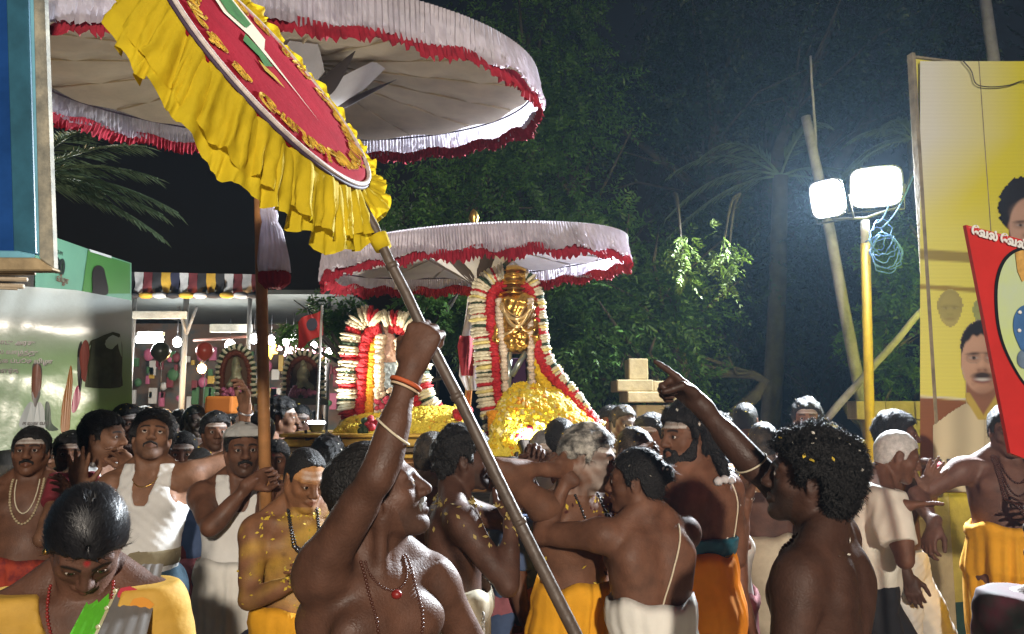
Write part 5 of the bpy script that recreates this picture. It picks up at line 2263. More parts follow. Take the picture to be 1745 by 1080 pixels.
for i, yy in enumerate((466, 474, 482, 490, 497)):
    P = [G(875 + m * 23.5, yy - 3 * math.cos(m * 1.5) + 3, -m_(24) * math.cos(m * 1.45)) for m in np.linspace(-1, 1, 15)]
    sub(MB().tube(P, m_(2.0), 6).build('crown_band', mat('dark_gold', (.20, .10, .02), .4, metal=.6) if i % 2 else GOLDM, root, True), rl)
# gold chains and sashes on the robe
for i, (xs, w) in enumerate((((852, 515, 880, 560, 908, 515), 3), ((855, 510, 882, 590, 905, 512), 3.5))):
    P = [G(xs[0] + (xs[4] - xs[0]) * t, xs[1] * (1 - t) ** 2 + 2 * xs[3] * t * (1 - t) + xs[5] * t * t + 6, -m_(30) + abs(t - .5) * m_(18)) for t in np.linspace(0, 1, 14)]
    sub(MB().tube(P, m_(w), 7).build('chain', mat('pale_gold', (.85, .62, .28), .35, metal=.8, var=.3, vscale=60), root, True), rl)
rs_ = np.random.RandomState(6)
for i in range(16):                                  # gilt folds and small chains; pale and dark ones paint in their shading
    x0_, x1_ = 852 + rs_.uniform(0, 20), 890 + rs_.uniform(0, 22)
    y0_, y1_, sag = rs_.uniform(508, 575), rs_.uniform(508, 580), rs_.uniform(6, 26)
    P = [G(x0_ + (x1_ - x0_) * t, y0_ + (y1_ - y0_) * t + sag * 4 * t * (1 - t), -m_(28) + abs(t - .5) * m_(20)) for t in np.linspace(0, 1, 12)]
    sub(MB().tube(P, m_(rs_.uniform(1.2, 2.6)), 6).build('chain', (mat('pale_gold'), mat('dark_gold'), GOLDM)[i % 3], root, True), rl)
# legs and stand under the robe
for (xa, ya, xb, yb, w, mm) in ((868, 600, 866, 668, 5, 'silver'), (896, 600, 872, 640, 5, 'silver'), (903, 598, 905, 650, 6, 'silver')):
    sub(MB().tube([G(xa, ya, -.03), G(xb, yb, -.05)], m_(w), 8).build('stand_leg', mat('silver_green', (.38, .44, .40), .3, metal=.7), root, True), rl)
sub(MB().box(G(885, 640, .03), (m_(34), .05, m_(60)), bev=.01).build('velvet_back', mat('purple_velvet', (.035, .008, .04), .9), root), rl)
# yellow back board of flowers, framed
OUT2 = [(852, 770), (842, 735), (832, 700), (826, 650), (822, 600), (817, 550), (815, 510), (824, 482), (843, 467), (862, 462)]
OUT2R = [(888, 466), (904, 476), (915, 500), (921, 540), (925, 580), (933, 612), (952, 640), (975, 668), (998, 700), (1022, 728)]
WG = {'c': CREAM, 'g': GREENB, 'r': REDF, 'y': mat('pale_yellow_flower', (.70, .58, .20), .75, var=.2, vscale=60)}
PAT = [('c', 1.0), ('c', 1.06), ('c', 1.0), ('g', .86), ('c', 1.0), ('y', 1.05), ('c', 1.0), ('r', .86)]
garland('garland_whorl', [G(x, y, -.02) for x, y in OUT2], m_(14.5), m_(5), WG, PAT, root, rl, 1)
garland('garland_whorl', [G(x, y, .0) for x, y in OUT2R], m_(11), m_(5), WG, PAT, root, rl, 2)
rope('red_garland', [G(x, y, -.01) for x, y in ((870, 775), (858, 720), (848, 660), (842, 600), (836, 545), (838, 505), (850, 490), (864, 486))], m_(10), REDF, root, rl, 1)
rope('red_garland', [G(x, y, -.01) for x, y in ((888, 487), (902, 496), (911, 520), (914, 560), (917, 600), (932, 632), (962, 662), (990, 694), (1020, 726))], m_(9.5), REDF, root, rl, 2)
rope('yellow_garland', [G(x, y, .0) for x, y in ((862, 745), (858, 690), (854, 640), (850, 590), (847, 545), (850, 515), (860, 502))], m_(8), ORGF, root, rl, 3)
rope('yellow_garland', [G(x, y, .0) for x, y in ((893, 503), (902, 520), (905, 560), (908, 610), (925, 648), (955, 690), (985, 715), (1012, 738))], m_(9), YELF, root, rl, 4)
BEAD = [('c', 1.0), ('c', .8)]
PINKW = {'c': mat('blush_flower', (.62, .50, .36), .75, var=.3, vscale=50)}
garland('bead_whorl', [G(x, y, -.05) for x, y in ((850, 512), (851, 540), (856, 580), (859, 620), (862, 668))], m_(6.5), m_(6), PINKW, BEAD, root, rl, 5)
garland('bead_whorl', [G(x, y, -.05) for x, y in ((903, 512), (903, 560), (904, 600), (906, 652))], m_(6.5), m_(6), PINKW, BEAD, root, rl, 6)
zf = at(880, 775, DY).z
pt = flower_heap('flower_heap', [(838, 720), (850, 690), (862, 668), (880, 656), (905, 655), (925, 664), (950, 668), (975, 690), (1000, 715), (1022, 735)], DY + .02, .34, PETY, root, rl, 0, 0, 3, mat('flower_bed_shaded', (.50, .36, .03), .8, var=.3, vscale=20), zfloor=zf)  # bed coloured darker than the petals, as shade in the gaps between them
strew('yellow_petals', pt, 3000, .017, PETY, root, rl, 1)
strew('pale_petals', pt, 900, .014, mat('pale_petals', (.80, .72, .35), .7), root, rl, 2)
def clumps(name, pt, n, m, parent, rl, seed, size):
    rs = np.random.RandomState(seed)
    mb = MB()
    for i in range(n):
        p = pt(rs.uniform(0, 1), rs.uniform(.05, .6))
        mb.blob(p + np.array([0, -.004, .004]), [size * rs.uniform(.7, 1.4) for _ in range(3)], sub=1, seed=i, jit=.3)
    sub(mb.build(name, m, parent), rl)['kind'] = 'stuff'


clumps('marigold_heads', pt, 260, YELF, root, rl, 31, .018)
clumps('cream_heads', pt, 150, mat('pale_yellow_flower'), root, rl, 32, .016)
clumps('orange_heads', pt, 70, ORGF, root, rl, 33, .015)
strew('leaf_bits', pt, 160, .012, GREENB, root, rl, 12)
strew('orange_petals', pt, 300, .014, ORGF, root, rl, 13)
strew('pink_petals', pt, 230, .012, PETP, root, rl, 3, lambda u, w: (u - .66) ** 2 / .012 + (w - .33) ** 2 / .012 < 1)
strew('red_petals', pt, 200, .013, PETR, root, rl, 4, lambda u, w: (u - .25) ** 2 / .006 + (w - .30) ** 2 / .02 < 1)
strew('red_petals', pt, 160, .012, PETR, root, rl, 5)
rope('orange_garland', [G(x, y, -.16) for x, y in ((838, 700), (842, 730), (850, 760), (858, 790))], m_(9), ORGF, root, rl, 8)
# bunch of dark red roses at the front
mb = MB()
rs_ = np.random.RandomState(9)
for i in range(26):
    mb.blob(G(888 + rs_.normal() * 9, 752 + rs_.normal() * 13, -.26 + rs_.normal() * .02), m_(5.5), sub=2, seed=i, jit=.12)
o = sub(mb.build('rose_bunch', mat('rose_red', (.30, .008, .02), .6, var=.4, vscale=40), root, True), rl)
o['kind'] = 'stuff'

# palanquin carrying it
ZP = at(880, 780, DY - .3).z
root = empty('palanquin', (at(880, 700, DY).x, DY, 0))
tag(root, 'dark carved palanquin bearing the golden idol on men\'s shoulders', 'palanquin')
x0 = root.location.x
MB().box((.05, -.02, ZP - .03), (1.05, .78, .08), bev=.012).build('platform', mat('palanquin_dark', (.10, .065, .03), .5, var=.3, vscale=10), root)
MB().box((.05, -.415, ZP - .03), (1.07, .02, .035), bev=.004).build('trim', mat('gold_trim', (.55, .36, .06), .4, metal=.5), root)
for yy in (-.34, .34):
    MB().tube([(-1.25, yy, ZP - .12), (1.35, yy, ZP - .12)], .045, 10).build('carrying_pole', WOODP, root, True)

floodlamp('assumed_focus_lamp', 'assumed small focus lamp on the dark palanquin lighting the golden idol', (x0 + .06, DY - .36, ZP + .05), 0, (x0 + .02, DY + .1, 2.6), 16, 'assumed small lamps on the palanquins', (.11, .08), spot=150, col=(1.0, .9, .74))  # unseen lamp, assumed and added to brighten the golden idol

# red and white cloth bound on the parasol pole behind
root = empty('pole_cloth', at(790, 640, 4.7))
tag(root, 'white and dark red cloth bound on the parasol pole beside the idol', 'cloth')
rl = Vector(root.location)


def hang(nm, outline, Y, m, wave):
    v, f = [], []
    for (xl, xr, y) in outline:
        for k in range(13):
            t = k / 12
            p = at(xl + (xr - xl) * t, y, Y)
            v.append((p.x, p.y + wave * math.sin(t * 9 + y * .03), p.z))
    for i in range(len(outline) - 1):
        for k in range(12):
            f.append((i * 13 + k, i * 13 + k + 1, i * 13 + 14 + k, i * 13 + 13 + k))
    return sub(meshobj(nm, v, f, m, root), rl)


hang('white_cloth', [(797, 808, 505), (793, 812, 540), (788, 812, 570), (784, 812, 600), (782, 812, 640), (794, 812, 665)], 4.7, mat('white_cotton', (.62, .60, .60), .8, var=.15, vscale=8, trans=.1), .025)
hang('red_cloth', [(784, 806, 572), (780, 808, 590), (782, 808, 610), (786, 806, 640)], 4.66, mat('dark_red_cloth', (.28, .02, .03), .8, var=.2), .02)

# ---- smaller idol
DY = 5.0
pxm = DY / FPX
root = empty('garlanded_idol', tuple(np.array(at(660, 700, DY)) * np.array([1, 1, 0]) + np.array([0, 0, 1.54])))
tag(root, 'smaller pale idol framed by red banded white garlands behind the raised arm', 'idol')
rl = Vector(root.location)
PATL = [('c', 1.0), ('c', 1.06), ('c', 1.0), ('r', .88), ('r', .86), ('c', 1.0), ('c', 1.06), ('c', 1.0), ('g', .86)]
garland('garland_whorl', [G(x, y, -.03) for x, y in ((600, 722), (592, 700), (592, 660), (594, 620), (598, 585), (604, 558), (618, 540), (636, 538), (648, 548))], m_(16), m_(5.2), WG, PATL, root, rl, 11)
garland('garland_whorl', [G(x, y, -.03) for x, y in ((655, 546), (672, 542), (692, 546), (706, 558), (714, 580), (718, 620), (722, 660), (735, 690), (760, 712))], m_(14), m_(5.2), WG, PATL, root, rl, 12)
rope('red_garland', [G(x, y, -.01) for x, y in ((608, 722), (613, 680), (616, 630), (620, 590), (632, 566), (650, 558))], m_(11), REDF, root, rl, 13)
rope('red_garland', [G(x, y, -.01) for x, y in ((664, 558), (686, 562), (702, 580), (710, 610), (712, 660), (708, 700))], m_(10), REDF, root, rl, 14)
rope('yellow_garland', [G(x, y, .0) for x, y in ((627, 722), (630, 680), (632, 630), (636, 595), (646, 578))], m_(8.5), ORGF, root, rl, 15)
rope('yellow_garland', [G(x, y, .02) for x, y in ((680, 576), (692, 590), (699, 620), (700, 660), (694, 700))], m_(13), YELF, root, rl, 16)
garland('bead_whorl', [G(x, y, -.05) for x, y in ((649, 575), (646, 610), (647, 650), (645, 700))], m_(8.5), m_(8), PINKW, BEAD, root, rl, 17)
garland('bead_whorl', [G(x, y, -.05) for x, y in ((678, 580), (682, 610), (684, 640), (690, 668))], m_(6.5), m_(7), PINKW, BEAD, root, rl, 18)
pr = [ELL(G(664, 578), I3, (m_(11), m_(11), m_(13)), .02), ELL(G(664, 605), I3, (m_(17), m_(13), m_(16)), .02), CAP(G(660, 560), G(656, 550), m_(7), m_(4), .02)]
sdf_solid('figure', pr, .008, mat('blush_dressing', (.52, .34, .26), .7, var=.45, vscale=30, bump=.6, bscale=50), root, rl, .010, 70, 4)
sub(MB().box(G(666, 640, .0), (m_(26), .06, m_(46)), bev=.008).build('silver_body', mat('silver_plate', (.42, .50, .52), .3, metal=.6, var=.3, vscale=20, bump=.3), root), rl)
sub(MB().box(G(662, 660, .06), (m_(78), .03, m_(160)), bev=.01).build('back_board', mat('board_dark', (.05, .04, .03), .8), root), rl)
# cream and pink flower lap
mb = MB()
rs_ = np.random.RandomState(3)
mbs = {'blush_flower': MB(), 'pink_petals': MB()}
for i in range(120):
    x, y = rs_.uniform(640, 702), rs_.uniform(664, 706)
    mbs['pink_petals' if (x < 676 and 676 < y < 696 and rs_.uniform() < .7) else 'blush_flower'].blob(G(x, y, -.08 - .05 * rs_.uniform()), m_(rs_.uniform(3.5, 6)), sub=1, seed=i, jit=.2)
for k_, b_ in mbs.items():
    sub(b_.build('flower_lap', MATS[k_], root, True), rl)['kind'] = 'stuff'
zf = at(660, 738, DY).z
pt = flower_heap('flower_heap', [(585, 728), (600, 712), (640, 704), (700, 698), (725, 692), (760, 694), (790, 700), (806, 716)], DY - .02, .26, PETY, root, rl, 0, 0, 5, mat('flower_bed_shaded'), zfloor=zf)
strew('yellow_petals', pt, 1500, .018, PETY, root, rl, 7)
strew('orange_petals', pt, 260, .013, ORGF, root, rl, 8, lambda u, w: u > .62 and u < .82)
for (cx_, cy_, mm, n_) in ((635, 722, 'rose_red', 14), (620, 732, 'dark_leaf_band', 12), (786, 702, 'red_petals', 16)):
    mb = MB()
    for i in range(n_):
        mb.blob(G(cx_ + rs_.normal() * 7, cy_ + rs_.normal() * 5, -.27 + rs_.normal() * .02), m_(6), sub=2, seed=i, jit=.14)
    sub(mb.build('rose_bunch', MATS[mm], root, True), rl)['kind'] = 'stuff'

ZP = at(650, 745, DY - .3).z
root = empty('palanquin', (at(650, 700, DY).x, DY, 0))
tag(root, 'gilded palanquin platform under the smaller idol', 'palanquin')
GT = mat('gold_trim')
MB().box((.05, 0, ZP - .03), (1.16, .70, .05), bev=.01).build('platform', mat('palanquin_gold', (.50, .32, .05), .4, metal=.35, var=.25, vscale=8), root)
MB().box((.05, 0, ZP + .012), (1.19, .73, .022), bev=.006).build('upper_moulding', GT, root)
MB().box((.05, 0, ZP - .075), (1.12, .66, .03), bev=.006).build('lower_moulding', mat('palanquin_dark'), root)
MB().box((.05, 0, ZP - .11), (1.18, .72, .025), bev=.006).build('base_moulding', GT, root)
for yy in (-.3, .3):
    MB().tube([(-1.1, yy, ZP - .17), (1.2, yy, ZP - .17)], .045, 10).build('carrying_pole', WOODP, root, True)

xl = root.location.x
floodlamp('assumed_focus_lamp', 'assumed small focus lamp on the gilded palanquin lighting the large parasol lining and smaller idol', (xl - .34, DY - .30, ZP + .06), 0, (xl - .2, DY - .7, 3.2), 60, 'assumed small lamps on the palanquins', (.11, .08), spot=165, col=(1.0, .9, .74))  # both palanquin lamps are added, unseen; this one brightens the large parasol lining

# ================================================================== blue frame at the edge of the street
DB = 1.75
fb = Board((-2.0, DB), (0, DB))
root = empty('blue_board_frame', (at(40, 440, DB).x, DB, 0))
tag(root, 'rusty blue painted metal frame holding a dark blue panel', 'frame')
rl = Vector(root.location)


def slab(nm, poly, y0, y1, m):
    """prism with a front outline in photo px at depth y0, back at y1 (metres)"""
    A = [np.array(at(x, y, DB)) for x, y in poly]
    v = [p + np.array([0, y0, 0]) for p in A] + [p + np.array([0, y1, 0]) for p in A]
    n = len(A)
    f = [list(range(n))[::-1], [n + i for i in range(n)]] + [(i, (i + 1) % n, n + (i + 1) % n, n + i) for i in range(n)]
    bm = bmesh.new()
    vs = [bm.verts.new(p) for p in v]
    for q in f:
        bm.faces.new([vs[i] for i in q])
    bmesh.ops.recalc_face_normals(bm, faces=bm.faces)
    bmesh.ops.bevel(bm, geom=list(bm.edges), offset=.003, segments=1, affect='EDGES')
    me = bpy.data.meshes.new(nm)
    bm.to_mesh(me)
    bm.free()
    me.materials.append(m)
    return sub(link(bpy.data.objects.new(nm, me), root), rl)


RUST = mat('rusty_grey_paint', (.20, .20, .17), .7, var=.45, vscale=14, bump=.4, bscale=40, col2=(.27, .25, .19))
slab('stile', [(54, -80), (72, -80), (91, 458), (66, 440)], 0, .022, RUST)
slab('stile_edge', [(42, -80), (53, -80), (65, 436), (56, 428)], .012, .026, mat('light_blue_paint', (.16, .40, .52), .4, var=.2, vscale=10))
slab('stile_inner', [(-6, -80), (32, -80), (46, 428), (8, 424)], .03, .055, mat('teal_paint', (.025, .10, .15), .4, var=.3, vscale=10))
slab('panel', [(-260, -80), (-10, -80), (4, 424), (-260, 424)], .05, .055, mat('blue_panel', (.012, .055, .20), .18, var=.3, vscale=5))
slab('ledge', [(-260, 420), (20, 424), (50, 430), (48, 437), (-260, 437)], .02, .026, mat('light_blue_paint'))
slab('rail', [(-260, 438), (66, 440), (94, 459), (92, 462), (-260, 462)], -.01, .026, mat('ochre_rust', (.33, .25, .14), .7, var=.4, vscale=12, bump=.4))
# rods lashed under it
for k, (xa, ya, xb, yb, w) in enumerate(((-150, 468, 46, 476, 4), (-150, 478, 40, 488, 4.5), (-150, 462, 60, 466, 3), (-120, 482, 30, 492, 2.5))):
    sub(MB().tube([at(xa, ya, DB + .03), at((xa + xb) / 2, (ya + yb) / 2 + 2, DB + .03), at(xb, yb, DB + .03)], w / FPX * DB, 8).build('rod', mat('pale_rod', (.42, .34, .24), .6, var=.3, vscale=20), root, True), rl)
# brackets carry it on a post that stands beside the street
px_ = at(-190, 500, DB).x
sub(MB().box((px_, DB + .13, 1.6), (.08, .08, 3.2), bev=.006).build('post', mat('teal_paint'), root), rl)

# ================================================================== vinyl banners on the left
vb = Board((at(-140, 700, 4.54).x, 4.54), (at(225, 700, 5.0).x, 5.0))
root = empty('vinyl_banner', (vb.p[0], vb.p[1], 0))
tag(root, 'glossy green vinyl banner with a white haired man and lines of print', 'banner')
rl = Vector(root.location)
GRV = mat('vinyl_print', attr='Col', rough=.30, spec=1.0, bump=.5, bscale=7)
v, f, col = [], [], []
nx, ny = 60, 40
TOPY = lambda x: np.interp(x, [-140, 40, 130, 225], [462, 488, 494, 512])
BOTY = lambda x: np.interp(x, [-140, 0, 225], [790, 768, 735])
CEN = np.array([0, 0, CAMZ])


def vcol(x, t):
    a = np.interp(t, [0, .22, .45, .75, 1], [0, 0, 1, 1, 1])
    base = np.array([.52, .58, .56]) * (1 - a) + np.array([.36, .56, .32]) * a  # pale top puts the washed-out white of the glare into the colour
    g = np.clip((x - 60) / 120, 0, 1) * np.clip((t - .35) * 1.6, 0, 1)
    base = base * (1 - g) + np.array([.30, .55, .06]) * g
    if x < 35 and t > .45:
        base = base * .75 + np.array([.30, .33, .30]) * .25
    return base


def vpt(x, t, lift=0.0):
    y = TOPY(x) + (BOTY(x) - TOPY(x)) * t
    p = vb.on(x, y)
    # top third bellies forward then leans back, as loose vinyl does
    bulge = .055 * math.sin(min(t / .55, 1) * math.pi) ** 1.5 + .005 * math.sin(x * .031 + t * 5) + .0022 * math.sin(x * .09 + t * 9 + 2 * math.sin(x * .02)) + .0018 * math.sin(x * .043 - t * 17 + 3 * math.sin(t * 6))
    return p + vb.n * (bulge + lift)


for j in range(ny + 1):
    for i in range(nx + 1):
        x, t = -140 + 365 * i / nx, j / ny
        v.append(vpt(x, t))
        col.append(vcol(x, t))
for j in range(ny):
    for i in range(nx):
        f.append((j * (nx + 1) + i, (j + 1) * (nx + 1) + i, (j + 1) * (nx + 1) + i + 1, j * (nx + 1) + i + 1))
sub(meshobj('sheet', v, np.array(f), GRV, root, True, np.array(col)), rl)


def vsheet(nm, pts, lift, m, n=4, smooth=True):
    P = smooth_closed(pts, n) if smooth else pts
    V_ = [vpt(x, (y - TOPY(x)) / (BOTY(x) - TOPY(x)), lift) for x, y in P]
    bm = bmesh.new()
    fc_ = bm.faces.new([bm.verts.new(p) for p in V_])
    bmesh.ops.triangulate(bm, faces=[fc_])
    me = bpy.data.meshes.new(nm)
    bm.to_mesh(me)
    bm.free()
    me.materials.append(m)
    return sub(link(bpy.data.objects.new(nm, me), root), rl)


PSK = mat('print_skin_dark', (.22, .09, .06), .3, var=.2, vscale=20)
PW = mat('print_shirt_white', (.50, .56, .58), .3)
PBK = mat('print_black', (.03, .025, .025), .3)
PGR = mat('print_greytext', (.10, .07, .07), .3)
vsheet('printed_shirt', [(34, 728), (40, 700), (52, 684), (60, 690), (68, 684), (76, 700), (78, 728)], .004, PW)
vsheet('printed_face', [(54, 640), (57, 624), (64, 618), (70, 626), (71, 650), (66, 678), (60, 690), (54, 674)], .006, PSK)
vsheet('printed_hair', [(55, 640), (56, 622), (64, 617), (71, 624), (71, 640), (66, 630), (60, 630)], .008, mat('print_hairgrey', (.12, .11, .11), .3))
vsheet('printed_beard', [(55, 668), (62, 662), (69, 668), (66, 680), (60, 694), (56, 680)], .008, mat('print_beardgrey', (.16, .15, .15), .3))
vsheet('printed_shape', [(78, 730), (77, 690), (82, 684), (86, 696), (88, 720), (100, 732)], .004, mat('print_dkgreen', (.02, .06, .03), .3))
vsheet('printed_shape', [(104, 735), (106, 690), (114, 650), (121, 622), (124, 650), (120, 700), (118, 735)], .004, mat('print_orange', (.40, .16, .03), .3))
vsheet('printed_shape', [(122, 700), (126, 670), (134, 656), (138, 676), (130, 700)], .004, mat('print_magenta', (.42, .02, .10), .3))
vsheet('printed_face', [(136, 610), (140, 590), (147, 580), (153, 590), (152, 620), (146, 650), (138, 640)], .006, mat('print_redskin', (.30, .08, .06), .3))
vsheet('printed_hair', [(132, 640), (133, 600), (140, 582), (141, 610), (140, 650), (136, 670)], .004, PBK)
vsheet('printed_shape', [(146, 650), (152, 590), (165, 578), (205, 570), (208, 640), (204, 660), (150, 660)], .003, mat('print_olive', (.07, .085, .045), .3, var=.4, vscale=6), 3)
LT = [('தமிழ்நாடு அரசு', -40, 586), ('மக்கள் நல வாழ்த்து', -60, 602), ('இனிய தைப்பூச விழா', -52, 617), ('வாழ்க வளர்க', -55, 634)]
for (tx, x_, y_) in LT:
    q = vpt(x_, (y_ - TOPY(x_)) / (BOTY(x_) - TOPY(x_)), .010)
    q2 = vpt(x_ + 60, (y_ - TOPY(x_)) / (BOTY(x_) - TOPY(x_)), .010)
    sub(text_sheet('lettering', tx, .036, PGR, root, q, vb.u, (0, 0, 1), bold=.001), rl)
q = vpt(38, (724 - TOPY(38)) / (BOTY(38) - TOPY(38)), .012)
sub(text_sheet('lettering', 'தலைவர்', .030, PBK, root, q, vb.u, (0, 0, 1), bold=.001), rl)
# frame legs
for t_ in (.12, .5, .93):
    p = vb.o + vb.u * (np.linalg.norm(vb.q - vb.p) * t_) - vb.n * .06
    sub(MB().tube([(p[0], p[1], 0), (p[0], p[1], 2.35)], .022, 8).build('leg', mat('steel_dark'), root, True), rl)

ub = Board((at(60, 700, 5.6).x, 5.6), (at(226, 700, 7.4).x, 7.4))
root = empty('vinyl_banner', (ub.p[0], ub.p[1], 0))
tag(root, 'upper green banner numbered 20 standing behind the glossy one', 'banner')
rl = Vector(root.location)
UB = [(60, 392), (150, 424), (224, 448), (224, 560), (60, 560)]
A = [ub.on(x, y) for x, y in UB]
sub(meshobj('sheet', A + [p - ub.n * .02 for p in A], [list(range(5)), [9, 8, 7, 6, 5]] + [(i, (i + 1) % 5, 5 + (i + 1) % 5, 5 + i) for i in range(5)], mat('banner_mint', (.16, .36, .24), .4, var=.12, vscale=2), root, False), rl)
sub(ub.sheet('printed_field', [(150, 426), (222, 449), (222, 500), (140, 500)], .004, mat('banner_green', (.07, .22, .05), .4), root, False), rl)
sub(ub.sheet('printed_edge', [(152, 424), (190, 436), (190, 440), (154, 429)], .008, WHITEP, root, False), rl)
sub(ub.sheet('printed_hair', [(158, 490), (158, 462), (166, 452), (176, 456), (180, 470), (184, 500), (160, 502)], .010, PBK, root), rl)
q = ub.on(92, 462, .012)
sub(text_sheet('lettering', '20', .165, mat('print_black2', (.02, .03, .025), .4), root, q, ub.u, (0, 0, 1), bold=.006), rl)
q = ub.on(94, 430, .012)
sub(text_sheet('lettering', 'ICTAM', .04, mat('print_black2'), root, q, ub.u, (0, 0, 1)), rl)
q = ub.on(96, 478, .012)
sub(text_sheet('lettering', 'விழா', .07, mat('print_redtext', (.20, .03, .02), .4), root, q, ub.u, (0, 0, 1)), rl)
for t_ in (.1, .9):
    p = ub.o + ub.u * (np.linalg.norm(ub.q - ub.p) * t_) - ub.n * .05
    sub(MB().tube([(p[0], p[1], 0), (p[0], p[1], ub.on(100, 420)[2])], .025, 8).build('leg', mat('steel_dark'), root, True), rl)

# ================================================================== red standard with oval picture at the other edge
rb = Board((at(1640, 600, 2.25).x, 2.25), (at(1900, 600, 2.38).x, 2.38))
root = empty('red_placard', tuple(rb.on(1760, 700) * np.array([1, 1, 0])))
tag(root, 'red pointed placard with a dark rimmed oval picture, carried upright', 'placard')
rl = Vector(root.location)
RD = mat('placard_red', (.50, .025, .022), .45, var=.15, vscale=5)
out = [(1646, 383), (1750, 410), (1846, 420), (1820, 700), (1770, 790), (1722, 772)]
A = [rb.on(x, y) for x, y in out]
n_ = len(A)
sub(meshobj('panel', A + [p - rb.n * .012 for p in A], [list(range(n_)), [2 * n_ - 1 - i for i in range(n_)]] + [(i, (i + 1) % n_, n_ + (i + 1) % n_, n_ + i) for i in range(n_)], RD, root, False), rl)
ov = [(1695 + 0, 510), (1698, 470), (1712, 438), (1738, 422), (1775, 430), (1800, 480), (1806, 560), (1790, 640), (1768, 662), (1745, 655), (1715, 605), (1700, 560)]
sub(rb.sheet('oval_rim', ov, .003, mat('placard_black', (.012, .014, .02), .4), root), rl)
cx_, cy_ = 1752, 545
sub(rb.sheet('oval_field', [(cx_ + (x - cx_) * .91, cy_ + (y - cy_) * .955) for x, y in ov], .006, mat('placard_mint', (.45, .54, .40), .4, col2=(.50, .60, .22), vscale=3), root), rl)
sub(rb.sheet('painted_figure', [(1727, 560), (1730, 535), (1745, 520), (1775, 525), (1785, 570), (1770, 605), (1745, 600), (1735, 585)], .009, mat('placard_blue', (.05, .13, .30), .4, var=.3, vscale=14), root), rl)
sub(rb.sheet('painted_figure', [(1734, 606), (1742, 596), (1760, 600), (1764, 625), (1745, 628), (1735, 620)], .009, mat('placard_slate', (.14, .20, .28), .4, var=.3, vscale=14), root), rl)
sub(rb.sheet('painted_crown', [(1730, 430), (1742, 426), (1760, 430), (1758, 470), (1742, 480), (1734, 462)], .009, mat('placard_ochre', (.48, .28, .08), .4, var=.4, vscale=30), root, False), rl)
for (x_, y_) in ((1738, 532), (1737, 563)):
    sub(MB().blob(rb.on(x_, y_, .012), (.006, .004, .006), sub=2).build('painted_pearl', WHITEP, root, True), rl)
q = rb.on(1655, 398, .006)
e = nrm(rb.on(1705, 412, .006) - q)
sub(text_sheet('lettering', 'ேவல் ேவல்', .034, WHITEP, root, q, e, np.cross(rb.n, e), bold=.002), rl)
p = rb.on(1790, 560, -.02)
sub(MB().tube([(p[0], p[1], .9), (p[0], p[1], 2.1)], .014, 8).build('staff', WOODP, root, True), rl)
# ================================================================== lit stalls and pandal far down the street
SY = 10.0
root = empty('cloth_valance', (at(300, 700, SY).x, SY, 0))
tag(root, 'striped cloth valance of the festival pavilion beside the green banner', 'valance')
rl = Vector(root.location)
cols = ['maroon', 'dark', 'ochre', 'dark', 'white', 'maroon', 'dark', 'ochre', 'navy', 'white', 'maroon', 'dark', 'ochre', 'dark', 'white', 'maroon', 'white', 'maroon']
CM = {'maroon': mat('cloth_maroon', (.14, .02, .025), .8, var=.2), 'dark': mat('cloth_black', (.02, .018, .022), .8), 'ochre': mat('cloth_ochre', (.52, .30, .03), .8, var=.2),
      'white': mat('cloth_white', (.52, .50, .50), .8, var=.2), 'navy': mat('cloth_navy', (.02, .02, .05), .8)}
xs = np.linspace(168, 444, len(cols) + 1)
for i, c in enumerate(cols):
    v, f = [], []
    for j in range(7):
        for k in range(5):
            t = k / 4
            x = xs[i] + (xs[i + 1] - xs[i]) * t
            y = 462 + (x - 168) * .02 + (38 + 4 * math.sin(math.pi * t)) * j / 6
            p = at(x, y, SY)
            v.append((p.x, p.y + .05 * math.sin(i * 1.3 + t * 3 + j) * j / 6, p.z))
    for j in range(6):
        for k in range(4):
            f.append((j * 5 + k, j * 5 + k + 1, j * 5 + 6 + k, j * 5 + 5 + k))
    sub(meshobj('stripe', v, f, CM[c], root), rl)
for i in range(12):
    x = 180 + i * 23
    p = at(x, 503, SY - .05)
    sub(MB().blob(p, (.10, .05, .045), sub=2, seed=i, jit=.1).build('swag', CM[('ochre', 'white', 'dark')[i % 3]], root, True), rl)

POLEM = mat('grey_pole', (.16, .16, .16), .6)
root = empty('festival_pavilion', (at(320, 700, SY).x, SY + 1, 0))
tag(root, 'flat roofed festival pavilion lit by bulbs at the end of the street', 'pavilion')
rl = Vector(root.location)
a, b = at(120, 500, SY + .2), at(600, 500, SY + .2)
sub(MB().box(((a.x + b.x) / 2, SY + 2.2, a.z + .02), (b.x - a.x, 4.0, .06)).build('roof', mat('tarp_roof', (.055, .065, .065), .8, var=.2), root), rl)
for (x, y0, w) in ((318, 505, .04), (228, 540, .03), (425, 540, .03), (560, 530, .03)):
    p = at(x, y0, SY + .4)
    sub(MB().tube([(p.x, p.y, 0), (p.x, p.y, a.z)], w, 8).build('post', POLEM, root, True), rl)
p = at(319, 538, SY + .35)
for dx in (-.12, .12):
    sub(MB().tube([(p.x, p.y, p.z - .25), (p.x + dx, p.y, p.z + .12)], .02, 6).build('brace', POLEM, root, True), rl)
for (x0, x1, y0, y1, dy) in ((226, 318, 530, 543, .3), (358, 430, 552, 566, .8)):
    p0, p1 = at(x0, y1, SY + dy), at(x1, y0, SY + dy)
    sub(MB().box(((p0.x + p1.x) / 2, SY + dy, (p0.z + p1.z) / 2), (p1.x - p0.x, .06, p1.z - p0.z), bev=.01).build('lintel', mat('pale_lintel', (.42, .42, .38), .8, var=.4, vscale=5), root), rl)
sub(MB().tube([at(330, 580, SY + .8), at(440, 572, SY + .8)], .02, 6).build('crossbar', mat('rust_bar', (.16, .06, .04), .7), root, True), rl)
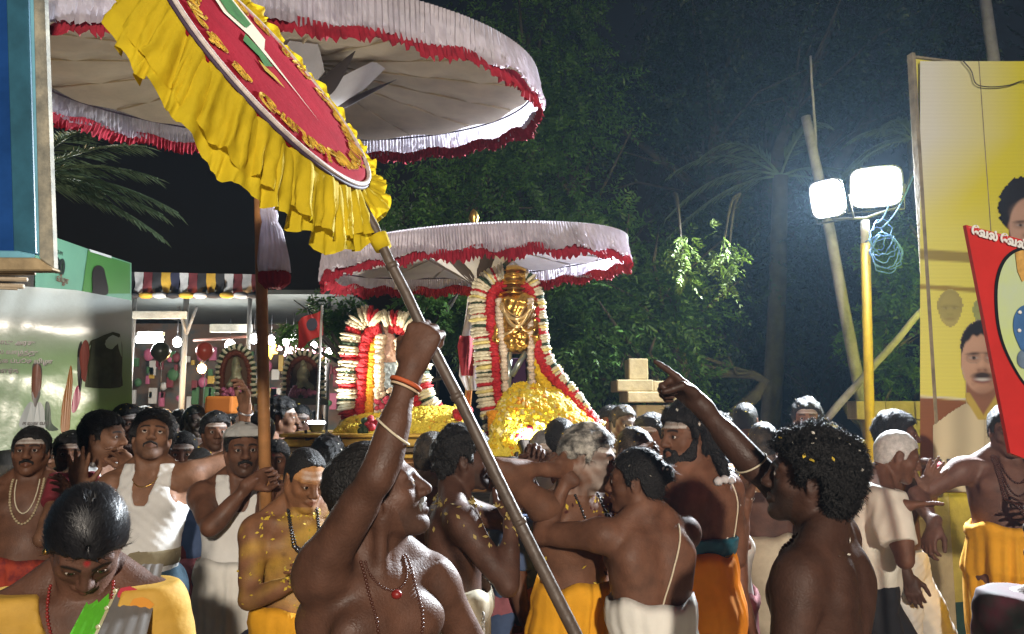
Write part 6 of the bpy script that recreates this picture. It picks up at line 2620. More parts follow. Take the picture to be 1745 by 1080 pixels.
# back cloth with rows of wares
bc_ = sub(MB().box((at(330, 700, SY + 4).x, SY + 4.1, 1.6), (7.2, .08, 3.2)).build('back_cloth', mat('back_cloth', (.26, .15, .10), .8, var=.5, vscale=3, col2=(.07, .08, .08)), root), rl)
rs_ = np.random.RandomState(5)
WARE = [mat('ware_pink', (.50, .12, .22), .6), mat('ware_white', (.6, .58, .55), .6), mat('ware_maroon', (.2, .03, .04), .6), mat('ware_green', (.06, .16, .06), .6), mat('ware_gold', (.55, .35, .06), .5)]
for i in range(90):
    x, y = rs_.uniform(228, 575), rs_.uniform(600, 690)
    p = at(x, y, SY + 3.6)
    w, h = rs_.uniform(.05, .16), rs_.uniform(.08, .30)
    mb = MB()
    if i % 3:
        mb.box(p, (w, .05, h), bev=.01)
    else:
        mb.blob(p, (w * .7, .05, w * .8), sub=2, seed=i, jit=.1)
    o = sub(mb.build('ware', WARE[rs_.randint(5)], bc_, bool(i % 3 == 0)), rl)


def bulb(px, py, Y, r, col, e, watt, label, kind='bulb'):
    p = at(px, py, Y)
    root = empty('light_bulb' if kind == 'bulb' else 'tube_light', p)
    tag(root, label, 'lamp', 'lit lamps of the stalls')
    m = mat('glow_%d%d%d_%d' % (int(col[0] * 9), int(col[1] * 9), int(col[2] * 9), int(e)), (.9, .9, .9), .3, emit=col, estr=e)
    if kind == 'bulb':
        MB().blob((0, 0, 0), (r, r, r * 1.15), sub=3).build('glass', m, root, True)
        MB().tube([(0, 0, r), (0, 0, r * 1.8)], r * .45, 8).build('cap', mat('steel_dark'), root, True)
        MB().tube([(0, 0, r * 1.8), (0, 0, r * 1.8 + .25)], .006, 5).build('flex', mat('steel_dark'), root, True)
    else:
        MB().tube([(-r, 0, 0), (r, 0, 0)], .045, 10).build('glass', m, root, True)
        MB().box((0, .03, .07), (r * 2.1, .06, .05), bev=.005).build('batten', mat('pale_lintel'), root)
    if watt:
        ld = bpy.data.lights.new('bulb_light', 'POINT')
        ld.energy, ld.color, ld.shadow_soft_size = watt, col, max(r, .05)
        lo = bpy.data.objects.new('bulb_light', ld)
        link(lo, root)
        lo.location = (0, -.12, -.06)


bulb(255, 578, SY - .6, .15, (.95, 1, .97), 55, 150, 'bright white tube light under the pavilion roof', 'tube')
bulb(302, 583, SY + 1, .06, (1, 1, .97), 50, 75, 'white bulb beside the tube light')
bulb(344, 628, SY, .055, (1, .55, .16), 45, 90, 'orange bulb low among the stalls')
bulb(392, 588, SY + 1.2, .07, (1, .95, .85), 45, 75, 'round white bulb above the garlanded frame')
bulb(433, 577, SY + .6, .06, (.92, .97, 1), 50, 0, 'white bulb just beside the parasol pole')
bulb(500, 575, SY + .4, .05, (1, .98, .92), 50, 75, 'white bulb over the illuminated lettering')
bulb(462, 580, SY + .4, .055, (1, .97, .85), 50, 0, 'cream bulb over the yellow star lamp')
bulb(487, 582, SY + .5, .045, (1, .9, .9), 50, 0, 'small white bulb hanging between two others')
bulb(535, 588, SY + .5, .04, (1, .92, .9), 50, 0, 'small bulb behind the red flag')
bulb(562, 598, SY + .3, .04, (1, .85, .8), 40, 0, 'small bulb near the smaller idol\'s garland')
# pink neon lettering and a yellow star
root = empty('neon_sign', at(510, 598, SY + .5))
tag(root, 'pink glowing lettering strung under the pavilion roof', 'neon sign')
rl = Vector(root.location)
NE = mat('neon_pink', (.9, .5, .6), .4, emit=(1, .42, .55), estr=5)
for i in range(13):
    x = 476 + i * 8.2
    P = [at(x + rs_.uniform(-4, 4), 598 + rs_.uniform(-11, 9), SY + .45) for _ in range(4)]
    sub(MB().tube(smooth_open(P, 4), .013, 6).build('neon_letter', NE, root, True), rl)
p = at(461, 598, SY + .45)
st = [(p.x + (.11 if k % 2 else .05) * math.sin(k * math.pi / 5), p.y, p.z + (.11 if k % 2 else .05) * math.cos(k * math.pi / 5)) for k in range(10)]
sub(meshobj('star', st + [(x, y + .04, z) for x, y, z in st], [list(range(10)), [19 - i for i in range(10)]] + [(i, (i + 1) % 10, 10 + (i + 1) % 10, 10 + i) for i in range(10)], mat('star_yellow', (.8, .5, .05), .5, emit=(1, .62, .08), estr=2.5), root, False), rl)


def balloon(px, py, Y, r, m, label):
    p = at(px, py, Y)
    root = empty('balloon', p)
    tag(root, label, 'balloon', 'balloons for sale at the stalls')
    MB().lathe([(.001, r), (r * .45, r * .88), (r * .8, r * .55), (r, 0), (r * .92, -r * .4), (r * .6, -r * .85), (r * .2, -r * 1.12), (r * .1, -r * 1.2), (r * .16, -r * 1.26)], n=24).build('skin', m, root, True)
    MB().tube([(0, 0, -r * 1.2), (.02, 0, -r * 2), (0, 0, -1.0)], .004, 5).build('string', mat('string', (.5, .5, .5), .7), root)


balloon(274, 598, 8.6, .105, mat('balloon_dark', (.04, .045, .035), .3), 'dark round balloon in front of the tube light')
balloon(349, 597, 8.8, .10, mat('balloon_red', (.42, .06, .035), .3), 'orange red balloon above the orange bulb')


# two far idols in garland frames
def far_idol(px, py, w, h, Y, label, seed):
    k = Y / FPX
    p = at(px, py + h, Y)
    root = empty('framed_idol', (p.x, p.y, p.z))
    tag(root, label, 'idol', 'garlanded idols far down the street')
    rl = Vector(root.location)
    g = lambda x, y, d=0: np.array(at(px + x, py + y, Y + d))
    path = [(-w, h), (-w * .95, h * .4), (-w * .92, -h * .2), (-w * .6, -h * .75), (0, -h * .95), (w * .6, -h * .75), (w * .92, -h * .2), (w * .95, h * .4), (w, h)]
    garland('garland_whorl', [g(x, y) for x, y in path], 5.2 * k, 4.6 * k, WG, [('c', 1.1), ('g', .7)], root, rl, seed, .5, 7)
    rope('red_garland', [g(x * .78, y * .84 + 4) for x, y in path], 4.5 * k, mat('maroon_flower', (.13, .03, .015), .8), root, rl, seed, 8)
    sub(MB().box(g(0, h * .1, .06), (w * 1.4 * k, .05, h * 1.9 * k), bev=.01).build('back_board', mat('board_brown', (.10, .055, .03), .8), root), rl)
    pr = [ELL(g(0, -h * .45, -.04), I3, (w * .17 * k, w * .17 * k, w * .2 * k), .02), ELL(g(0, -h * .05, -.04), I3, (w * .30 * k, w * .2 * k, h * .3 * k), .04), CAP(g(-w * .35, h * .5, -.04), g(0, h * .1, -.04), w * .16 * k, w * .16 * k, .03), CAP(g(w * .35, h * .5, -.04), g(0, h * .1, -.04), w * .16 * k, w * .16 * k, .03)]
    sdf_solid('figure', pr, .012, mat('idol_dull', (.26, .24, .15), .5, metal=.3, var=.4, vscale=15), root, rl, .012, 50, seed)
    mb = MB()
    rs = np.random.RandomState(seed)
    for i in range(26):
        mb.blob(g(rs.uniform(-w * .7, w * .7), h * .72 + rs.normal() * h * .1, -.12), 4.5 * k, sub=1, seed=i, jit=.2)
    sub(mb.build('pink_flowers', mat('pink_flower', (.40, .10, .18), .7, var=.3), root, True), rl)['kind'] = 'stuff'
    sub(MB().box(g(0, h * 1.05, -.05), (w * 2.1 * k, .35, .07), bev=.01).build('platform', mat('palanquin_dark'), root), rl)
    for q in (-1, 1):
        a_ = g(q * w * .8, h * 1.05)
        sub(MB().tube([(a_[0], a_[1], 0), (a_[0], a_[1], a_[2])], .03, 6).build('leg', WOODP, root), rl)


far_idol(402, 634, 32, 46, 7.6, 'far idol in white banded garland frame beside the parasol pole', 21)
far_idol(517, 640, 34, 42, 8.0, 'far dim idol in garland frame under the pink lettering', 22)

# red flag on a stick
root = empty('flag', at(548, 520, 5.6))
tag(root, 'small red pennant with dark emblem on a white stick', 'flag')
rl = Vector(root.location)
p0 = at(549, 520, 5.6)
p1 = at(540, 712, 5.6)
sub(MB().tube([p1 - (p0 - p1) * .6, p1, p0], .010, 8).build('stick', mat('pale_stick', (.5, .48, .44), .6), root, True), rl)
v, f = [], []
for i in range(9):
    t = i / 8
    for j in range(5):
        s_ = j / 4
        x = 548 - 42 * t + 0 * s_
        y = 526 + 22 * t + (44 + 18 * t) * s_ * (1 - .25 * t)
        p = at(x, y, 5.6)
        v.append((p.x, p.y + .05 * math.sin(t * 7 + s_ * 2), p.z))
for i in range(8):
    for j in range(4):
        f.append((i * 5 + j, i * 5 + j + 1, i * 5 + 6 + j, i * 5 + 5 + j))
sub(meshobj('cloth', v, f, mat('flag_red', (.36, .02, .018), .7, trans=.15), root), rl)
em = Board((at(500, 560, 5.54).x, 5.54), (at(560, 560, 5.54).x, 5.54))
sub(em.sheet('emblem', [(522, 552), (528, 543), (537, 543), (541, 552), (536, 562), (526, 562)], 0, mat('flag_dark', (.015, .015, .03), .7), root), rl)

# orange cloth box in the crowd
o = MB().box((0, 0, 0), (.22, .16, .14), bev=.02).build('offering_box', mat('box_orange', (.55, .17, .02), .7), None, False, loc=at(378, 690, 6.2))
tag(o, 'orange cloth wrapped offering box held up among the crowd', 'box')
# ================================================================== the people
COTTON = mat('white_cotton_knit', (.66, .65, .62), .85, var=.08, vscale=6, bump=.25, bscale=22)
DHW = mat('dhoti_white', (.70, .68, .62), .85, var=.12, vscale=5, bump=.3, bscale=18)
DHC = mat('dhoti_cream', (.50, .44, .32), .85, var=.15, vscale=5, bump=.3, bscale=18)
DHO = mat('dhoti_orange', (.85, .28, .01), .85, var=.15, vscale=5, bump=.3, bscale=18)
DHY = mat('dhoti_saffron', (.72, .34, .012), .85, var=.18, vscale=5, bump=.3, bscale=18)
DHR = mat('cloth_red_print', (.40, .05, .02), .85, col2=(.18, .02, .02), vscale=22)
JEAN = mat('denim', (.05, .10, .14), .85, var=.25, vscale=14, bump=.3, bscale=60)
KHA = mat('khaki_sash', (.24, .20, .12), .85, var=.2, vscale=8)
BLK = mat('black_cloth', (.012, .012, .015), .8, var=.2)
BEADB = mat('bead_brown', (.07, .022, .012), .4)
BEADK = mat('bead_black', (.015, .012, .012), .35)
BEADC = mat('bead_cream', (.45, .36, .22), .5)
THREAD = mat('sacred_thread', (.62, .55, .40), .8)
PET = mat('petal_yellow', (.62, .44, .04), .7)
PETW = mat('petal_white', (.62, .58, .50), .7)
GB = mat('brass')
SK = [(.145, .066, .037), (.130, .058, .033), (.10, .045, .027), (.20, .098, .055), (.075, .034, .022)]
NEAR = (.0085, .0030, .0030)
MID = (.0095, .0036, .0036)
A = lambda x, y, Y: np.array(at(x, y, Y))

# ---- the man with the standard
hp = Vector(POLE2[0]) + (Vector(POLE2[1]) - Vector(POLE2[0])) * ((592 - 275) / (1140 - 275))
pdir = nrm(np.array(POLE2[1]) - np.array(POLE2[0]))
fh = nrm(V(.30, .10, .95))
nh = nrm(V(.10, 1.0, -.05))
wr = np.array(hp) - fh * .078 - nh * .024
p = Person('person', 'bare chested man with raised arm gripping the standard\'s pole', 645, 757, 1.76, yaw=40, head=(100, 20, 0), twist=0,
           R=dict(w=wr, e=(.3, -.9, -.5), f=fh, n=nh, hand='fist'),
           L=dict(d=nrm(V(.55, .25, -.9))), skin=(.092, .042, .026), res=NEAR, hair='short', seed=21, build=.95, belly=1.0, face=dict(stubble=.35, recede=.0))
p.facial('moustache', 'hair_grey', 1.1)
p.dhoti(DHY)
p.necklace(-.16, BEADB, .0045, .06)
p.necklace(.115, BEADB, .0035, .05)
MB().blob(p.drape_curve([(0, .108)], .008)[0], (.012, .010, .010), sub=2).build('pendant', mat('bead_red', (.22, .015, .012), .4), p.root, True)
p.band('R', .84, mat('wrist_thread', (.50, .10, .03), .7), .005, 'wrist_thread', .05)
p.band('R', .80, mat('wrist_thread_pale', (.6, .45, .30), .7), .003, 'wrist_thread', .05)
p.band('R', .40, THREAD, .0026, 'arm_string', .22)

# ---- the pointing man
p = Person('person', 'curly haired man seen from behind pointing with outstretched arm', 1376, 738, 2.0, yaw=-138, head=(-112, 10, 0), twist=10,
           R=dict(w=A(1166, 664, 2.16), e=(0, .2, -1), f=nrm(A(1090, 604, 2.2) - A(1166, 664, 2.16)), n=(-.2, -.55, -.75), hand='point'),
           L=dict(d=nrm(V(-.25, -.05, -1))), skin=(.058, .027, .018), res=NEAR, hair='curly', seed=33, build=1.06, face=dict(stubble=.5))
p.dhoti(DHC)
p.petals(26, PET, 'hair', .010)
p.petals(18, PETW, 'back', .006, seed=3)
p.petals(30, PETW, 'hair', .006, seed=6)
p.necklace(.11, BEADB, .006, .062, thread=False)
p.band('R', .08, THREAD, .0026, 'arm_string', .15)

# ---- woman in the corner
p = Person('person', 'woman with bowed head in yellow blouse and green bordered sheer sari', 152, 862, 1.74, yaw=22, lean=4, head=(30, -48, 0), skin=(.105, .048, .030),
           res=NEAR, hair='woman', haircol='hair_smooth', female=True, seed=41, build=1.02, face=dict(dot=(.3, .02, .02)))
p.shirt(mat('blouse_yellow', (.50, .29, .04), .75, var=.15, vscale=10, bump=.3, bscale=30), sleeve=.19, hem=-.16, off=.010, name='blouse', fold=.004, open_r=.088, open_d=.13, sr=.80)
p.dhoti(mat('sari_grey', (.22, .21, .20), .8, var=.15), name='sari_skirt')
p.necklace(.04, mat('bead_red'), .0045, .068)
WOMAN = p

# sari end falling over her shoulder: green border, beaded edge, sheer cloth with coloured spots
def sari_strip(nm, s0, s1, m, lift, rows=22, cols=8, fold=0.0):
    v, f = [], []
    for i in range(rows + 1):
        t = i / rows
        for j in range(cols + 1):
            s_ = s0 + (s1 - s0) * j / cols
            # path across the front: from her left shoulder to the right hip, s across the width
            l = .085 - .27 * t + s_ * (.075 + .10 * t)
            u = .185 - .60 * t + s_ * (.02 + .30 * t * .5)
            if l > .13:
                u -= (l - .13) * .35
                l = .13 + (l - .13) * .62
            v.append((l, u, lift + fold * math.sin(s_ * 40 + t * 6)))
    P = []
    for a, b, c in v:
        w_ = max(0.0, 1 - (a / .235) ** 2) ** .5
        w_ = max(w_, .12)
        ff = .125 * w_ + .050 * math.exp(-((b - .0) / .09) ** 2) * w_ + .030
        if b > .07:
            ff -= (b - .07) * 1.35
        P.append(WOMAN.W(WOMAN.chest, ff + c, a, b))
    for i in range(rows):
        for j in range(cols):
            k = i * (cols + 1) + j
            f.append((k, k + 1, k + cols + 2, k + cols + 1))
    return meshobj(nm, P, f, m, WOMAN.root), P


sari_strip('sari_border', -.75, .05, mat('sari_green', (.10, .46, .02), .35, var=.2, vscale=8, sheen=.3), .004, fold=.004)
o, P = sari_strip('sari_sheer', .05, 1.6, mat('sari_sheer', (.20, .19, .18), .7, var=.1, trans=.3), .001, cols=14, fold=.003)
rs_ = np.random.RandomState(4)
for i, mm in enumerate((('spot_red', (.42, .02, .04)), ('spot_orange', (.62, .25, .02)), ('spot_violet', (.14, .03, .30)), ('spot_red', 0), ('spot_magenta', (.40, .02, .12)), ('spot_orange', 0), ('spot_violet', 0), ('spot_red', 0))):
    q = P[(2 + i * 2) * 15 + (4 + (i * 5) % 9)]
    n_ = WOMAN.CF
    t1, t2 = WOMAN.CL, WOMAN.CU
    a_ = .024
    meshobj('sari_spot', [q + n_ * .006 + t1 * a_ * math.cos(k) * (1 + .2 * math.cos(3 * k)) + t2 * a_ * .8 * math.sin(k) for k in np.linspace(0, 5.6, 9)], [list(range(9))], mat(mm[0], mm[1] or (.4, .02, .04), .7), WOMAN.root, False)
mb = MB()
o2, P2 = sari_strip('sari_hem', .0, .10, mat('sari_piping', (.45, .42, .25), .6), .007, cols=1)
for k in range(0, len(P2), 2):
    mb.blob(P2[k] + WOMAN.CF * .006, .0055, sub=1)
mb.build('edge_beads', mat('sari_piping'), WOMAN.root, True)['kind'] = 'stuff'
e_ = WOMAN.W(WOMAN.head_c, -.006, -.083, -.045, 'H')
MB().blob(e_, .008, sub=2).build('ear_stud', GB, WOMAN.root, True)

# ---- left side of the street
p = Person('person', 'bare chested man with white forehead ash and cream beads at street edge', 56, 728, 3.75, yaw=22, head=(20, 6, 0), skin=SK[1], res=MID, seed=51,
           R=dict(d=nrm(V(-.25, -.1, -1))), L=dict(w=A(120, 850, 3.5), e=(.4, 0, -1), hand='relaxed'), face=dict(ash=1), build=1.08, belly=1.1)
p.facial('moustache', thick=1.2)
p.dhoti(DHR, name='lungi')
p.necklace(-.03, BEADC, .0075, .068)
p.necklace(.02, THREAD, .003, .05, thread=True)

p = Person('person', 'man in white vest and jeans looking up with one arm stretched out', 262, 703, 3.6, yaw=8, head=(22, 20, -4), skin=SK[3], res=MID, seed=57,
           L=dict(w=A(418, 694, 3.72), e=(0, .5, -.8), hand='cup', n=(0, -.5, .9)), R=dict(d=nrm(V(-.22, -.25, -1))), face=dict(stubble=.3, look=.2), hair='thick')
p.facial('moustache', thick=.9)
p.vest(COTTON, neck_f=.02)
p.trousers(JEAN, top=.13)
p.sash(KHA, .09, .16)
p.necklace(.10, GB, .0022, .06, thread=True)
p.band('L', .93, mat('steel', (.5, .5, .5), .3, metal=1), .005, 'wrist_watch')

PH = Vector(A(456, 810, 3.42))
wr = A(428, 822, 3.36)
p = Person('person', 'man in white vest with head cloth holding the big parasol\'s pole', 416, 722, 3.52, yaw=18, head=(26, 2, 0), skin=SK[1], res=MID, seed=63,
           R=dict(w=wr, e=(-.7, -.2, -.7), f=nrm(np.array(PH) - wr), n=(.3, -.6, -.1), hand='fist'), L=dict(w=A(449, 862, 3.46), e=(.6, 0, -.8), f=(.2, -.2, .9), n=(-.5, .6, 0), hand='fist'),
           face=dict(stubble=.4), belly=1.2, build=1.05, hair='short')
p.facial('moustache', thick=1.2)
p.vest(COTTON, neck_f=.04)
p.dhoti(DHW, top=.10)
p.sash(KHA, .07, .16)
cl = [CAP(p.W(p.head_c, .055, -.06, .062, 'H'), p.W(p.head_c, .055, .06, .062, 'H'), .030 * p.sc, .030 * p.sc, .03), ELL(p.W(p.head_c, -.01, 0, .055, 'H'), p.fr('H'), np.array([.090, .108, .072]) * p.sc, .03)]
d_, ax_ = sdf_grid(cl, p.head_c - .16, p.head_c + .2, .006)
d_ = d_ + snoise_g(ax_, 55, 3) * .006
G_ = np.stack(np.meshgrid(*ax_, indexing='ij'), -1).reshape(-1, 3)
f_, l_, u_ = p.hl(G_)
d_ = np.maximum(d_, ((.052 - u_ * 1.0 - .10 * np.clip(-f_, -.06, .1)) * .8).reshape(d_.shape))
v_, q_ = surfnet(d_, p.head_c - .16, .006)
meshobj('head_cloth', v_, q_, mat('grey_cloth', (.36, .36, .34), .9, var=.2, vscale=10), p.root)

p = Person('person', 'man with sandal paste on his chest, black beads and folded hands', 522, 768, 3.0, yaw=30, head=(40, -20, 0), skin=(.19, .085, .04), res=MID, seed=71,
           R=dict(w=A(520, 985, 2.78), e=(-.8, 0, -.6), hand='relaxed', n=(0, .8, .2)), L=dict(w=A(560, 975, 2.82), e=(.8, .2, -.5), hand='relaxed'), face=dict(paste=.9, pastehead=.9, ash=.6, recede=.035), hair='crop', belly=1.15, build=1.05)
p.dhoti(DHY, top=.08)
p.sash(mat('navy_sash', (.02, .025, .06), .8, var=.2), -.06, .03, .05)
p.necklace(-.10, BEADK, .0065, .06)
p.necklace(-.01, BEADK, .0055, .055)
p.petals(420, PET, 'torso', .008)
p.petals(160, mat('petal_olive', (.42, .33, .05), .7), 'chest', .009, seed=5)

p = Person('person', 'man with tousled black hair and red shirt turning from the vest wearer', 180, 704, 3.8, yaw=70, head=(84, 4, 0), skin=SK[3], res=MID, seed=77, hair='wavy',
           L=dict(w=A(226, 800, 3.75), e=(.3, .5, -.8)), R=dict(w=A(132, 832, 3.55), e=(-.5, -.2, -.8), f=(0, 0, 1), n=(.2, -1, 0), hand='open'))
p.vest(COTTON)
p.shirt(mat('red_shirt', (.20, .02, .03), .8, var=.2), sleeve=.12, hem=-.05, off=.014)
p.trousers(BLK)

# ---- bearers under the golden idol
p = Person('person', 'bare backed bearer with thick black hair and cream patterned dhoti', 792, 730, 2.95, yaw=100, head=(98, 4, 0), lean=4, skin=SK[4], res=MID, seed=83, hair='thick',
           L=dict(w=A(898, 800, 3.2), e=(.2, .4, -.9), hand='hold'), R=dict(w=A(872, 880, 2.8), e=(0, -.4, -.9), hand='relaxed'), build=1.06, face=dict(stubble=.6))
p.dhoti(DHC, top=.11)
p.petals(170, mat('petal_dull', (.36, .27, .08), .7), 'shoulders', .010)
BE = p
# white printed mark on his dhoti
for k in range(9):
    b0 = p.W(p.pel, .10, -.165 + .004 * (k % 2), .10 - .026 * k, 'P')
    MB().tube([b0 + (p.PL * .020 * math.cos(a) + p.PF * .006 + V(0, 0, 1) * .012 * math.sin(a)) for a in np.linspace(0, 5.0, 9)], .0035, 5).build('printed_motif', mat('motif_white', (.62, .60, .56), .8), p.root, True)

p = Person('person', 'ash haired bearer with flower strewn chest in saffron dhoti', 1003, 728, 2.95, yaw=40, head=(72, -6, 0), lean=6, skin=SK[0], res=MID, seed=91, hair='wavy', haircol='hair_ash',
           R=dict(w=A(945, 800, 2.85), e=(-.7, -.2, -.7), hand='hold'), L=dict(w=A(1045, 900, 3.05), e=(.3, .3, -.9)), face=dict(ashface=.5, ash=1, stubble=.3, stubcol=(.2, .19, .17)), belly=1.1)
p.dhoti(DHY, top=.12)
p.petals(120, PET, 'torso', .010)
p.petals(60, mat('petal_maroon', (.08, .02, .015), .7), 'chest', .012, seed=2)
p.necklace(.02, BEADK, .006, .06)

p = Person('person', 'bearer seen from behind with hair bun, sacred thread and white dhoti', 1082, 766, 2.78, yaw=-158, head=(-108, 0, 0), lean=8, twist=0, skin=SK[1], res=MID, seed=95, hair='bun',
           L=dict(w=A(968, 812, 2.88), e=(-.2, -.3, -.9), hand='hold', f=(-.6, .3, .45), n=(.2, .9, 0)), R=dict(w=A(1075, 850, 3.25), e=(.5, .3, -.8), hand='hold'), build=1.06)
p.dhoti(DHW, top=.17, folds=11)
p.petals(30, PETW, 'hair', .008)
bk = p.drape_curve([(-.10 + .20 * t, .15 - .50 * t, True) for t in np.linspace(0, 1, 26)], .003)
MB().tube(bk, .0032, 6).build('sacred_thread', THREAD, p.root, True)
p.necklace(.12, BEADB, .005, .058)

p = Person('person', 'long haired bearded bearer in orange dhoti and teal waist band', 1166, 690, 3.15, yaw=-150, head=(-62, -2, 0), lean=2, skin=SK[0], res=MID, seed=101, hair='long',
           L=dict(w=A(1085, 800, 3.25), e=(-.2, -.3, -.9), hand='hold'), R=dict(w=A(1270, 850, 3.3), e=(.4, .2, -.8)), build=1.08, face=dict(ash=.9))
p.facial('beard')
p.dhoti(DHO, top=.14)
p.sash(mat('teal_band', (.02, .10, .14), .45, var=.3, vscale=14), .13, .26, .016, 'waist_band')
p.sash(mat('gold_band', (.55, .38, .06), .4, metal=.3), .185, .20, .0185, 'band_stripe')
p.petals(22, PETW, 'hair', .009)
p.petals(16, PETW, 'back', .008, seed=1)
bk = p.drape_curve([(-.13 + .02 * t, .15 - .42 * t, True) for t in np.linspace(0, 1, 22)], .003)
MB().tube(bk, .003, 6).build('sacred_thread', THREAD, p.root, True)
o = MB().tube(p.drape_curve([(-.02 - .11 * t, .13 + .01 * math.sin(t * 3), True) for t in np.linspace(0, 1, 12)], .012), [.010 + .010 * math.sin(i * .9) ** 2 for i in range(12)], 8).build('shoulder_towel', mat('white_cotton'), p.root, True)

p = Person('person', 'short grey haired man facing out between the bearers', 930, 733, 3.75, yaw=20, head=(14, 0, 0), skin=(.26, .15, .10), res=(.012, .0045, .005), seed=103, hair='crop', haircol='hair_grey',
           L=dict(w=A(975, 840, 3.5), e=(.4, 0, -.8)), face=dict(ash=.8, ashface=.35, stubble=.4, stubcol=(.15, .14, .13)))
p.dhoti(DHC)
p.petals(60, PET, 'shoulders', .010)
p.necklace(.0, mat('bead_red'), .007, .062)

# ---- dancers by the billboard
p = Person('person', 'stooping white haired man dancing in white shirt and black trousers', 1527, 736, 3.75, yaw=72, head=(80, -16, 0), lean=14, skin=SK[1], res=MID, seed=107, hair='crop', haircol='hair_white',
           R=dict(w=A(1540, 862, 3.55), e=(-.3, -.2, -.9), f=(1, 0, .1), n=(0, -.2, -1), hand='open'), L=dict(w=A(1575, 835, 3.95), e=(.2, .3, -.9), f=(.5, 0, .8), hand='open'), legs=((.16, .05), (-.10, .03)), kneel=.05)
p.shirt(mat('white_shirt', (.72, .68, .58), .8, var=.1, vscale=8, bump=.25, bscale=30), sleeve=.21, hem=-.46, off=.02, fold=.010)
p.trousers(BLK)
MB().tube(p.drape_curve([(-.05, .14), (-.045, .05), (-.03, -.06), (-.02, -.2)], .022), .004, 6).build('lanyard', mat('lanyard_brown', (.12, .03, .02), .7), p.root, True)

p = Person('person', 'dark haired dancer in white trousers with red scarf behind the white shirt', 1527, 704, 4.3, yaw=60, head=(75, 0, 0), skin=SK[4], res=MID, seed=109, hair='thick',
           L=dict(w=A(1580, 790, 4.1), e=(.3, -.2, -.9), f=(-1, -.2, .25), n=(0, 0, -1), hand='flat'), legs=((.22, .08), (-.1, .03)))
p.trousers(mat('white_trousers', (.58, .57, .53), .85, var=.12), off=.03)
mb = MB()
P_ = p.drape_curve([(-.15 + .3 * t, .14 + .02 * math.sin(t * 5)) for t in np.linspace(0, 1, 14)], .014)
mb.tube(P_, [.022 + .006 * math.sin(i) for i in range(14)], 8)
mb.build('scarf', mat('red_scarf', (.45, .03, .06), .8, var=.25), p.root, True)

p = Person('person', 'bare chested man with many bead strings dancing in saffron cloth', 1716, 692, 3.9, yaw=-10, head=(-18, -8, 0), side=4, skin=(.12, .056, .038), res=MID, seed=113, hair='short',
           R=dict(w=A(1592, 895, 3.75), e=(-.9, .1, -.4), f=(-.45, -.2, -.8), n=(.6, .2, -.5), hand='cup'), L=dict(w=A(1790, 880, 3.7), e=(.9, 0, -.3)), belly=1.2, build=1.1, legs=((.12, .08), (0, .05)))
p.dhoti(DHY, top=.13, hem=.52, folds=9, amp=.026)
for dr, ww in ((-.10, .085), (-.07, .080), (-.12, .075), (-.04, .072), (.0, .066), (.06, .058)):
    p.necklace(dr, BEADB, .0062, ww)
p.trousers(mat('black_leg', (.01, .01, .011), .9), name='under_trousers', top=-.30, off=.004)

# shoulder of someone at the very edge
p = Person('person', 'person wrapped in maroon and dark green cloth at the street edge', 1815, 830, 1.7, yaw=-70, head=(-80, 0, 0), skin=SK[3], res=(.011, .006, .006), seed=117, hair='short', R=dict(d=nrm(V(0, .2, -1))), L=dict(d=nrm(V(-.2, -.2, -1))))
p.shirt(mat('maroon_wrap', (.10, .008, .025), .8, col2=(.012, .035, .028), vscale=4), sleeve=.27, hem=-.42, off=.03, fold=.012)
p.dhoti(mat('maroon_skirt', (.14, .04, .03), .8))

# ---- crowd: six builds, then copies
CROWD = []
specs = [dict(hair='short', seed=201, face=dict(ash=.9), skin=SK[1]), dict(hair='wavy', seed=203, face=dict(ash=.7, stubble=.4), skin=SK[0]), dict(hair='crop', seed=205, face=dict(ash=.5), skin=SK[2]),
         dict(hair='thick', seed=207, face=dict(ash=.8), skin=SK[3]), dict(hair='short', haircol='hair_dusty', seed=209, skin=SK[4], face=dict(ashface=.4)), dict(hair='woman', female=True, seed=211, skin=SK[1], face=dict(dot=(.3, .02, .02)))]
LOW = (.018, .0062, .008)
cloth = [mat('crowd_white', (.5, .49, .46), .85, var=.1), mat('crowd_maroon', (.16, .03, .035), .85, var=.2), mat('crowd_blue', (.05, .08, .16), .85, var=.2), mat('crowd_cream', (.42, .36, .26), .85, var=.2), mat('crowd_dark', (.03, .03, .035), .85), mat('crowd_sari', (.30, .10, .12), .85, var=.3)]
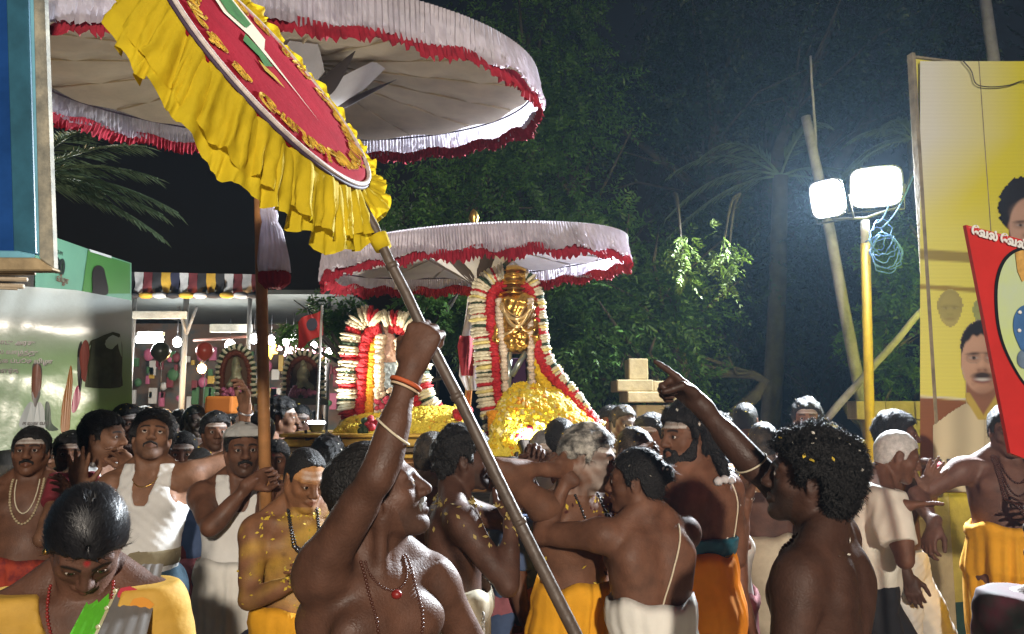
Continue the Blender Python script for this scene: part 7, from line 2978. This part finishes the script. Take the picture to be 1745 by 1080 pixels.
# px, top y, Y, build, yaw, label
SPOTS = [
    (1270, 687, 5.4, 2, 150, 'grey cropped man looking away beneath the pointing arm'),
    (1374, 682, 5.3, 3, -20, 'man with thick hair facing out beyond the curly haired man'),
    (1062, 692, 4.9, 4, 20, 'man with petals in dusty hair beside the flower heap'),
    (1108, 708, 4.2, 1, -40, 'wavy haired bearer just behind the bearded man'),
    (1078, 730, 3.7, 4, -150, 'dusty haired bearer bending behind the man with the bun'),
    (956, 716, 3.75, 0, 170, 'dark haired man seen from behind at the foot of the flower heap'),
    (738, 738, 3.7, 4, 160, 'dusty haired bearer half hidden by the raised arm'),
    (480, 680, 5.2, 3, 100, 'thick haired man beside the parasol pole'),
    (440, 706, 4.9, 0, -30, 'man behind the outstretched hand of the vest wearer'),
    (368, 704, 5.0, 1, 30, 'wavy haired man between the two vest wearers'),
    (312, 738, 4.2, 0, 20, 'man with ash on forehead behind the vest wearer\'s shoulder'),
    (216, 690, 5.0, 0, 60, 'man with bright ash on forehead behind the tousled hair'),
    (122, 738, 4.3, 1, 24, 'wavy haired man behind the open raised hand'),
    (512, 690, 5.6, 2, 10, 'cropped grey man below the dim far idol'),
    (1040, 694, 5.0, 5, -20, 'woman in the crowd by the stone gate post'),
    (1150, 700, 4.7, 0, 150, 'man behind the bearded bearer\'s hair'),
    (1226, 706, 5.6, 3, 160, 'thick haired man beyond the pointing forearm'),
    (1300, 722, 4.4, 4, 170, 'dusty haired man just behind the curly hair'),
    (880, 786, 3.5, 2, 100, 'cropped bearer crouched beneath the dark palanquin'),
    (660, 742, 4.2, 0, 160, 'dark haired bearer under the gilded palanquin'),
    (560, 745, 4.4, 3, 170, 'thick haired bearer at the end of the gilded palanquin'),
    (1190, 745, 3.9, 1, 60, 'wavy haired bearer beyond the teal waist band'),
    (1330, 735, 4.6, 2, 100, 'cropped man in the gap beside the curly hair'),
    (1245, 800, 3.6, 0, 90, 'bearer beneath the pointing arm with a bare shoulder'),
    (470, 752, 4.4, 5, 10, 'woman behind the parasol holder'),
    (338, 770, 4.2, 2, 0, 'cropped man low between the white vests'),
    (92, 760, 4.9, 3, 10, 'thick haired man behind the beaded man\'s shoulder'),
    (285, 715, 5.4, 4, 120, 'dusty haired man behind the vest wearer looking up'),
]
rs_ = np.random.RandomState(77)
far = []
for i in range(34):
    far.append((rs_.uniform(110, 575), rs_.uniform(692, 706), rs_.uniform(6.0, 9.2), rs_.randint(6), rs_.uniform(-60, 200)))
protos = {}
for i, (px, py, Y, b, yaw, lab) in enumerate(SPOTS + [f + (None,) for f in far]):
    g = 'onlookers packed down the street' if lab is None else 'crowd round the palanquins'
    lab = lab or ('onlooker in white vest', 'wavy haired onlooker with bare chest', 'crop haired onlooker in navy shirt', 'thick haired onlooker in cream shirt', 'dusty haired onlooker with bare chest', 'woman onlooker in rose blouse')[b] + ' packed in far down the street'
    if b not in protos:
        sp = dict(specs[b])
        q = Person('person', lab, px, py, Y, yaw=0, res=LOW, group=g, **sp)
        if b in (2, 3):
            q.shirt(cloth[b], off=.02)
        elif b == 5:
            q.shirt(cloth[5], off=.015)
        elif b == 0:
            q.vest(cloth[0])
        if b not in (2, 5, 0):
            q.necklace(.0, BEADB, .008, .065)
        q.petals(9, (PET, PETW)[b % 2], 'hair', .008)
        q.petals(14, PET, 'shoulders', .009)
        q.dhoti(cloth[(b * 2 + 1) % 6], n=40)
        protos[b] = (q.root, q.H, q.head_c.copy())
        r = q.root
    else:
        r = copy_tree(protos[b][0])
        tag(r, lab, 'person', g)
    pr_, Hh, hc = protos[b]
    y = rad(yaw)
    t = at(px, py, Y)
    s_ = t.z / (Hh * 1.0)
    s_ = min(max(s_, .86), 1.06)
    hx, hy = hc[0] * s_, hc[1] * s_
    r.scale = (s_, s_, s_)
    r.rotation_euler = (0, 0, y)
    r.location = (t.x - (hx * math.cos(y) - hy * math.sin(y)), t.y - (hx * math.sin(y) + hy * math.cos(y)), 0)
# ------------------------------------------------------------------ hazy night air, which also gives the floodlights their halo
hm = bpy.data.materials.new('hazy_air')
hm.use_nodes = True
hn = hm.node_tree
for nd in list(hn.nodes):
    if nd.type != 'OUTPUT_MATERIAL':
        hn.nodes.remove(nd)
vol = hn.nodes.new('ShaderNodeVolumePrincipled')
vol.inputs['Color'].default_value = (.48, .74, 1.0, 1)
vol.inputs['Density'].default_value = 0.0011
vol.inputs['Anisotropy'].default_value = 0.35
hn.links.new(vol.outputs[0], [n for n in hn.nodes if n.type == 'OUTPUT_MATERIAL'][0].inputs['Volume'])
hz = MB().box((0, 5, 4), (40, 36, 10.2)).build('haze', hm)
tag(hz, 'thin blue haze hanging in the night air of the street', kind='stuff')
sc.cycles.volume_step_rate = 4
sc.cycles.volume_max_steps = 64
